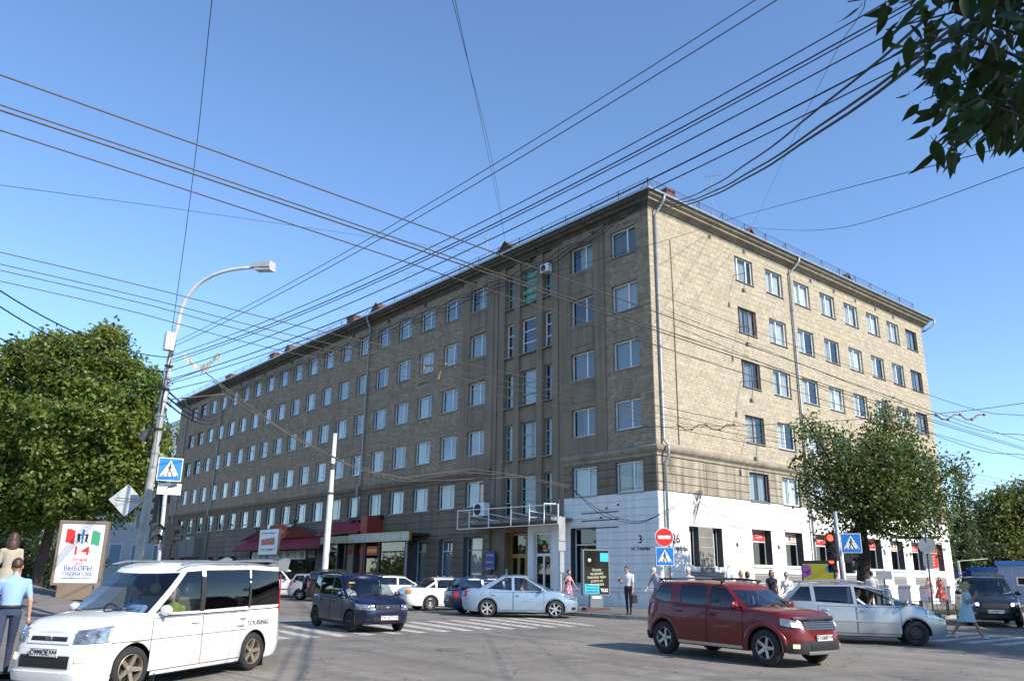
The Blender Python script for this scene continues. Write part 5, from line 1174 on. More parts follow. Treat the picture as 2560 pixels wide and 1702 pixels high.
pbox('rail', -25.2, -20.2, -1.25, -1.19, 2.9, 3.0, M_TRIM); pbox('cream_panel', -29.2, -28.2, -.6, -.5, .12, 3.6, M_CREAM); pbox('red_door_edge', -26.4, -26.0, -1.0, -.6, .12, 3.6, M_MAR)
for x in (-28.6, -27.0): o = MB(); o.disc(P_(x, -.62, 3.1), .22, (1, 0, 0), (0, 0, 1), .03); o.obj('round_emblem', M_REDP, pc)
sg = pbox('lit_sign', -25.0, -23.6, -1.3, -1.26, 2.75, 3.35, M_REDP); pbox('sign_stripe', -24.9, -23.7, -1.312, -1.302, 2.95, 3.15, mat('sign_yellow', (.75, .5, .05), .5)); 
pbox('downpipe', -19.9, -19.8, -1.4, -1.3, .12, 3.7, M_PIPE)
rf = thing('maroon_porch_roof', 'sloping maroon roof with a boxed end above the glazed porch', 'porch roof', (-29, 0, 4.2))
for k in range(12):
    x0 = -32.6+k*.54; b = MB(); b.add([(x0+29, -1.5, .1), (x0+.53+29, -1.5, .1), (x0+.53+29, -.05, 1.05), (x0+29, -.05, 1.05), (x0+29.15, -1.5, .15), (x0+29.38, -1.5, .15), (x0+29.38, -.05, 1.1), (x0+29.15, -.05, 1.1)], [(0, 4, 7, 3), (4, 5, 6, 7), (5, 1, 2, 6), (0, 1, 5, 4)]); b.obj('roof_sheet', M_MAR, rf)
MB().box(2.9, 3.8, -1.3, -.03, 0, 1.25).obj('boxed_end', M_REDW, rf); MB().box(-.6, 3.9, -.35, -.03, 1.1, 1.35).obj('top_board', M_BLKW, rf)
# blue noticeboard, air conditioner, wall cabinet
p0 = at_y(1217, 1378, -.16); p1 = at_y(1233, 1423, -.16)
nb = thing('blue_notice_board', 'narrow blue notice board with white text beside the oak doors', 'sign', (float(p0[0]+p1[0])/2, -.16, float(p1[2])))
h = float(p0[2]-p1[2]); MB().box(-.45, .45, -.02, .04, 0, h).obj('board', mat('violet_blue', (.06, .06, .25), .5), nb)
for k, t in enumerate(('ГОСТИНИЦА', 'Общежитие', '223-34-58', 'прием')): lettering(t, (0, -.026, h-.22-k*.38), (1, 0, 0), (0, 0, 1), .16 if k != 2 else .2, M_WHP, nb, .7)
def ac_unit(p, label, rz=0):
    t = thing('air_conditioner', label, 'air conditioner', tuple(p), rz)
    MB().box(-.43, .43, -.16, .16, 0, .62).obj('casing', M_PVC, t); m = MB()
    for r_ in (.08, .14, .2, .25): m.lathe([(r_, -.17), (r_+.012, -.175), (r_+.012, -.165)], 24, 'y', (-.1, 0, .31))
    m.obj('fan_grille', M_TRIM, t); MB().disc((-.1, -.164, .31), .26, (1, 0, 0), (0, 0, 1), .002).obj('fan_opening', M_DGREY, t)
    MB().bar((-.3, .3, -.04), (-.3, -.2, -.04), .04).obj('bracket', M_PIPE, t); MB().bar((.3, .3, -.04), (.3, -.2, -.04), .04).obj('bracket', M_PIPE, t); return t
p = at_y(1203, 1290, -.6); ac_unit((p[0], -.6, p[2]), 'white air conditioner above the entrance canopy', 0).scale = (1.25, 1.25, 1.25)
p = at_y(1365, 677, -.25); a2 = ac_unit((p[0], -.25, p[2]-.1), 'white window air conditioner on the top floor of the stair bay'); a2.scale = (.8, 1, .8)
p = at_y(470, 1370, -.5); cb = thing('wall_cabinet', 'grey metal cabinet hanging on the far end of the dark facade', 'cabinet', (p[0], -.3, p[2])); MB().box(-2.3, 2.3, -.4, .28, -.9, .9).obj('casing', M_GPANEL, cb); MB().box(-.7, .5, -.3, .2, .9, 1.15).obj('hood', M_PIPEW, cb); MB().box(-.02, .02, -.415, -.4, -.85, .85).obj('door_gap', M_SEAM, cb)
# green window advert, wall lamps and small flags on the sunny side
for k, t in enumerate(('КОРРЕКЦИЯ', 'ФИГУРЫ', 'МАССАЖ', 'СОЛЯРИЙ')): lettering(t, (-9.67, .14, 19.3-k*.5), (1, 0, 0), (0, 0, 1), .3, mat('green_neon_film', (.08, .6, .15), .5), B, 1.25, .015, 'window_lettering')
for k, r in enumerate((6, 5, 4, 3)):
    z = ROWZ[r]-.1; lm = thing('wall_lamp', 'small square lamp on a bent arm beside the %s row of first sunny windows' % ('top', 'second', 'third', 'fourth')[k], 'lamp', (0, 7.1, z), 0, 'arm lamps on the sunny facade')
    m = MB(); m.tube([(0, .35, .3), (.9, .15, .15), (1.0, -.0, -.1), (.95, -.15, -.9)], .018, 5); m.obj('arm', M_RAIL, lm); MB().box(.86, 1.04, -.25, -.07, -1.1, -.9).obj('lamp_head', M_GPANEL, lm)

# ================================================================ signs, lights, poles
M_POLE = mat('galvanised_pole', (.5, .5, .49), .55, .3, var=.2, vscale=4, dirt=((.2, .13, .08), 3, .68)); M_POLEW = mat('white_mast_paint', (.68, .68, .66), .6, .1, var=.1, vscale=4); M_POLED = mat('dark_pole', (.09, .095, .1), .6, .4)
M_SBLUE = mat('sign_blue', (.015, .2, .62), .4); M_SWHITE = mat('sign_white', (.8, .8, .78), .4); M_SBACK = mat('sign_back', (.45, .46, .46), .5, .3, var=.1, vscale=3); M_SRED = mat('sign_traffic_red', (.7, .03, .025), .4)
def face_basis(p, to=None, twist=0):
    v = np.array([(to if to is not None else CAM)[0]-p[0], (to if to is not None else CAM)[1]-p[1], 0.0]); v /= np.linalg.norm(v)
    a = math.atan2(v[1], v[0])+R(twist); n = np.array([math.cos(a), math.sin(a), 0]); return np.array([-n[1], n[0], 0]), np.array([0, 0, 1.0]), n
def rect(b, c, ax, ay, w, h, th): return b.prism([(-w/2, -h/2), (w/2, -h/2), (w/2, h/2), (-w/2, h/2)], c, ax, ay, th)
def crossing_sign(root, c, ax, ay, n, s=.7):
    """blue square, white triangle, walking figure; local to root"""
    c = np.array(c); b = MB(); rect(b, c-n*.02, ax, ay, s, s, .02); o = b.obj('sign_plate', M_SWHITE, root)
    b = MB(); rect(b, c, ax, ay, s*.93, s*.93, .004); b.obj('blue_field', M_SBLUE, o)
    b = MB(); b.prism([(-.39*s, -.3*s), (.39*s, -.3*s), (0, .4*s)], c+n*.005, ax, ay, .003); b.obj('white_triangle', M_SWHITE, o)
    m = MB(); k = c+n*.009; P2 = lambda x, y: k+ax*x*s+ay*y*s
    m.disc(P2(.0, .21), .042*s, ax, ay, .003, 12)
    for pts, w in (([(.0, .16), (-.02, .0)], .075), ([(-.02, .0), (.05, -.1), (.1, -.24)], .045), ([(-.02, .0), (-.05, -.12), (-.12, -.24)], .045), ([(.0, .14), (.08, .03)], .03), ([(0, .14), (-.08, .07), (-.09, -.02)], .03)):
        for i in range(len(pts)-1): m.bar(P2(*pts[i]), P2(*pts[i+1]), w*s, .004, n)
    for x in (-.25, -.06, .13, .3): m.prism([(x-.05, -.28), (x+.02, -.28), (x+.04, -.23), (x-.03, -.23)] if False else [((x-.05)*s, -.285*s), ((x+.03)*s, -.285*s), ((x+.05)*s, -.235*s), ((x-.02)*s, -.235*s)], k, ax, ay, .003)
    m.obj('walking_figure', M_INK, o); return o
def traffic_light(parent, c, n, lamps, lit=None, s=.3):
    ax, ay = np.array([-n[1], n[0], 0]), np.array([0, 0, 1.0]); k = len(lamps); c = np.array(c, float)
    b = MB(); rect(b, c-n*.1, ax, ay, s, s*k, .2); o = b.obj('signal_housing', M_BLACKP, parent)
    for i, l in enumerate(lamps):
        q = c+ay*(s*(k-1)/2-i*s)+n*.1; on = lit == i
        m = mat('lit_red_signal', (.8, .05, .02), .3, emit=((1, .05, .02), 3.0)) if on and l == 'r' else mat('dark_lens', (.03, .03, .035), .2)
        MB().disc(q+n*.002, s*.36, ax, ay, .01, 20).obj('lens', m, o)
        v = MB(); R_ = s*.4; rows = [[q+ax*R_*math.cos(t)+ay*R_*math.sin(t)+n*(.0+d) for t in np.linspace(-.35, math.pi+.35, 14)] for d in (0, .16)]; v.grid(rows); v.obj('visor', M_BLACKP, o)
    return o
def ground(px, depth): p = at_depth(px, 1440, depth); return (p[0], p[1], gz(p[0], p[1]))

# street lamp, leaning, with boxes and cables
lb = at_depth(342, 1400, 19); LB = np.array([lb[0], lb[1], gz(lb[0], lb[1])+.1])
lamp = thing('street_lamp', 'tall leaning white street lamp with curved arm and cable boxes', 'street lamp', tuple(LB))
top = at_depth(431, 858, 19)-LB; arm = [at_depth(x*1.0857, y*1.0857, d)-LB for x, y, d in ((410, 745, 19), (414, 724, 19), (420, 705, 19), (429, 687, 19), (440, 672, 19), (454, 657, 19), (470, 645, 19), (489, 635, 18.95), (510, 627, 18.9), (535, 621, 18.85), (560, 617.5, 18.8), (582, 616, 18.7))]
pth = [np.zeros(3)+(top*t) for t in (-.02, .25, .5, .75, .95)]
MB().tube(pth, [.11, .098, .088, .08, .072], 14).obj('pole', M_POLE, lamp, True)
MB().tube([pth[-1]]+arm, [.06, .052, .05, .047, .045, .043, .042, .041, .04, .04, .039, .038, .036], 10).obj('arm', mat('white_lamp_arm', (.75, .75, .73), .5, .2), lamp, True)
e = arm[-1]; d = arm[-1]-arm[-2]; d /= np.linalg.norm(d); sd_ = np.cross(d, UP); sd_ /= np.linalg.norm(sd_)
b = MB(); c = e+d*.3
b.add([c+d*a*.26+sd_*s_*w*.85+UP*z for a, s_, w, z in ((-1, -1, .1, .1), (-1, 1, .1, .1), (1, 1, .12, .1), (1, -1, .12, .1), (-1, -1, .12, -.02), (-1, 1, .12, -.02), (1, 1, .14, -.04), (1, -1, .14, -.04))], [(0, 1, 2, 3), (4, 7, 6, 5), (0, 4, 5, 1), (1, 5, 6, 2), (2, 6, 7, 3), (3, 7, 4, 0)]); b.obj('lamp_head', M_PIPEW, lamp)
b = MB(); b.add([c+d*a*.22+d*.05+sd_*s_*.1+UP*z for a, s_, z in ((-1, -1, -.04), (-1, 1, -.04), (1, 1, -.05), (1, -1, -.05), (-1, -1, -.1), (-1, 1, -.1), (1, 1, -.11), (1, -1, -.11))], [(4, 7, 6, 5), (0, 4, 5, 1), (1, 5, 6, 2), (2, 6, 7, 3), (3, 7, 4, 0)]); b.obj('lamp_lens', mat('lamp_lens_grey', (.5, .5, .48), .2), lamp)
bx = at_depth(423, 855, 18.9)-LB; MB().box(bx[0]-.1, bx[0]+.1, bx[1]-.1, bx[1]+.1, bx[2]-.2, bx[2]+.22).obj('junction_box', M_PVC, lamp)
for t in (.62, .7, .75, .8, .84, .88, .92): m = MB(); q = top*t; m.tube([q-top*.004, q+top*.004], .1, 12); m.obj('clamp_band', M_RAIL if t in (.7, .84, .92) else M_POLE, lamp)
m = MB()
for k in range(9):
    a0 = top*random.uniform(.6, .95); a1 = top*random.uniform(.5, .9); s_ = random.uniform(-.28, .28); m.tube([a0, (a0+a1)/2+RT*s_+FW*-.12, a1], .012, 5)
m.obj('loose_cables', M_TRIM, lamp, True)
sp_ = at_depth(383, 1068, 18.8)-LB; m = MB(); m.tube([sp_, sp_+np.array([-.02, -.02, -.0])+RT*-.22+UP*-.28], [.06, .11], 10); m.obj('loudspeaker', M_POLED, lamp)
ax, ay, n = face_basis(LB); c = at_depth(316, 1250, 18.6)-LB; b = MB(); b.prism([(-.37, 0), (0, -.37), (.37, 0), (0, .37)], c, ax, ay, .02); o = b.obj('diamond_sign', M_SBACK, lamp)
m = MB(); c2 = c+n*.03; m.tube([c2+ax*x+ay*z for x, z in ((-.2, .0), (-.22, .03), (-.2, .06), (.4, .02))], .012, 6); m.tube([c2+ax*-.2, c2+ax*.4+ay*-.03], .012, 6); m.obj('sign_bracket', M_POLE, o)
# tattered ribbon hanging from the cables
rb = thing('tattered_ribbon', 'tattered pale plastic ribbon caught in the overhead cables', 'ribbon', tuple(at_depth(490, 910, 18.8)))
o0 = at_depth(490, 910, 18.8); pts = [(462, 880), (470, 895), (485, 905), (500, 912), (515, 908), (530, 900), (540, 885), (551, 880)]; m = MB()
for i in range(len(pts)-1):
    a, c = at_depth(*pts[i], 18.8)-o0, at_depth(*pts[i+1], 18.8)-o0
    for k in range(6): w = random.uniform(.03, .26); t0, t1 = sorted((random.random(), random.random())); a1, c1 = a+(c-a)*t0, a+(c-a)*t1; m.add([a1, c1, c1+UP*-w*.7+RT*random.uniform(-.05, .05), a1+UP*-w+RT*random.uniform(-.06, .06)], [(0, 1, 2, 3)])
m.obj('plastic_strips', leafmat('pale_plastic', (.68, .66, .52), .4), rb)
# traffic light and crossing sign beside it
g0 = ground(398, 18.2); G0 = np.array(g0); tl = thing('traffic_light', 'traffic light with crossing sign beside the leaning street lamp', 'traffic light', g0)
tp = at_depth(414, 1228, 18.2)-G0; m = MB(); m.tube([(0, 0, 0), (tp[0]*.5, tp[1]*.5, tp[2]*.5), tp], .045, 10); m.obj('pole', M_POLE, tl, True)
m = MB(); m.tube([tp, tp+UP*.1+RT*.05, tp+UP*.16+RT*.22], .012, 6); m.obj('wire_hook', M_RAIL, tl)
ax, ay, n = face_basis(G0, None, 20)
for px, py, ll, tw in ((389, 1333, ['g', 'r'], 15), (426, 1335, ['r', 'g'], 75)):
    ax2, ay2, n2 = face_basis(G0, None, tw); traffic_light(tl, at_depth(px, py, 18.1)-G0, n2, ll, None, .22)
ax2, ay2, n2 = face_basis(G0, None, -150); traffic_light(tl, at_depth(402, 1280, 18.3)-G0, n2, ['r', 'a', 'g'], None, .26)
ax, ay, n = face_basis(G0, None, 4); crossing_sign(tl, at_depth(425, 1173, 18.2)-G0, ax, ay, n, .52); b = MB(); c = at_depth(423, 1222, 18.25)-G0; rect(b, c, ax, ay, .5, .25, .02); b.obj('white_plate', M_SWHITE, tl)
# trolley-wire mast by the kerb, advertising bracket sign
pm = at_y(814, 1400, -6.0); mast = thing('trolley_mast', 'tall white tubular mast standing at the parking kerb', 'mast', (pm[0], pm[1], .12)); hz = at_y(831, 1090, -6.0)[2]
MB().lathe([(.2, 0), (.2, 1.2), (.19, 1.25), (.18, hz*.63), (.14, hz*.64), (.12, hz), (0, hz)], 18).obj('pole', M_POLEW, mast, True)
for z in (.62, .78, .8): MB().lathe([(.19, hz*z-.08), (.19, hz*z+.08)], 14).obj('collar', M_POLED, mast)
pa = at_y(669, 1450, -5.2); an = thing('bracket_sign', 'white advertising board with red parcels on a grey post', 'sign', (pa[0], pa[1], .12))
A0 = np.array([pa[0], pa[1], .12]); zt = at_y(655, 1318, -5.2)[2]-.12; MB().tube([(-.75, 0, 0), (-.75, 0, zt+.1)], .09, 10).obj('post', M_PIPE, an)
c0 = at_y(655, 1325, -5.25); c1 = at_y(695, 1385, -5.25); w_, h_ = c1[0]-c0[0], c0[2]-c1[2]; x0 = c0[0]-A0[0]; z0 = c1[2]-A0[2]
MB().box(x0-.06, x0+w_+.06, -.16, .0, z0-.06, z0+h_+.06).obj('frame', M_TRIM, an); bd = MB().box(x0, x0+w_, -.175, -.165, z0, z0+h_).obj('board', M_SWHITE, an)
for k in range(3): MB().box(x0+w_*(.12+.24*k), x0+w_*(.36+.24*k), -.19, -.176, z0+h_*.38, z0+h_*(.62+.02*k)).obj('red_parcel', mat('parcel_red', (.55, .1, .07), .5), bd)
lettering('2 по цене 1', (x0+w_/2, -.18, z0+h_*.2), (1, 0, 0), (0, 0, 1), .3, M_INK, bd, w_*.8); lettering('Mondiani', (x0+w_/2+.1, -.18, z0+h_*.85), (1, 0, 0), (0, 0, 1), .2, M_INK, bd, w_*.55); MB().disc((x0+w_*.16, -.177, z0+h_*.85), .1, (1, 0, 0), (0, 0, 1), .004).obj('round_emblem', M_REDP, bd)
# election poster
pe = at_depth(200, 1400, 24); PE = np.array([pe[0], pe[1], gz(pe[0], pe[1])+.1]); ep = thing('election_poster', 'white election poster with a flag in a brown upright frame', 'poster stand', tuple(PE))
ax, ay, n = face_basis(PE, None, -14); zb = at_depth(190, 1462, 24)[2]-PE[2]; Wd, Hh = 1.28, 1.86
M_BRF = mat('brown_frame', (.25, .19, .14), .5, .2)
b = MB(); rect(b, UP*(zb/2)-n*.1, ax, ay, .95, zb, .22); b.obj('pedestal', M_BRF, ep)
for dx, dz, w, h in ((-Wd/2, Hh/2, .07, Hh), (Wd/2, Hh/2, .07, Hh), (0, .035, Wd-.07, .07), (0, Hh-.035, Wd-.07, .07)): b = MB(); rect(b, UP*(zb+dz)+ax*dx-n*.12, ax, ay, w, h, .24); b.obj('frame', M_BRF, ep)
b = MB(); rect(b, UP*(zb+Hh/2)+n*.06, ax, ay, Wd-.08, Hh-.14, .02); bd = b.obj('poster', M_SWHITE, ep)
def pp(x, z): return ax*x+UP*(zb+z)+n*.086
for x, mt, z0_ in ((-.34, M_SRED, 1.38), (.36, mat('flag_green', (.05, .33, .15), .5), 1.34)): b = MB(); rows = [[pp(x-.12+.24*i/6, z0_-.18+.4*j+.025*math.sin(i*.9)) for j in (0, 1)] for i in range(7)]; b.grid(rows); b.obj('flag_band', mt, bd)
b = MB(); rect(b, pp(.0, 1.4), ax, ay, .06, .42, .003); b.obj('flag_band', M_SBLUE, bd); m = MB()
for s_ in (-1, 1):
    m.bar(pp(s_*.1, 1.28), pp(s_*.12, 1.48), .07, .004, n); m.bar(pp(s_*.12, 1.46), pp(s_*.04, 1.44), .03, .004, n); m.bar(pp(s_*.1, 1.3), pp(s_*.15, 1.22), .03, .004, n); m.bar(pp(s_*.1, 1.3), pp(s_*.06, 1.22), .03, .004, n)
m.obj('emblem', M_INK, bd)
for t, z, s_, w, mt in (('14', .98, .36, .42, M_SRED), ('СЕНТЯБРЯ', .72, .12, .42, M_SRED), ('2014', .62, .1, .2, M_SRED), ('ВЫБОРЫ', .48, .2, .75, mat('poster_blue', (.06, .1, .4), .5)), ('ГУБЕРНАТОРА', .31, .16, .8, MATS['poster_blue']), ('НОВОСИБИРСКОЙ ОБЛАСТИ', .2, .06, .8, MATS['poster_blue'])): lettering(t, pp(0, z), ax, UP, s_, mt, bd, w, .004)
# black advertising stand by the corner
pk = at_y(1490, 1531, -4.6); PK = np.array([pk[0], -4.6, gz(pk[0], -4.6)+.12]); ks = thing('advert_stand', 'black backlit advertising stand with turquoise squares at the corner', 'advertising stand', tuple(PK))
ax, ay, n = face_basis(PK, None, 22); zl = at_y(1490, 1487, -4.6)[2]-PK[2]; zh = at_y(1485, 1373, -4.6)[2]-PK[2]; Wd = 1.24; Hh = zh-zl
b = MB(); rect(b, UP*.06-n*.25, ax, ay, 1.1, .12, .5); b.obj('base', mat('red_brown_base', (.14, .06, .05), .8), ks); b = MB(); rect(b, UP*(zl/2)-n*.12, ax, ay, .58, zl, .24); b.obj('pedestal', mat('grey_blue_steel', (.16, .2, .22), .5, .3), ks); b = MB(); rect(b, UP*(zl-.08)+n*.122, ax, ay, .4, .1, .01); b.obj('label_plate', M_SWHITE, ks)
b = MB(); rr = .08; poly = [(sx*(Wd/2-rr)+rr*math.cos(a), sz*(Hh/2-rr)+rr*math.sin(a)) for sx, sz, a0 in ((1, 1, 0), (-1, 1, 90), (-1, -1, 180), (1, -1, 270)) for a in [R(a0+q) for q in (0, 30, 60, 90)]]
b.prism(poly, UP*(zl+Hh/2)-n*.13, ax, ay, .26); b.obj('case', mat('grey_blue_steel', (.16, .2, .22)), ks); b = MB(); rect(b, UP*(zl+Hh/2)+n*.131, ax, ay, Wd-.12, Hh-.1, .006); bd = b.obj('poster', mat('glossy_black_print', (.015, .015, .012), .15), ks)
def kp(x, z, o=.14): return ax*x+UP*(zl+z)+n*o
M_TURQ = mat('turquoise_print', (.05, .5, .68), .4)
b = MB(); rect(b, kp(.36, Hh-.32), ax, ay, .38, .36, .003); b.obj('turquoise_square', M_TURQ, bd); b = MB(); rect(b, kp(-.22, .26), ax, ay, .66, .4, .003); b.obj('turquoise_square', M_TURQ, bd); MB().disc(kp(-.32, Hh-.45), .07, ax, UP, .003).obj('white_dot', M_SWHITE, bd)
for k, t in enumerate(('Почему', 'так дешево?', 'Отвечаем: тайно', 'услуги не', 'подключаем')): lettering(t, kp(.0, Hh-.85-k*.15), ax+UP*.06, UP, .15, mat('cream_print', (.6, .57, .4), .5), bd, (.42, .6, .85, .55, .65)[k], .012)
for k, t in enumerate(('Бесплатные', 'звонки на Tele2', 'Новосибирская обл.')): lettering(t, kp(-.22, .38-k*.12, .146), ax, UP, .09, mat('dark_teal_print', (.02, .12, .2), .5), bd, .52, .008)
lettering('TELE2', kp(.34, .2), ax, UP, .18, M_SWHITE, bd, .34, .03)
# no-entry and crossing signs on the corner
g0 = ground(1664, 31); G0 = np.array(g0)+UP*.12; ns = thing('no_entry_sign', 'red no-entry disc above a crossing sign on the corner post', 'road sign', tuple(G0)); ax, ay, n = face_basis(G0, None, 6)
zt = at_depth(1664, 1320, 31)[2]-G0[2]; MB().tube([(0, 0, 0), (0, 0, zt)], .04, 10).obj('post', M_PIPE, ns)
c = at_depth(1664, 1341, 31)-G0; c = np.array([0, 0, c[2]])+n*.06; MB().disc(c, .36, ax, UP, .012, 36).obj('white_rim', M_SWHITE, ns); MB().disc(c+n*.013, .335, ax, UP, .006, 36).obj('red_disc', M_SRED, ns); b = MB(); rect(b, c+n*.02, ax, UP, .5, .13, .004); b.obj('white_bar', M_SWHITE, ns)
c = at_depth(1666, 1390, 31)-G0; crossing_sign(ns, np.array([0, 0, c[2]])+n*.06, ax, UP, n, .7)
b = MB(); rect(b, np.array([0, 0, c[2]])-ax*.3-n*.3, n, UP, .55, .7, .02); b.obj('side_plate', M_POLED, ns)
# back of signs on the post by the white door
p = at_y(1402, 1480, -4.2); p = np.array([p[0], -4.2, .12]); bs = thing('sign_post', 'post with pale sign backs in front of the white doorway', 'road sign', tuple(p)); zt = at_y(1402, 1290, -4.2)[2]-.12; MB().tube([(0, 0, 0), (0, 0, zt)], .045, 10).obj('post', M_PIPEW, bs)
ax, ay, n = face_basis(p, None, 62)
for z0, z1, w in ((zt-1.1, zt-.02, .62), (zt-1.55, zt-1.14, .66), (zt-2.5, zt-1.6, .4)): b = MB(); rect(b, UP*(z0+z1)/2+n*.06, ax, UP, w, z1-z0, .02); b.obj('sign_back', M_SBACK, bs)
# right-hand traffic light with crossing sign
g0 = ground(2108, 24); G0 = np.array(g0)+UP*.1; tr = thing('traffic_light', 'red traffic light with a crossing sign in front of the street tree', 'traffic light', tuple(G0)); tp = at_depth(2087, 1278, 24)-G0
MB().tube([(0, 0, 0), tp], [.07, .055], 12).obj('pole', mat('grey_blue_pole', (.3, .33, .37), .5, .4), tr, True)
ax, ay, n = face_basis(G0, None, -12)
traffic_light(tr, at_depth(2080, 1367, 23.8)-G0, n, ['r', 'a', 'g'], 0, .26); traffic_light(tr, at_depth(2082, 1411, 23.8)-G0, n, ['r', 'g'], 0, .22)
ax2, ay2, n2 = face_basis(G0, None, 70); traffic_light(tr, at_depth(2125, 1410, 24)-G0, n2, ['r', 'g'], None, .26); traffic_light(tr, at_depth(2118, 1372, 24.1)-G0, face_basis(G0, None, 100)[2], ['r', 'a', 'g'], None, .26)
ax, ay, n = face_basis(G0, None, 4); crossing_sign(tr, at_depth(2128, 1357, 23.75)-G0, ax, UP, n, .56)
# round sign seen from behind, small plate on a post
g0 = ground(2322, 33.5); G0 = np.array(g0)+UP*.12; t = thing('round_sign_back', 'round sign and plate seen from behind on a thin black post', 'road sign', tuple(G0)); ax, ay, n = face_basis(G0); c = at_depth(2317, 1363, 33.5)-G0
MB().tube([(0, 0, 0), (c[0], c[1], c[2]+.75)], .035, 8).obj('post', M_POLED, t); MB().disc(c-n*.05, .33, ax, UP, .015, 32).obj('sign_back', M_SBACK, t); c = at_depth(2320, 1402, 33.5)-G0; b = MB(); rect(b, c-n*.05, ax, UP, .36, .62, .02); b.obj('sign_back', M_SBACK, t)
g0 = ground(2210, 33); G0 = np.array(g0)+UP*.12; t = thing('small_sign_back', 'small rectangular sign back on a post behind the silver people carrier', 'road sign', tuple(G0)); ax, ay, n = face_basis(G0); c = at_depth(2208, 1437, 33)-G0; MB().tube([(0, 0, 0), (0, 0, c[2]+.2)], .035, 8).obj('post', M_POLED, t); b = MB(); rect(b, np.array([0, 0, c[2]])+n*.05, ax, UP, .6, .34, .02); b.obj('sign_back', M_SBACK, t)
# yellow advertising board
pb = at_depth(2047, 1440, 30.5); PB = np.array([pb[0], pb[1], gz(pb[0], pb[1])+.12]); yb = thing('yellow_advert_board', 'yellow advertising board with violet flowers beside the traffic light', 'advertising stand', tuple(PB)); ax, ay, n = face_basis(PB, None, -6)
zt = at_depth(2045, 1400, 30.5)[2]-PB[2]; b = MB(); rect(b, UP*(zt/2+.2)-n*.1, ax, UP, 1.2, zt-.4, .2); b.obj('case', M_BLACKP, yb); b = MB(); rect(b, UP*(zt*.58)+n*.1, ax, UP, 1.08, zt*.72, .006); bd = b.obj('poster', mat('olive_yellow_print', (.4, .36, .02), .5), yb)
for x, z, r_ in ((-.4, zt-.32, .16), (-.46, zt-.5, .13), (-.32, zt-.45, .1)): MB().disc(ax*x+UP*z+n*.107, r_, ax, UP, .003).obj('flower', mat('violet_print', (.25, .08, .33), .5), bd)
MB().disc(ax*.42+UP*(zt-.3)+n*.107, .13, ax, UP, .003).obj('blue_shape', M_SBLUE, bd); b = MB(); rect(b, ax*-.3+UP*(zt*.42)+n*.107, ax, UP, .22, .36, .003); b.obj('blue_shape', M_TURQ, bd); b = MB(); b.prism([(-.1, -.1), (.5, -.1), (.5, .22)], UP*(zt*.38)+n*.107, ax, UP, .003); b.obj('grey_shape', M_SBACK, bd)
MB().box(-.5, -.42, -.05, .05, 0, .3).obj('foot', M_BLACKP, yb); MB().box(.42, .5, -.05, .05, 0, .3).obj('foot', M_BLACKP, yb)
# low black railings along the grass strip: every section its own thing
for k in range(9):
    y0 = 2.6+k*2.1; x = 9.55+(y0-2.6)*.075
    f = thing('low_railing', 'low black metal railing section along the verge, number %s from the crossing' % ('one', 'two', 'three', 'four', 'five', 'six', 'seven', 'eight', 'nine')[k], 'railing', (x, y0, gz(x, y0)+.13), 0, 'low railings along the grass verge')
    for a, c in (((0, 0, 0), (0, 0, .62)), ((.13, 2.0, 0), (.13, 2.0, .62))): MB().bar(a, c, .045).obj('post', M_RAIL, f)
    m = MB(); m.bar((0, 0, .58), (.13, 2.0, .58), .03); m.bar((0, 0, .16), (.13, 2.0, .16), .03); m.obj('rails', M_RAIL, f)
    for i in range(1, 5): MB().bar((.13*i/5, 2.0*i/5, .17), (.13*i/5, 2.0*i/5, .57), .016).obj('bar', M_RAIL, f)
# kiosks and lamp post down the right-hand street
for px, py, dp, w, h, lab, cat, mcol in ((2497, 1450, 58, 3.6, 2.5, 'pale blue kiosk with a small white window beyond the black SUV', 'kiosk', (.35, .45, .58)), (2555, 1440, 56, 3.0, 2.9, 'blue ribbed booth at the right edge behind the cars', 'kiosk', (.22, .32, .5)), (2440, 1440, 60, 2.6, 2.3, 'white stall with dark blue awning beside the pale kiosk', 'stall', (.7, .7, .7))):
    p = at_depth(px, py, dp); q = np.array([p[0], p[1], .1]); t = thing('street_kiosk', lab, cat, tuple(q)); ax, ay, n = face_basis(q, None, -20); b = MB(); rect(b, UP*h/2-n*1.8, ax, UP, w, h, 1.8); b.obj('wall', mat('kiosk_%d' % px, mcol, .6, var=.1), t)
    b = MB(); rect(b, UP*(h-.12)-n*1.9, ax, UP, w+.15, .3, 2.05); b.obj('roof_band', M_SBLUE if cat == 'kiosk' else mat('navy_awning', (.01, .03, .16), .6), t)
    b = MB(); rect(b, UP*1.55+n*.01, ax, UP, .75, .6, .03); o = b.obj('window', M_SWHITE, t); b = MB(); rect(b, UP*1.55+n*.042, ax, UP, .55, .42, .01); b.obj('pane', M_SEAM, o)
    for k in range(5): b = MB(); rect(b, ax*(-w/2+w*(k+.5)/5)+UP*h*.4+n*.004, ax, UP, .04, h*.8, .01); b.obj('panel_joint', M_SBACK, t)
    if cat == 'stall': b = MB(); b.prism([(0, h), (1.2, h-.5), (1.2, h-.56), (0, h-.08)], -ax*w/2, n, UP, -w); b.obj('awning', MATS['navy_awning'], t)
g0 = ground(2404, 42); t = thing('white_lamp_post', 'thin white post with a side arm beside the right-hand trees', 'post', g0); c = at_depth(2395, 1402, 42)-np.array(g0); MB().tube([(0, 0, 0), tuple(c)], .07, 8).obj('pole', M_PIPEW, t); c2 = at_depth(2470, 1396, 42)-np.array(g0); MB().tube([tuple(c), tuple(c2)], .02, 6).obj('arm', M_PIPEW, t)
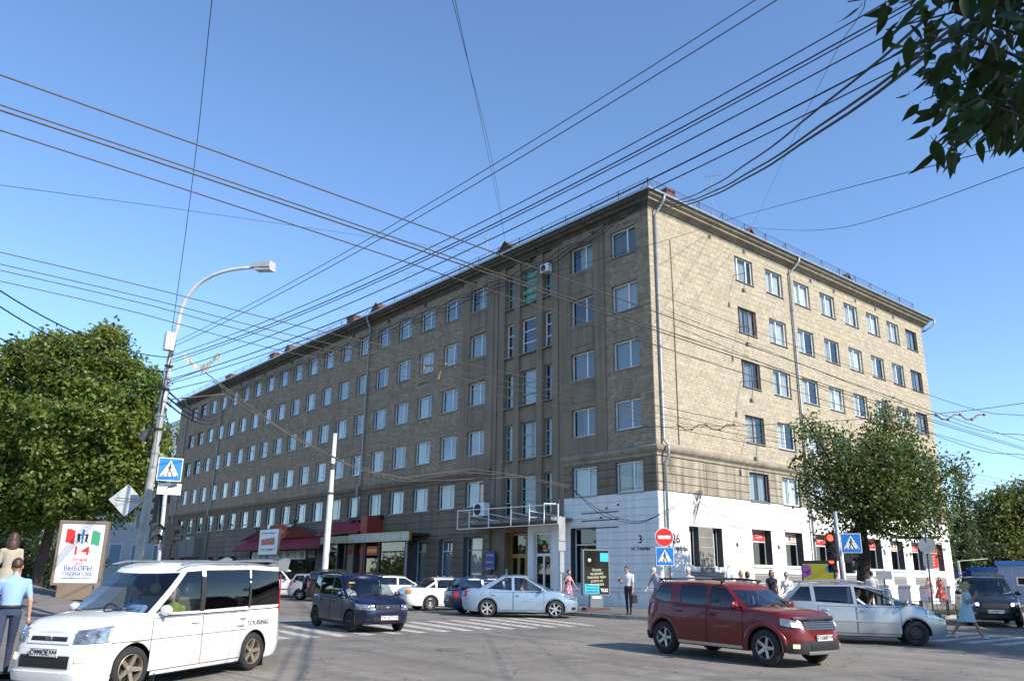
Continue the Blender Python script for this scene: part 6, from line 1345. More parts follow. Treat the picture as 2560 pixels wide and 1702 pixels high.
# ================================================================ buildings at the far left
wb = thing('white_tower_block', 'tall white block rising behind the dark facade at the far left', 'building', (-112, 18, 0))
MB().box(-14, 12, -4, 14, 0, 26.5).obj('wall', mat('far_white_wall', (.72, .71, .68), .9, var=.05, vscale=.5), wb); MB().box(-14.3, 12.3, -4.3, 14.3, 26.5, 27.2).obj('parapet', M_ZINC, wb)
for i in range(6):
    for j in range(7): MB().box(-12+i*4, -10.4+i*4, -4.06, -3.98, 3+j*3.3, 4.6+j*3.3).obj('window', M_DGREY, wb)
gb = thing('grey_public_building', 'pale grey public building with tall windows behind the election poster', 'building', (-92, -4, 0)); M_GB = mat('pale_grey_wall', (.5, .5, .5), .85, var=.1, vscale=.5)
MB().box(-40, 7, 0, 14, 0, 11.5).obj('wall', M_GB, gb); MB().box(-40.3, 7.3, -.4, 14, 11.5, 12.2).obj('parapet', M_PVC, gb)
for k in range(12):
    x = -38+k*3.4; w = MB().box(x, x+1.9, -.08, .02, 5.2, 9.4).obj('window', M_PVC, gb)
    for q in range(2): MB().quad((x+.12+q*.87, -.1, 5.35), (x+.95+q*.83, -.1, 5.35), (x+.95+q*.83, -.1, 9.25), (x+.12+q*.87, -.1, 9.25)).obj('pane', mat('far_pane', (.25, .32, .38), .1), w)
    MB().box(x+2.2, x+2.9, -.35, .0, .2, 11.4).obj('pilaster', M_GB, gb)
for k in range(5): MB().box(-30+k*7, -26+k*7, -.5, -.05, 2.6, 3.8).obj('shop_sign', [M_REDP, M_ORP, M_SBLUE, M_TURQ, M_BRP][k], gb)

for j in range(2):
    for k in range(5): w = MB().box(6.98, 7.07, 1.0+k*2.6, 2.5+k*2.6, 2.0+j*4.6, 4.8+j*4.6).obj('window', M_PVC, gb); MB().quad((7.09, 1.1+k*2.6, 2.1+j*4.6), (7.09, 2.4+k*2.6, 2.1+j*4.6), (7.09, 2.4+k*2.6, 4.7+j*4.6), (7.09, 1.1+k*2.6, 4.7+j*4.6)).obj('pane', MATS['far_pane'], w)
# cars standing beneath the big tree
for i, (px, dp, h, pt, lab) in enumerate(((60, 46, 20, P_DBLUE, 'dark blue car parked beneath the big tree behind the shrubs'), (135, 52, 15, P_RED, 'dark red car parked between the leaning trunk and the poster'), (105, 60, 12, P_SILV, 'pale car roof glimpsed beneath the big tree'))):
    p = at_depth(px, 1440, dp); c = hatch('parked_car', lab, pt, (p[0], p[1]), h, 4.3, 1.7, 1.5, 2.6, .3, group='cars beneath the big tree'); c.std_rear(.7, .95, .6, 1.9)
# ================================================================ trees
M_BARK = mat('bark', (.085, .068, .052), .95, var=.4, vscale=6, bump=.8, bscale=12); M_BARKD = mat('dark_bark', (.04, .034, .028), .95, var=.4, vscale=6, bump=.8, bscale=12)
def leaves(name, centers, spread, per, size, mt, parent, droop=.0, seed=1, aspect=.55):
    r = np.random.default_rng(seed); C = np.repeat(np.asarray(centers), per, 0); n = len(C)
    sp = np.asarray(spread); P = C+r.normal(0, 1, (n, 3))*sp
    nr = r.normal(0, 1, (n, 3)); nr[:, 2] = np.abs(nr[:, 2])*.8+.25; nr /= np.linalg.norm(nr, axis=1)[:, None]
    a = r.normal(0, 1, (n, 3)); a[:, 2] -= droop; a -= (a*nr).sum(1)[:, None]*nr; a /= np.linalg.norm(a, axis=1)[:, None]; b = np.cross(nr, a)
    s = size*r.uniform(.6, 1.35, n)[:, None]
    v = np.stack([P-a*s, P-b*s*aspect+nr*s*.12, P+a*s*1.1-nr*s*.1, P+b*s*aspect+nr*s*.12], 1).reshape(-1, 3)
    me = bpy.data.meshes.new(name); me.vertices.add(4*n); me.vertices.foreach_set('co', v.ravel()); me.loops.add(4*n); me.polygons.add(n)
    me.loops.foreach_set('vertex_index', np.arange(4*n)); me.polygons.foreach_set('loop_start', np.arange(0, 4*n, 4)); me.polygons.foreach_set('loop_total', np.full(n, 4)); me.update(calc_edges=True); me.materials.append(mt)
    o = bpy.data.objects.new(name, me); COL.objects.link(o); o.parent = parent; return o
def lobes_to_clusters(lobes, dens, seed=1, inner=.45):
    r = np.random.default_rng(seed); out = []
    for c, rad in lobes:
        rad = np.array(rad); n = int(dens*np.prod(rad)**(2/3)); d = r.normal(0, 1, (n, 3)); d /= np.linalg.norm(d, axis=1)[:, None]; t = r.uniform(inner**2, 1.0, n)**.5
        out.append(np.array(c)+d*t[:, None]*rad)
    return np.concatenate(out)
def tree(name, label, base, trunk_pts, trunk_r, lobes, dens, per, spread, size, lm, bm_, seed, limbs=True, group=None, twig=0, droop=0):
    base = np.array(base, float); t = thing(name, label, 'tree', tuple(base), 0, group)
    T = [np.array(p, float)-base for p in trunk_pts]; b = MB(); b.tube(T, trunk_r, 12); rs = random.Random(seed)
    L2 = [(np.array(c, float)-base, r_) for c, r_ in lobes]; cl = lobes_to_clusters(L2, dens, seed)
    if limbs:
        top = T[-1]
        for c, r_ in L2:
            a = T[-1] if rs.random() < .5 else T[-2]+(T[-1]-T[-2])*rs.uniform(.3, 1); mid = (a+c)/2+np.array([rs.uniform(-.2, .2), rs.uniform(-.2, .2), -.25])
            k = trunk_r[-1]*.55; b.tube([a, mid, c, c+(c-mid)*.12], [k, k*.7, k*.4, k*.12], 7)
            for _ in range(5): d = np.array([rs.gauss(0, 1), rs.gauss(0, 1), rs.gauss(.3, .8)]); d /= np.linalg.norm(d); q = mid+(c-mid)*rs.uniform(.3, 1); b.tube([q, q+d*np.array(r_)*.5+np.array([0, 0, .1]), q+d*np.array(r_)*.7], [k*.3, k*.18, k*.05], 5)
    b.obj('trunk', bm_, t, True)
    leaves('crown', cl, spread, per, size, lm, t, droop, seed); return t
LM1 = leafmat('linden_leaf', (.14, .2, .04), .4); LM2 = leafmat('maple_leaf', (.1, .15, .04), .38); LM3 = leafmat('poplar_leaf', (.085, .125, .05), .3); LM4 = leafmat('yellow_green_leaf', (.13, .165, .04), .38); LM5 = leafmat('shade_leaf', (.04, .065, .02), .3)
def lob(lst, depth, sx=1.0): return [(at_depth(px, py, depth+dd), (r*(depth+dd)/F_PX*sx, r*(depth+dd)/F_PX*sx, r*(depth+dd)/F_PX)) for px, py, r, dd in lst]
# large tree on the left
d = 32; bs = at_depth(92, 1455, d); bs[2] = gz(bs[0], bs[1])+.1
tp = [bs+UP*-.2, at_depth(100, 1410, d), at_depth(118, 1350, d), at_depth(135, 1290, d), at_depth(150, 1200, d)]
tree('linden_tree', 'large leafy green tree standing behind the election poster', bs, tp, [.24, .2, .19, .17, .13],
     lob([(60, 960, 95, .5), (160, 920, 90, -.5), (255, 900, 85, .3), (330, 990, 80, 0), (40, 1080, 110, -.6), (150, 1060, 110, -1.2), (260, 1050, 105, -1), (350, 1100, 70, -.5), (60, 1200, 110, -.5), (170, 1190, 105, -1.2), (280, 1180, 90, -.8), (345, 1215, 60, 0), (10, 1270, 75, 0), (110, 1270, 60, -.8), (210, 1255, 55, -.6), (-40, 1000, 90, 0), (-60, 1150, 110, .5), (255, 850, 28, 0), (262, 828, 14, 0), (205, 870, 30, 0), (110, 880, 35, 0), (60, 880, 30, 0), (20, 900, 40, 0), (320, 905, 30, 0), (385, 1010, 30, 0), (400, 1090, 28, 0), (395, 1180, 25, 0), (300, 1265, 40, 0), (225, 1320, 25, 0), (370, 950, 25, 0), (155, 858, 22, 0), (210, 1110, 130, 1), (90, 1120, 130, 1)], d), 62, 34, (.2, .2, .17), .1, LM1, M_BARK, 3, droop=.4)
# street tree in front of the sunny facade
d = 35.5; bs = at_depth(2156, 1470, d); bs[2] = gz(bs[0], bs[1])+.12
tp = [bs+UP*-.2, at_depth(2158, 1440, d), at_depth(2160, 1390, d), at_depth(2152, 1330, d), at_depth(2150, 1280, d)]
tree('street_maple', 'street tree with thin sunlit top in front of the white shop wall', bs, tp, [.33, .27, .29, .24, .2],
     lob([(2030, 1075, 42, -.6), (2085, 1110, 50, -.5), (2040, 1170, 55, 0), (2120, 1160, 60, -1), (2215, 1040, 36, 0), (2190, 1090, 48, -.4), (2255, 1100, 50, 0), (2205, 1150, 70, -1), (2290, 1160, 62, -.3), (2100, 1230, 62, -.8), (2180, 1220, 75, -1.2), (2270, 1230, 72, -.8), (2340, 1210, 52, 0), (2395, 1165, 30, .4), (2060, 1270, 42, 0), (2130, 1290, 50, -.6), (2310, 1290, 55, -.3), (2235, 1295, 60, -.8), (2350, 1275, 40, 0), (2190, 1310, 40, -.8), (2330, 1345, 30, -.2), (2080, 1335, 28, .0), (2240, 1180, 80, .9), (2150, 1200, 80, .9), (2290, 1330, 25, 0), (2010, 1225, 28, 0)], d), 56, 15, (.23, .23, .21), .088, LM2, M_BARKD, 5, droop=.5)
# row beyond the corner on the right
for i, (px, top, wd, dp, lm, lab) in enumerate(((2345, 1215, 38, 62, LM3, 'slim birch directly behind the end of the building'), (2405, 1175, 36, 68, LM3, 'tallest slim birch in the gap beside the building'), (2450, 1235, 32, 74, LM3, 'short slim birch right of the tallest one'))):
    bs = at_depth(px, 1455, dp); bs[2] = 0; hh = (1455-top)
    tree('birch_tree', lab, bs, [bs, at_depth(px, 1380, dp), at_depth(px, top+60, dp)], [.2, .16, .06], lob([(px+random.uniform(-12, 12), top+14+k*(hh*.9/9), wd*(.35+.09*k), random.uniform(-.5, .5)) for k in range(10)], dp), 40, 14, (.3, .3, .35), .15, lm, M_BARK, 20+i, group='birches beyond the building', droop=.8)
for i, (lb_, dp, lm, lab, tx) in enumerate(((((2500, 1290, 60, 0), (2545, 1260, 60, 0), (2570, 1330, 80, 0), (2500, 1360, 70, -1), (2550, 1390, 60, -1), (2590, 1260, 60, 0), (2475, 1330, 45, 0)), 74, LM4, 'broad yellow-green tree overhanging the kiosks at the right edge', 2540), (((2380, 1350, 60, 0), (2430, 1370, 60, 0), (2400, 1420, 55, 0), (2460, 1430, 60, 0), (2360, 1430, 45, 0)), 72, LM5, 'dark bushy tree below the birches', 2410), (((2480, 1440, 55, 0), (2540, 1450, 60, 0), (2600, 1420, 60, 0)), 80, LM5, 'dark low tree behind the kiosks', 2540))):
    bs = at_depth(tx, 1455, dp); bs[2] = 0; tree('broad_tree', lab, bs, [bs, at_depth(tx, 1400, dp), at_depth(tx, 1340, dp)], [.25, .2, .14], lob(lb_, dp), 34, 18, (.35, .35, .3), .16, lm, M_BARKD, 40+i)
# shrubs under the big tree and the far wood at the end of the street
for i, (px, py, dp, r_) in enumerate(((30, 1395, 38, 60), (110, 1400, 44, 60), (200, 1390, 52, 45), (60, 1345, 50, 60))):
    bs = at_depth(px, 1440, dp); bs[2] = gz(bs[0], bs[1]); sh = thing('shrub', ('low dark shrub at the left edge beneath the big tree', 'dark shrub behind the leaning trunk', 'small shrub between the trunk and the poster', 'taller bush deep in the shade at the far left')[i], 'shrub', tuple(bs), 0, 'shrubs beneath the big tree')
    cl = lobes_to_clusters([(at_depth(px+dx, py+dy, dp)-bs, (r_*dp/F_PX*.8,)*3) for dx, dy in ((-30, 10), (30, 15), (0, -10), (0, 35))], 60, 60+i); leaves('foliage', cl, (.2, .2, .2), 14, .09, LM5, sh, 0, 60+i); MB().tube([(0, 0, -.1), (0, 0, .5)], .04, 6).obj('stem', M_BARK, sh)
wood = []
for k in range(46):
    a = R(95+k*2.1); rr = random.uniform(150, 190); wood.append(((CAM[0]+math.cos(a)*rr*1.0, CAM[1]+math.sin(a)*rr, 3.5), (9, 9, random.uniform(4, 6.5))))
cl = lobes_to_clusters(wood, 9, 77, .3); o = leaves('far_woods', cl, (1.2, 1.2, .9), 8, .7, LM5, None, 0, 77); kind(o, 'stuff'); o['label'] = 'dark band of distant trees closing the streets'; o['category'] = 'woods'
belt = [((x, -46+random.uniform(-4, 4), random.uniform(1.5, 4.2)), (2.6, 2.6, 2.2)) for x in range(-95, 40, 4)]
o = leaves('trees_behind_the_photographer', lobes_to_clusters(belt, 10, 78, .3), (.6, .6, .5), 9, .35, LM1, None, 0, 78); kind(o, 'stuff'); o['label'] = 'belt of trees along the far side of the street, mirrored in the windows'; o['category'] = 'woods'
# trees across the right-hand street, just outside the picture, that shade the far crossing
for i, (x, y, h) in enumerate(((27.0, -4.0, 10.5), (29, 2.5, 12), (29, 9, 12))):
    bs = np.array([x, y, gz(x, y)]); tree('roadside_tree', ('tall roadside tree across the street opposite the zebra', 'roadside tree further up the street opposite the verge', 'roadside tree set back from the crossing')[i], bs, [bs, bs+UP*2.5, bs+UP*5], [.28, .22, .18], [(bs+np.array([random.uniform(-2.2, 2.2), random.uniform(-2.2, 2.2), h*random.uniform(.35, .85)]), (2.0, 2.0, 1.8)) for _ in range(13)], 16, 14, (.4, .4, .35), .2, LM5, M_BARKD, 90+i)
# overhanging branch close to the camera: each leaf is a part
ob = thing('overhanging_tree', 'dark leafy branch hanging into the top right corner', 'tree', (29.0, -27.5, gz(29, -27.5)))
O0 = np.array([29.0, -27.5, gz(29, -27.5)]); P0 = at_depth(2620, 40, 3.0)-O0
m = MB(); m.tube([(0, 0, 0), (-.1, .1, 2.2), (-.4, -.1, 4.2)], [.17, .14, .09], 10); m.tube([(-.3, 0, 3.6), (P0[0]*.5-.1, P0[1]*.5, 3.9), P0+UP*.2, at_depth(2500, -30, 2.8)-O0], [.06, .045, .03, .02], 8); m.obj('trunk', M_BARKD, ob, True)
M_NL = leafmat('near_leaf', (.028, .05, .014), .22, .35, .12)
lmesh = []
for k in range(6):
    b = MB(); rows = []; cv = random.uniform(-.25, .35); tw = random.uniform(-.3, .3); fold = random.uniform(.15, .45); wd = random.uniform(.2, .27)
    for t in np.linspace(0, 1, 8):
        w = wd*math.sin(math.pi*min(1, t*.97+.03)**.75)*(1-.35*t)+.002; z = cv*t*t; a = tw*t
        rows.append([(t, -w*math.cos(a), z+w*fold-w*math.sin(a)), (t, 0, z), (t, w*math.cos(a), z+w*fold+w*math.sin(a))])
    b.grid(rows); b.tube([(-.22, 0, .05), (-.1, 0, .02), (0, 0, 0)], .012, 4); x = bpy.data.meshes.new('leaf'); x.from_pydata(b.v, [], b.f); x.materials.append(M_NL); x.polygons.foreach_set('use_smooth', [True]*len(x.polygons)); lmesh.append(x)
def inside(px, py):
    lim = [(0, 2085), (60, 2195), (120, 2210), (200, 2262), (270, 2275), (330, 2310), (360, 2330), (385, 2430), (400, 2560)]; return px > np.interp(py, [l[0] for l in lim], [l[1] for l in lim])
twigs = MB(); cnt = 0; rs = random.Random(11)
def leaf_at(p, dirv, ln):
    global cnt
    dirv = dirv/np.linalg.norm(dirv); o = bpy.data.objects.new('leaf', lmesh[rs.randint(0, 5)]); COL.objects.link(o); o.parent = ob; o.location = p-O0
    q = Vector(dirv).to_track_quat('X', 'Z'); o.rotation_mode = 'QUATERNION'; o.rotation_quaternion = q @ Vector((1, 0, 0)).rotation_difference(Vector((1, 0, 0))) ; o.rotation_quaternion = q @ __import__('mathutils').Quaternion((1, 0, 0), rs.uniform(-1.3, 1.3)); o.scale = (ln, ln, ln); cnt += 1
tw_list = [((2560, 30), (2120, 5)), ((2560, 90), (2215, 75)), ((2560, 150), (2260, 130)), ((2570, 200), (2290, 190)), ((2570, 250), (2310, 250)), ((2570, 300), (2330, 310)), ((2570, 330), (2400, 360)), ((2500, -20), (2150, -30)), ((2600, 120), (2420, 60)), ((2600, 270), (2450, 240)), ((2480, 320), (2375, 355))]
for (x0, y0), (x1, y1) in tw_list:
    d0, d1 = rs.uniform(2.5, 3.1), rs.uniform(2.1, 2.6); A0, A1 = at_depth(x0, y0, d0), at_depth(x1, y1, d1); mid = (A0+A1)/2+UP*.08; pts = [A0-O0, mid-O0, A1-O0]; twigs.tube(pts, [.006, .004, .002], 5)
    n = 26
    for k in range(n):
        t = (k+.5)/n; p = (1-t)**2*A0+2*t*(1-t)*mid+t*t*A1
        dirv = RT*rs.uniform(-1.1, .35)+UP*rs.uniform(-1.25, -.25)+FW*rs.uniform(-.7, .7)
        p = p+RT*rs.uniform(-.04, .04)+UP*rs.uniform(-.03, .03)+FW*rs.uniform(-.12, .12)
        leaf_at(p, dirv, rs.uniform(.06, .098))
twigs.obj('twigs', M_BARKD, ob)
b = MB(); nl = 0
for k in range(430):
    px, py = rs.uniform(2120, 2640), rs.uniform(-60, 330)
    if not inside(px-45, py+60) or rs.random() > min(1, (px-2150)/260): continue
    p = at_depth(px, py, rs.uniform(2.5, 3.4)); me_ = lmesh[rs.randint(0, 5)]; dv = RT*rs.uniform(-1.1, .5)+UP*rs.uniform(-1.2, -.1)+FW*rs.uniform(-.8, .8); Q = Vector(dv).to_track_quat('X', 'Z') @ __import__('mathutils').Quaternion((1, 0, 0), rs.uniform(-1.4, 1.4)); ln = rs.uniform(.06, .095)
    b.add([np.array(Q @ (v.co*ln))+p-O0 for v in me_.vertices], [tuple(q.vertices) for q in me_.polygons])
kind(b.obj('leaf_mass', M_NL, ob, True), 'stuff')
leaves('crown', lobes_to_clusters([(np.array(c)-O0, (1.5, 1.5, 1.1)) for c in ((27.6, -26.4, 6.6), (28.9, -27.4, 6.9), (27.0, -27.6, 6.4), (29.4, -25.9, 6.2), (28.2, -25.0, 6.0), (30.2, -27.0, 5.6))], 34, 93), (.22, .22, .2), 18, .09, M_NL, ob, .4, 93)
# ================================================================ overhead wires
M_WIRE = mat('wire_black', (.012, .013, .016), .6); M_WIREC = mat('copper_wire', (.09, .075, .06), .5, .5); M_INSU = mat('insulator', (.3, .2, .13), .6)
def wire(label, P, r, m=M_WIRE, sag=0, n=14, group=None, name='overhead_wire', cat='wire', ext=(0, 0)):
    P = [np.array(p, float) for p in P]
    if len(P) == 2:
        a, c = P; P = [a+(c-a)*t-UP*sag*4*t*(1-t) for t in np.linspace(0, 1, n)]
    elif len(P) < 12:                                     # smooth hanging curve through the points
        Q = [P[0]*2-P[1]]+P+[P[-1]*2-P[-2]]; out = []
        for i in range(1, len(Q)-2):
            for t in np.linspace(0, 1, 8)[:-1]: out.append(.5*(2*Q[i]+(Q[i+1]-Q[i-1])*t+(2*Q[i-1]-5*Q[i]+4*Q[i+1]-Q[i+2])*t*t+(3*Q[i]-Q[i-1]-3*Q[i+1]+Q[i+2])*t**3))
        P = out+[P[-1]]
    for q, e in ((0, ext[0]), (1, ext[1])):                # carry on out of the picture towards the next support
        if e:
            d_ = (P[0]-P[1]) if q == 0 else (P[-1]-P[-2]); d_ = d_/np.linalg.norm(d_); d_[2] *= .4
            P = [P[0]+d_*e]+P if q == 0 else P+[P[-1]+d_*e]
    base = P[0].copy(); b = MB(); b.tube([p-base for p in P], r, 6); o = b.obj(name, m, None, True, tuple(base)); return tag(o, label, cat, group)
ordw = ('first', 'second', 'third', 'fourth', 'fifth', 'sixth', 'seventh', 'eighth', 'ninth', 'tenth', 'eleventh')
s_ = 1.0857
# trolley wires along the right-hand street
near = [(16.73, 15.5, 6.2), (16.1, 15.0, 6.2), (15.98, 14.85, 6.2), (15.5, 14.0, 6.2)]
for k, (x0, x1, z) in enumerate(near): wire('%s from the top of the near trolley wires entering at the left edge' % ordw[k], [(x0+.25, -48, z), (x0, -29.8, z), ((x0+x1)/2+.1, -16, z-.08), (x1, 2, z), (x1-.3, 60, z)], .009 if k != 2 else .011, M_WIREC, group='near trolley wires', name='trolley_wire')
far = [(11.26, 10.9), (10.67, 10.2), (10.35, 9.7), (9.75, 8.9)]
for k, (x0, x1) in enumerate(far): wire('%s from the top of the far trolley wires crossing the facade' % ordw[k], [(x0+.2, -48, 6.2), (x0, -29, 6.2), (x1, -21.5, 6.15), (x1, 0, 6.15), (x1+.2, 60, 6.2)], .008, M_WIREC, group='far trolley wires', name='trolley_wire')
# cable fan from the leaning lamp up to the right over the camera
LT = np.array(LB)
def on_lamp(t): return LB+top_l*t
top_l = at_depth(431, 858, 19)-LB
fan = [((1828, 0), 9.5, 1.0, .008), ((1880, 0), 9.5, .985, .009), ((2105, 0), 9.2, .955, .010), ((2160, 0), 9.0, .94, .012), ((2180, 0), 9.0, .93, .010), ((2245, 0), 8.8, .9, .011), ((2240, 60), 8.4, .87, .013), ((2250, 90), 8.3, .855, .010)]
for k, ((px, py), dp, t, r) in enumerate(fan):
    a = on_lamp(t); e = at_depth(px, py, dp); e2 = e+(e-a)*.25; P = [a+(e2-a)*q-UP*(.55*4*q*(1-q))*(.6 if k < 2 else 1) for q in np.linspace(0, 1, 26)]
    wire('%s from the top of the black cables fanning from the lamp to the upper right' % ordw[k], P, r*.75, group='cables over the crossing', name='overhead_cable', cat='cable', ext=(0, 22))
# thick twisted bundles to the top corner of the building
crn = at_x(1628, 500, .6)
for k, (px, py, dp, r, zz) in enumerate(((2248, 105, 8.4, .016, .0), (2330, 112, 8.2, .018, -.1), (2340, 124, 8.2, .02, -.25))):
    e = at_depth(px, py, dp); a = crn+UP*zz; P = [a+(e-a)*q-UP*(.75*4*q*(1-q))+RT*.02*math.sin(q*40+k) for q in np.linspace(0, 1.12, 34)]
    wire(('thin twisted cable running to the roof corner', 'thick black cable bundle running to the roof corner', 'thickest lower cable bundle running to the roof corner')[k], P, r, group='bundles to the roof corner', name='cable_bundle', cat='cable', ext=(0, 22))
# bundle festooned under the eaves of the left facade, on to the lamp
for k in range(3):
    P = [(0.5, -.75, BT-.1-k*.1)]
    for i in range(1, 60): x = -i*.95; P.append((x, -.3-.35*max(0, 1-i/4), BT-.45-.12*math.sin(i*1.7+k)-.1*k-(.55+.2*k)*sstep(0, 12, i)*(1-.4*sstep(20, 50, i))))
    P += [tuple(on_lamp(.84-.02*k)+np.array([-20, 12, 4.5])*.25*0+np.array(P[-1])*0) for _ in range(1)]
    a, c = np.array(P[-2]), np.array(P[-1]); P = P[:-1]+[tuple(a+(c-a)*q-UP*1.6*4*q*(1-q)) for q in np.linspace(.05, 1, 14)]
    wire(('upper', 'middle', 'lower')[k]+' cable slung below the eaves of the dark facade', P, .022, group='cables below the eaves', name='eaves_cable', cat='cable')
# sagging pale cables from the lamp to the building corner at second-floor height
for k, (t, pts) in enumerate(((.86, ((505, 925), (700, 1070), (870, 1160), (1000, 1195), (1180, 1172), (1288, 1186), (1423, 1215))), (.83, ((530, 950), (720, 1085), (880, 1168), (1000, 1203), (1100, 1200), (1300, 1192), (1425, 1220))), (.8, ((560, 985), (740, 1098), (900, 1175), (1040, 1200), (1150, 1180), (1290, 1188), (1422, 1213))))):
    dps = [19.5, 23, 28, 33, 38, 40.5, 41.5]; P = [on_lamp(t)]+[at_depth(*p, q) for p, q in zip(pts, dps)]; Q = []
    for i in range(len(P)-1):
        for q in np.linspace(0, 1, 5)[:-1]: Q.append(P[i]+(P[i+1]-P[i])*q)
    Q.append(P[-1]); wire(('upper', 'lower', 'loose middle')[k]+' pale cable sagging from the lamp towards the entrance', Q, .013, mat('pale_cable', (.11, .1, .085), .7), group='sagging cables to the entrance', name='sagging_cable', cat='cable')
c0, c1 = at_depth(1423, 1215, 41.5), at_x(1700, 1256, .3)
for k in range(2): wire(('upper', 'lower')[k]+' black cable swagged round the white corner', [c0, at_depth(1500, 1275+k*8, 40), at_depth(1590, 1303+k*4, 37.5), at_depth(1660, 1280, 36.5), c1], .015, group='cables round the white corner', name='swag_cable', cat='cable')
wire('loose black cable drooping along the white shop wall', [at_x(1742, 1235, .25), at_x(1760, 1262, .25), at_x(1850, 1305, .3), at_x(1960, 1317, .3), at_x(2050, 1290, .3)], .014, name='swag_cable', cat='cable')
m = MB(); q0 = at_x(1742, 1235, .2)
for k in range(5): a = [at_x(1742+x, 1235+y, .2)-q0 for x, y in ((0, 20), (-8+4*k, -3-2*k), (3+3*k, -8), (8, 15), (-10, 45+12*k))]; m.tube(a, .012, 5)
o = m.obj('cable_coil', M_WIRE, None, True, tuple(q0)); tag(o, 'tangled coil of black cable high on the white wall', 'cable')
# thin wires high in the sky and on the right
wire('thin wire rising from the lamp to the top edge', [on_lamp(.55), at_depth(475, 500, 15), at_depth(532, -20, 11)], .006, sag=0, ext=(0, 20))
for k, dx in enumerate((0, 7)): wire(('left', 'right')[k]+' of two thin wires dropping from the top edge to the roof', [at_y(1262, 598, .3), at_depth(1228-dx+6, 420, 30), at_depth(1126+dx, -20, 14)], .006, group='pair of thin wires to the roof', ext=(0, 22))
wire('thin telephone wire crossing the open sky on the left', [at_depth(-20, 460, 20), at_depth(600, 545, 32), at_y(1200, 632, .5)], .008, ext=(30, 0))
wire('long wire from the right edge across the top-floor windows', [at_depth(2580, 350, 16), at_x(1835, 545, 2.0), at_x(1640, 608, .9), at_y(1150, 745, -.6)], .012, ext=(30, 0))
wire('sagging wire from the right edge to the roof railing', [at_depth(2580, 412, 18), at_depth(2250, 530, 24), at_depth(2050, 575, 30), at_x(1880, 570, .5)], .01, ext=(30, 0))
wire('thin stay wire from the roof up to the top right', [at_x(1880, 567, .5), at_depth(2040, 230, 20), at_depth(2160, 20, 10)], .006, ext=(0, 20))
for k, (ya, yb) in enumerate(((1042, 1075), (1075, 1105), (1110, 1165))): wire(('top', 'middle', 'bottom')[k]+' wire leaving the sunny facade at the right edge', [at_x(1640+k*20, 735+k*38, 3.0), at_depth(2360, 1000+k*48, 36), at_depth(2580, ya+k*15, 30)], .012, M_WIREC, group='wires over the sunny facade', ext=(0, 40))
for k, (x0, y0, x1, y1) in enumerate(((-10, 760, 640, 945), (-10, 840, 420, 905), (-10, 720, 440, 800))): wire(('middle', 'lowest', 'highest')[k]+' of the dark cables from the left edge to the leaning lamp', [at_depth(x0, y0, 13), on_lamp((.9, .85, .95)[k])], .012, sag=.25, group='cables from the left edge', name='overhead_cable', cat='cable', ext=(25, 0))
# span wires with trolley fittings
def fitting(px, py, dp, label):
    p = at_depth(px, py, dp); t = thing('trolley_fitting', label, 'wire fitting', tuple(p)); MB().bar((-.5, 0, .18), (.9, .1, .02), .05).obj('beam', M_INSU, t); m = MB(); m.tube([(0, 0, .12), (0, 0, -.35)], .025, 6); m.tube([(.75, .08, .05), (.6, .08, -.35)], .025, 6); m.obj('hangers', M_INSU, t); MB().bar((-.25, 0, -.37), (.25, 0, -.37), .05, .03).obj('clamp', M_WIREC, t)
fitting(1060, 925, 22, 'rusty trolley-wire fitting hanging before the dark windows')
for k, (x0, x1, y) in enumerate(((1695, 1835, 1065), (2340, 2460, 1040))):
    n0 = at_depth(x0, y, 30); m = MB(); pts = [at_depth(x0+(x1-x0)*q/8, y-4+(12 if q % 4 in (1, 2) else 0), 30)-n0 for q in range(9)]; m.tube(pts, .03, 6)
    for q in pts[::2]: m.ball(q, .06, .06, .06, 8, 5)
    o = m.obj('insulator_chain', M_INSU, None, True, tuple(n0)); tag(o, ('festoon of insulators in front of the sunny blockwork', 'festoon of insulators against the sky past the building')[k], 'insulator')
wire('span wire carrying the insulator festoons', [at_x(1600, 1068, 1), at_depth(1900, 1062, 30), at_depth(2340, 1034, 30), at_depth(2580, 1005, 28)], .012, ext=(0, 30))
for k, (y0, y1) in enumerate(((1127, 1133), (1143, 1150), (1165, 1198))):
    e = at_y(826, y1, -6.0); wire(('top', 'middle', 'bottom')[k]+' span wire from the white mast to the far facade', [e, at_y(700, (y0+y1)/2-10, -3), at_y(455, (1085, 1105, 1160)[k], -.2)], .012, M_WIREC, group='span wires of the mast')
# aerials on the roof
def aerial(px, py, y, h, label, left=True, big=False):
    p = at_y(px, py, y) if left else at_x(px, py, y); t = thing('roof_aerial', label, 'aerial', tuple(p)); MB().tube([(0, 0, -.6), (0, 0, h)], .022, 6).obj('mast', M_PIPE, t); m = MB()
    for z, l in ((h*.95, .9), (h*.6, 1.1)) if big else ((h*.9, .5),):
        m.bar((-l/2, -.2, z), (l*.7, .3, z-.1), .02)
        for q in np.linspace(-.4, .65, 6): m.bar((q*l-.3*l*.5, .2*q+.3, z), (q*l+.3*l*.5, .2*q-.3, z), .012)
    m.obj('elements', M_PIPE, t)
aerial(1783, 530, -2.5, 2.7, 'tall double aerial behind the sunny roof railing', False, True); aerial(1022, 735, 3, 2.0, 'small aerial above the middle of the dark facade', True, True); aerial(1218, 630, 2, 1.2, 'short aerial near the roof vent', True); aerial(855, 800, 3, 1.2, 'short aerial beside the left chimney', True)
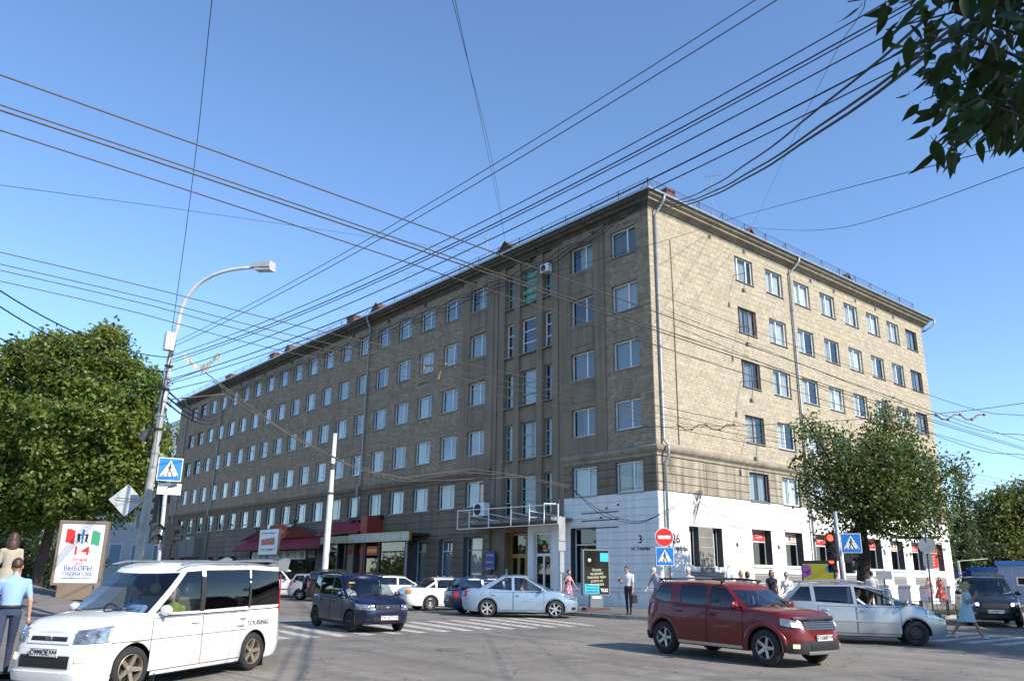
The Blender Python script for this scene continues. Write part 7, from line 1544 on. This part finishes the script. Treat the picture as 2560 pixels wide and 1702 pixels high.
# ================================================================ people
M_SKIN = mat('skin', (.5, .3, .21), .55, var=.06, vscale=20); M_SKINT = mat('tanned_skin', (.4, .22, .14), .55, var=.06, vscale=20)
def cloth(name, col, var=.12): return mat(name, col, .9, var=var, vscale=14)
HAIRS = dict(dark=mat('dark_hair', (.018, .014, .012), .5, var=.4, vscale=40), brown=mat('brown_hair', (.06, .03, .018), .5, var=.4, vscale=40), blonde=mat('blonde_hair', (.42, .3, .14), .5, var=.3, vscale=40), grey=mat('grey_hair', (.3, .29, .28), .6))
M_SHOE = mat('dark_shoe', (.03, .025, .022), .5); M_SHOEW = mat('white_shoe', (.6, .58, .55), .6)
def fit_remesh(b, vox):
    me = bpy.data.meshes.new('tmp'); me.from_pydata(b.v, [], b.f); o = bpy.data.objects.new('tmp', me); COL.objects.link(o)
    bm = bmesh.new(); bm.from_mesh(me); bmesh.ops.recalc_face_normals(bm, faces=bm.faces[:]); bm.to_mesh(me); bm.free()
    m = o.modifiers.new('r', 'REMESH'); m.mode = 'VOXEL'; m.voxel_size = vox; m.use_smooth_shade = True
    s = o.modifiers.new('s', 'SMOOTH'); s.factor = .5; s.iterations = 3
    bpy.context.view_layer.update(); out = bpy.data.meshes.new_from_object(o.evaluated_get(bpy.context.evaluated_depsgraph_get())); bpy.data.objects.remove(o); return out
def rotm(ax, a):
    c, s = math.cos(a), math.sin(a)
    return np.array([[c, 0, s], [0, 1, 0], [-s, 0, c]]) if ax == 'y' else np.array([[1, 0, 0], [0, c, -s], [0, s, c]])
def person(label, pos, heading, H=1.72, female=False, top=None, bottom=None, shoes=None, hair='dark', hairlen=0, cap=None, sleeve=.6, la=(5, 8, 12), ra=(5, 8, 12), ll=(0, 0), rl=(0, 0), head=(0, 0), lean=0, skirt=None, shorts=None, skin=None, sit=False, vox=.022, build=1.0, z=None, glasses=False, group='people on the street', bare=False):
    """x forward, y left, z up; arms (forward, out, elbow) and legs (forward, knee) in degrees"""
    k = H/1.75; sk = skin or M_SKIN; top = top or cloth('plain_shirt', (.5, .5, .5)); bottom = bottom or cloth('dark_trousers', (.03, .03, .035)); shoes = shoes or M_SHOE
    p = (pos[0], pos[1], (gz(pos[0], pos[1]) if z is None else z)); root = thing('person', label, 'person', p, R(heading), group)
    b = MB(); bones = []
    sw = (.165 if female else .19)*build; hw = (.1 if female else .092)
    def cap_(a, c, r0, r1, lab, n=10):
        a = np.array(a, float)*1.0; c = np.array(c, float); d = c-a; L = max(np.linalg.norm(d), 1e-6)
        b.tube([a, a+d*.33, a+d*.66, c], [r0, r0+(r1-r0)*.33, r0+(r1-r0)*.66, r1], n); b.ball(a, r0, r0, r0, 10, 8); b.ball(c, r1, r1, r1, 10, 8); bones.append((a, c, (r0+r1)/2, lab))
    TL = rotm('y', R(lean))
    def up(v): return TL @ np.array(v, float)+np.array([0, 0, .93])
    # torso as stacked ellipses
    prof = [(-.06, .1, .155), (.02, .105, .165 if not female else .175), (.12, .095, .14 if not female else .128), (.22, .1, .15 if not female else .13), (.34, .115, .175 if not female else .15), (.44, .11, .185*build if not female else .155), (.5, .085, .165 if not female else .14), (.55, .05, .07)]
    rows = [[up((rx*build*math.cos(t)+(.012 if z_ > .3 else 0), ry*build*math.sin(t), z_)) for t in np.linspace(0, 2*math.pi, 17)[:-1]] for z_, rx, ry in prof]
    n = 16; vs = [q for r_ in rows for q in r_]; fs = [(i*n+j, i*n+(j+1) % n, (i+1)*n+(j+1) % n, (i+1)*n+j) for i in range(len(rows)-1) for j in range(n)]+[tuple(range(n))[::-1], tuple(range((len(rows)-1)*n, len(rows)*n))]; b.add(vs, fs)
    bones.append((up((0, 0, -.02)), up((0, 0, .06)), .13, 'hip')); bones.append((up((0, 0, .14)), up((0, 0, .46)), .14, 'top'))
    if female: [b.ball(up((.1, s_*.07, .36)), .055, .06, .06, 8, 6) for s_ in (1, -1)]
    nk = up((.015, 0, .54)); hp, hy = R(head[0]), R(head[1]); hd = nk+rotm('y', hp) @ np.array([.03, 0, .16])
    cap_(up((0, 0, .5)), nk+(hd-nk)*.4, .055, .05, 'skin')
    HR = np.array([[math.cos(hy), -math.sin(hy), 0], [math.sin(hy), math.cos(hy), 0], [0, 0, 1]]) @ rotm('y', hp)
    def hv(v): return hd+HR @ np.array(v, float)
    def hball(c, r): 
        i0 = len(b.v); b.ball((0, 0, 0), *r, 14, 10)
        for q in range(i0, len(b.v)): b.v[q] = tuple(hv(np.array(c)+np.array(b.v[q])))
    hball((0, 0, .02), (.098, .078, .115)); hball((.035, 0, -.045), (.062, .055, .065)); hball((.1, 0, -.01), (.02, .014, .026)); [hball((0, s_*.08, 0), (.022, .012, .032)) for s_ in (1, -1)]
    bones.append((hv((0, 0, .05)), hv((.03, 0, -.06)), .09, 'head'))
    # legs
    zs = {}
    for s_, (f, kn), nm in ((1, ll, 'l'), (-1, rl, 'r')):
        hip = up((0, s_*hw, -.03)); a = R(f); th = np.array([math.sin(a), s_*.0, -math.cos(a)]); kj = hip+th*.43; c = R(f-kn); sh = np.array([math.sin(c), 0, -math.cos(c)]); an = kj+sh*.42
        cap_(hip, kj, .088*build, .058, 'thigh'); cap_(kj, an, .056, .04, 'calf'); fa = R(f-kn)*.5; ft = np.array([math.cos(fa), 0, math.sin(fa)*.9]); cap_(an+np.array([-.02, 0, -.035]), an+ft*.15+np.array([0, 0, -.045]), .038, .032, 'foot'); zs[nm] = an[2]-.075
    # arms with palm, four fingers and a thumb
    for s_, (f, o_, el) in ((1, la), (-1, ra)):
        shd = up((0, s_*sw, .46)); a, c = R(f), R(o_); ua = np.array([math.sin(a)*math.cos(c), s_*math.sin(c), -math.cos(a)*math.cos(c)]); ej = shd+ua*.29
        a2 = R(f+el); fd = np.array([math.sin(a2)*math.cos(c*.4), s_*math.sin(c)*.3, -math.cos(a2)*math.cos(c*.4)]); fd /= np.linalg.norm(fd); wr = ej+fd*.25
        cap_(up((0, s_*sw*.75, .46)), shd, .06, .058, 'top'); m_ = shd+ua*.29*sleeve; cap_(shd, m_, .054, .048, 'top' if not bare else 'skin'); cap_(m_, ej, .043, .04, 'skin' if sleeve < .95 else 'top'); cap_(ej, wr, .038, .027, 'skin' if sleeve < 1.2 else 'top')
        pm = wr+fd*.05; cap_(wr, pm+fd*.03, .026, .034, 'skin', 8); sd2 = np.cross(fd, np.array([0, 1.0, 0])); sd2 /= max(np.linalg.norm(sd2), 1e-6)
        for q in range(4): e0 = pm+fd*.035+sd2*(q-1.5)*.018; cap_(e0, e0+fd*(.06, .07, .065, .05)[q]+np.array([0, -s_*.018, 0]), .0095, .008, 'skin', 6)
        cap_(pm-fd*.01+sd2*-.03, pm+fd*.03+sd2*-.055+np.array([0, -s_*.02, 0]), .011, .009, 'skin', 6)
    low = min(zs.values()); b.v = [(x*k, y*k, (q-(low if not sit else 0))*k) for x, y, q in b.v]; bones = [(np.array([a[0]*k, a[1]*k, (a[2]-(low if not sit else 0))*k]), np.array([c[0]*k, c[1]*k, (c[2]-(low if not sit else 0))*k]), r*k, l) for a, c, r, l in bones]
    me = fit_remesh(b, vox*k)
    nf = len(me.polygons); ct = np.empty(nf*3); me.polygons.foreach_get('center', ct); ct = ct.reshape(-1, 3); best = np.full(nf, 9.0); lab = np.zeros(nf, int); names = sorted({x[3] for x in bones}); tt = np.zeros(nf)
    for a, c, r, l in bones:
        d = c-a; t = np.clip(((ct-a)@d)/max(d@d, 1e-9), 0, 1); ds = np.linalg.norm(ct-(a+t[:, None]*d), axis=1)-r; u = ds < best; best[u] = ds[u]; lab[u] = names.index(l); tt[u] = t[u]
    mats = [sk, top, bottom, shoes]; look = {'skin': 0, 'head': 0, 'top': 1, 'hip': 2 if skirt is None else 1, 'thigh': 2, 'calf': 2, 'foot': 3}
    if skirt is not None or shorts: look['calf'] = 0; look['thigh'] = 0 if skirt is not None else 2
    mi = np.array([look[names[i]] for i in lab]); 
    for m_ in mats: me.materials.append(m_)
    me.polygons.foreach_set('material_index', mi); me.polygons.foreach_set('use_smooth', [True]*nf); me.name = 'body'
    bo = bpy.data.objects.new('body', me); COL.objects.link(bo); bo.parent = root
    sc = lambda v: np.array([v[0]*k, v[1]*k, (v[2]-(low if not sit else 0))*k])
    H_ = lambda v: sc(hv(v))
    # eyes and mouth
    m = MB(); [m.ball(H_((.088, s_*.032, .012)), .01*k, .012*k, .008*k, 8, 5) for s_ in (1, -1)]; m.obj('eyes', M_INK, bo)
    m = MB(); m.ball(H_((.09, 0, -.06)), .008*k, .022*k, .006*k, 8, 5); m.obj('mouth', mat('lips', (.35, .12, .1), .6), bo)
    if glasses: m = MB(); [m.ball(H_((.098, s_*.034, .012)), .008*k, .026*k, .018*k, 10, 6) for s_ in (1, -1)]; m.obj('sunglasses', M_BLACKP, root)
    # hair
    h = MB(); rs = random.Random(label)
    def hb(c, r):
        i0 = len(h.v); h.ball((0, 0, 0), *r, 12, 9)
        for q in range(i0, len(h.v)): v = np.array(h.v[q])*(1+rs.uniform(-.05, .05)); h.v[q] = tuple(H_(np.array(c)+v/1.0))
    hb((-.018, 0, .045), (.1, .088, .105)); 
    if hairlen >= 1: hb((-.05, 0, -.02), (.075, .092, .13)); [hb((-.005, s_*.075, -.02), (.05, .03, .12)) for s_ in (1, -1)]
    if hairlen >= 2: hb((-.075, 0, -.14), (.06, .1, .17)); [hb((-.03, s_*.085, -.12), (.05, .035, .15)) for s_ in (1, -1)]
    if hairlen == -1: hb((-.11, 0, .02), (.045, .045, .05))
    if hairlen == 3: hb((-.16, .02, -.03), (.13, .05, .06)); hb((-.06, 0, -.06), (.07, .09, .12))
    hm = fit_remesh(h, .016); hm.materials.clear(); hm.materials.append(HAIRS[hair]); hm.polygons.foreach_set('use_smooth', [True]*len(hm.polygons)); ho = bpy.data.objects.new('hair', hm); COL.objects.link(ho); ho.parent = root
    if cap:
        m = MB(); i0 = 0; m.lathe([(.112, 0), (.114, .05), (.095, .1), (.05, .13), (0, .135)], 18); m.prism([(.07, -.075), (.2, -.05), (.215, 0), (.2, .05), (.07, .075)], (0, 0, 0), (1, 0, 0), (0, 1, 0), .012); m.v = [tuple(H_((v[0]-.012, v[1]*.9, v[2]+.045))) for v in m.v]; m.obj('cap', cap, root, True)
    if skirt is not None:
        mt, zt, zb, rb = skirt; m = MB(); rows = []
        for q in np.linspace(0, 1, 7):
            z_ = zt+(zb-zt)*q; rr = .15+(rb-.15)*q**.8
            rows.append([(rr*.85*math.cos(t)*(1+.05*q*math.sin(t*7))+.02*q*(R(ll[0])+R(rl[0])), rr*1.08*math.sin(t)*(1+.05*q*math.sin(t*7)), z_) for t in np.linspace(0, 2*math.pi, 29)])
        m.grid(rows); m.v = [tuple(sc(np.array(v)+np.array([math.sin(R(lean))*(v[2]-.93), 0, 0]))) for v in m.v]; m.obj('skirt', mt, root, True)
    return root, k, low
def gpos(px, depth): p = at_depth(px, 1440, depth); return (p[0], p[1])
def toward(px, depth, to_px, to_d): a, c = gpos(px, depth), gpos(to_px, to_d); return math.degrees(math.atan2(c[1]-a[1], c[0]-a[0]))
PV = lambda p: gz(p[0], p[1])+.12
FLORAL = mat('floral_fabric', (.35, .14, .2), .9, dirt=((.75, .7, .68), 16, .52)); FLORAL2 = mat('pale_floral_fabric', (.6, .5, .5), .9, dirt=((.45, .15, .2), 14, .55)); FLORAL3 = mat('red_floral_fabric', (.4, .06, .05), .9, dirt=((.7, .6, .5), 9, .55))
C_WHITE = cloth('white_shirt', (.68, .67, .68), .05); C_NAVY = cloth('navy_cloth', (.012, .014, .03)); C_JEAN = cloth('blue_jeans', (.035, .05, .1)); C_GREYT = cloth('grey_tshirt', (.3, .32, .38)); C_SKY = cloth('sky_blue_shirt', (.27, .42, .74), .06); C_BEI = cloth('beige_suit', (.4, .35, .27), .06); C_PALE = cloth('pale_blue_dress', (.42, .56, .6), .06)
# man reading his phone at the corner, with briefcase
p = gpos(1570, 31.2); r, k, lo = person('man in white shirt looking at his phone on the corner pavement', p, toward(1570, 31.2, 1450, 28), 1.78, top=C_WHITE, hair='brown', la=(8, 6, 8), ra=(12, 6, 112), ll=(2, 3), rl=(-4, 4), head=(28, 0), sleeve=.75, z=PV(p), vox=.018)
c, s = math.cos(r.rotation_euler.z), math.sin(r.rotation_euler.z)
def loc_of(r, v): c, s = math.cos(r.rotation_euler.z), math.sin(r.rotation_euler.z); return (r.location.x+c*v[0]-s*v[1], r.location.y+s*v[0]+c*v[1], r.location.z+v[2])
ph = MB(); ph.box(-.008, .008, -.035, .035, -.07, .07); o = ph.obj('phone', M_BLACKP, None, False, loc_of(r, (.36, -.2, 1.27))); o.rotation_euler = (0, R(-35), r.rotation_euler.z); tag(o, 'black phone held by the man in the white shirt', 'phone')
bg_ = thing('briefcase', 'black briefcase hanging from the hand of the man with the phone', 'briefcase', loc_of(r, (.1, .27, .42)), r.rotation_euler.z); MB().box(-.21, .21, -.05, .05, 0, .3).obj('case', M_BLACKP, bg_); m = MB(); m.tube([(-.07, 0, .3), (-.06, 0, .36), (.06, 0, .36), (.07, 0, .3)], .01, 6); m.obj('handle', M_BLACKP, bg_)
# woman with backpack
p = gpos(1421, 37.5); r, k, lo = person('woman in a floral dress with a black backpack walking past the doorway', p, toward(1421, 37.5, 1500, 36), 1.66, True, FLORAL, FLORAL, M_SHOE, 'dark', -1, la=(25, 15, 12), ra=(-20, 12, 15), ll=(18, 6), rl=(-16, 22), sleeve=.3, skirt=(FLORAL, 1.02, .52, .24), z=PV(p))
bp_ = MB(); bp_.ball((0, 0, 0), .09, .13, .19, 10, 8); o = bp_.obj('backpack', M_BLACKP, None, True, loc_of(r, (-.16, 0, 1.2))); o.rotation_euler = (0, 0, r.rotation_euler.z); tag(o, 'small black backpack on the woman in the floral dress', 'backpack')
# men in caps behind the red SUV
p = gpos(1643, 30); person('man in grey printed T-shirt and pale cap behind the red SUV', p, toward(1643, 30, 1400, 26), 1.72, top=C_GREYT, hair='grey', cap=cloth('pale_cap', (.45, .45, .46)), la=(10, 25, 30), ra=(10, 25, 30), head=(35, 0), z=PV(p), lean=8)
p = gpos(1722, 32); person('man in white cap whose head shows above the red SUV', p, toward(1722, 32, 1500, 25), 1.72, top=C_WHITE, hair='grey', cap=C_WHITE, z=PV(p))
p = gpos(1853, 32); person('blonde woman seen from behind above the red SUV roof', p, toward(1853, 32, 1900, 60), 1.66, True, cloth('rose_top', (.4, .2, .2)), hair='blonde', hairlen=1, z=PV(p))
p = gpos(1868, 31); person('brown-haired person beside the blonde woman above the SUV roof', p, toward(1868, 31, 1990, 40), 1.62, True, C_GREYT, hair='brown', hairlen=1, z=PV(p))
p = gpos(1928, 30); person('woman with dark bob in a navy top waiting at the kerb', p, toward(1928, 30, 2100, 20), 1.68, True, C_NAVY, C_NAVY, hair='dark', hairlen=1, z=PV(p), glasses=True, sleeve=.35)
p = gpos(1965, 29.5); person('woman in white blouse and sunglasses waiting at the kerb', p, toward(1965, 29.5, 2050, 15), 1.6, True, C_WHITE, C_JEAN, hair='dark', hairlen=0, z=PV(p), glasses=True, sleeve=.6, la=(8, 14, 20), ra=(8, 12, 20))
p = gpos(2093, 31.5); person('dark-haired man in striped shirt beside the traffic light', p, toward(2093, 31.5, 1900, 20), 1.74, top=mat('striped_shirt', (.5, .45, .4), .9, var=.5, vscale=30), hair='dark', z=PV(p))
p = gpos(2178, 33); person('person in white T-shirt seen from behind beside the street tree', p, toward(2178, 33, 2300, 60), 1.7, top=C_WHITE, hair='dark', z=PV(p))
p = gpos(2320, 50); person('woman in pale floral dress walking along the white wall', p, toward(2320, 50, 2250, 38), 1.68, True, FLORAL2, FLORAL2, M_SHOEW, 'blonde', 2, skirt=(FLORAL2, 1.0, .5, .26), sleeve=.2, ll=(10, 4), rl=(-10, 12), z=PV(p))
p = gpos(2347, 50); person('woman in red floral dress beside the one in pale flowers', p, toward(2347, 50, 2270, 38), 1.68, True, FLORAL3, FLORAL3, M_SHOE, 'brown', 2, skirt=(FLORAL3, 1.0, .42, .36), sleeve=.2, ll=(-10, 8), rl=(12, 4), la=(10, 30, 10), z=PV(p))
p = gpos(2410, 52); person('woman in green and pink beside the white post', p, toward(2410, 52, 2300, 40), 1.66, True, cloth('green_dress', (.1, .25, .15)), cloth('pink_cloth', (.5, .2, .2)), hair='brown', hairlen=1, z=PV(p))
# blonde woman crossing
p = gpos(2404, 23.3); person('blonde woman in a pale blue dress striding over the zebra crossing', p, toward(2404, 23.3, 2600, 22.2), 1.6, True, C_PALE, C_PALE, M_SHOEW, 'blonde', 3, skirt=(C_PALE, 1.1, .56, .3), sleeve=.5, ll=(26, 4), rl=(-28, 10), la=(22, 8, 132), ra=(12, 10, 118), lean=6, skin=M_SKINT, vox=.018, build=1.08)
# man and woman at the left edge
p = gpos(40, 13.0); r, k, lo = person('man in sky-blue shirt and jeans walking away at the left edge', p, toward(40, 13.0, 20, 17), 1.76, z=gz(*p)+.1, top=C_SKY, bottom=C_JEAN, hair='brown', la=(14, 12, 14), ra=(-12, 14, 20), ll=(-16, 14), rl=(18, 8), sleeve=.7, lean=6, head=(6, -12), vox=.014)
bl = MB()
for q in np.linspace(0, 2*math.pi, 25): pass
bl.lathe([(.163*k, 1.0*k-lo*k), (.168*k, 1.02*k-lo*k), (.163*k, 1.04*k-lo*k)], 24); bl.v = [(v[0]*.75, v[1]*1.06, v[2]) for v in bl.v]; bl.obj('belt', M_SHOE, r)
bg2 = MB(); bg2.ball((0, 0, 0), .16, .09, .2, 12, 8); bg2.tube([(-.1, 0, .15), (-.05, 0, .3), (.05, 0, .3), (.1, 0, .15)], .012, 6); o = bg2.obj('shoulder_bag', M_BLACKP, None, True, tuple(np.array(gpos(2, 12.3))) + (.42,)); tag(o, 'black bag at the left edge beside the man in jeans', 'bag')
p = gpos(18, 15.8); person('woman in a beige suit seen from behind at the left edge', p, toward(18, 15.8, 60, 24), 1.68, True, C_BEI, C_BEI, M_SHOE, 'brown', 2, skirt=(C_BEI, 1.05, .55, .2), sleeve=.8, la=(5, 8, 8), ra=(-5, 8, 8), z=at_depth(18, 1331, 15.8)[2]-1.7, vox=.018)
# people in the doorway
for px, py, yy, lab, kw in ((1229, 1413, -1.2, 'long-haired woman standing by the blue notice board', dict(female=True, top=cloth('pink_top', (.5, .3, .28)), hair='dark', hairlen=2)), (1266, 1411, -1.6, 'man in white shirt standing before the oak doors', dict(top=C_WHITE, hair='grey', la=(20, 12, 110)))):
    q = at_y(px, py, yy); person(lab, (q[0], yy), 100, 1.7, z=.12, **kw)
# drivers
def driver(car, x, y, label, zoff, **kw):
    h = math.degrees(car.root.rotation_euler.z); c, s = math.cos(R(h)), math.sin(R(h)); pos = (car.root.location.x+c*x-s*y, car.root.location.y+s*x+c*y)
    person(label, pos, h+kw.pop('turn', 0), 1.68, sit=True, z=car.root.location.z+zoff-.93*.96, ll=(84, 22), rl=(84, 22), **kw)
driver(van, .35, -.36, 'driver of the white minivan behind the windscreen', .66, top=C_SKY, la=(45, 5, 30), ra=(45, 5, 30), skin=M_SKINT)
driver(van, .3, .38, 'passenger of the white minivan by the side window', .66, female=True, top=cloth('yellow_green_top', (.35, .4, .12)), hair='brown', hairlen=1, glasses=True, turn=10)
driver(mini, .0, -.34, 'driver of the silver people carrier with an arm raised at the window', .62, top=C_WHITE, la=(40, 5, 35), ra=(55, 12, 95), skin=M_SKINT, hair='dark')
driver(blu, -.0, -.34, 'driver of the small blue hatchback in a red cap', .56, top=C_WHITE, la=(45, 5, 30), ra=(45, 5, 30), cap=M_REDP)
driver(sed, .0, .34, 'driver sitting in the pale blue sedan', .55, top=cloth('orange_top', (.6, .28, .05)), la=(45, 5, 30), ra=(45, 5, 30), hair='brown')
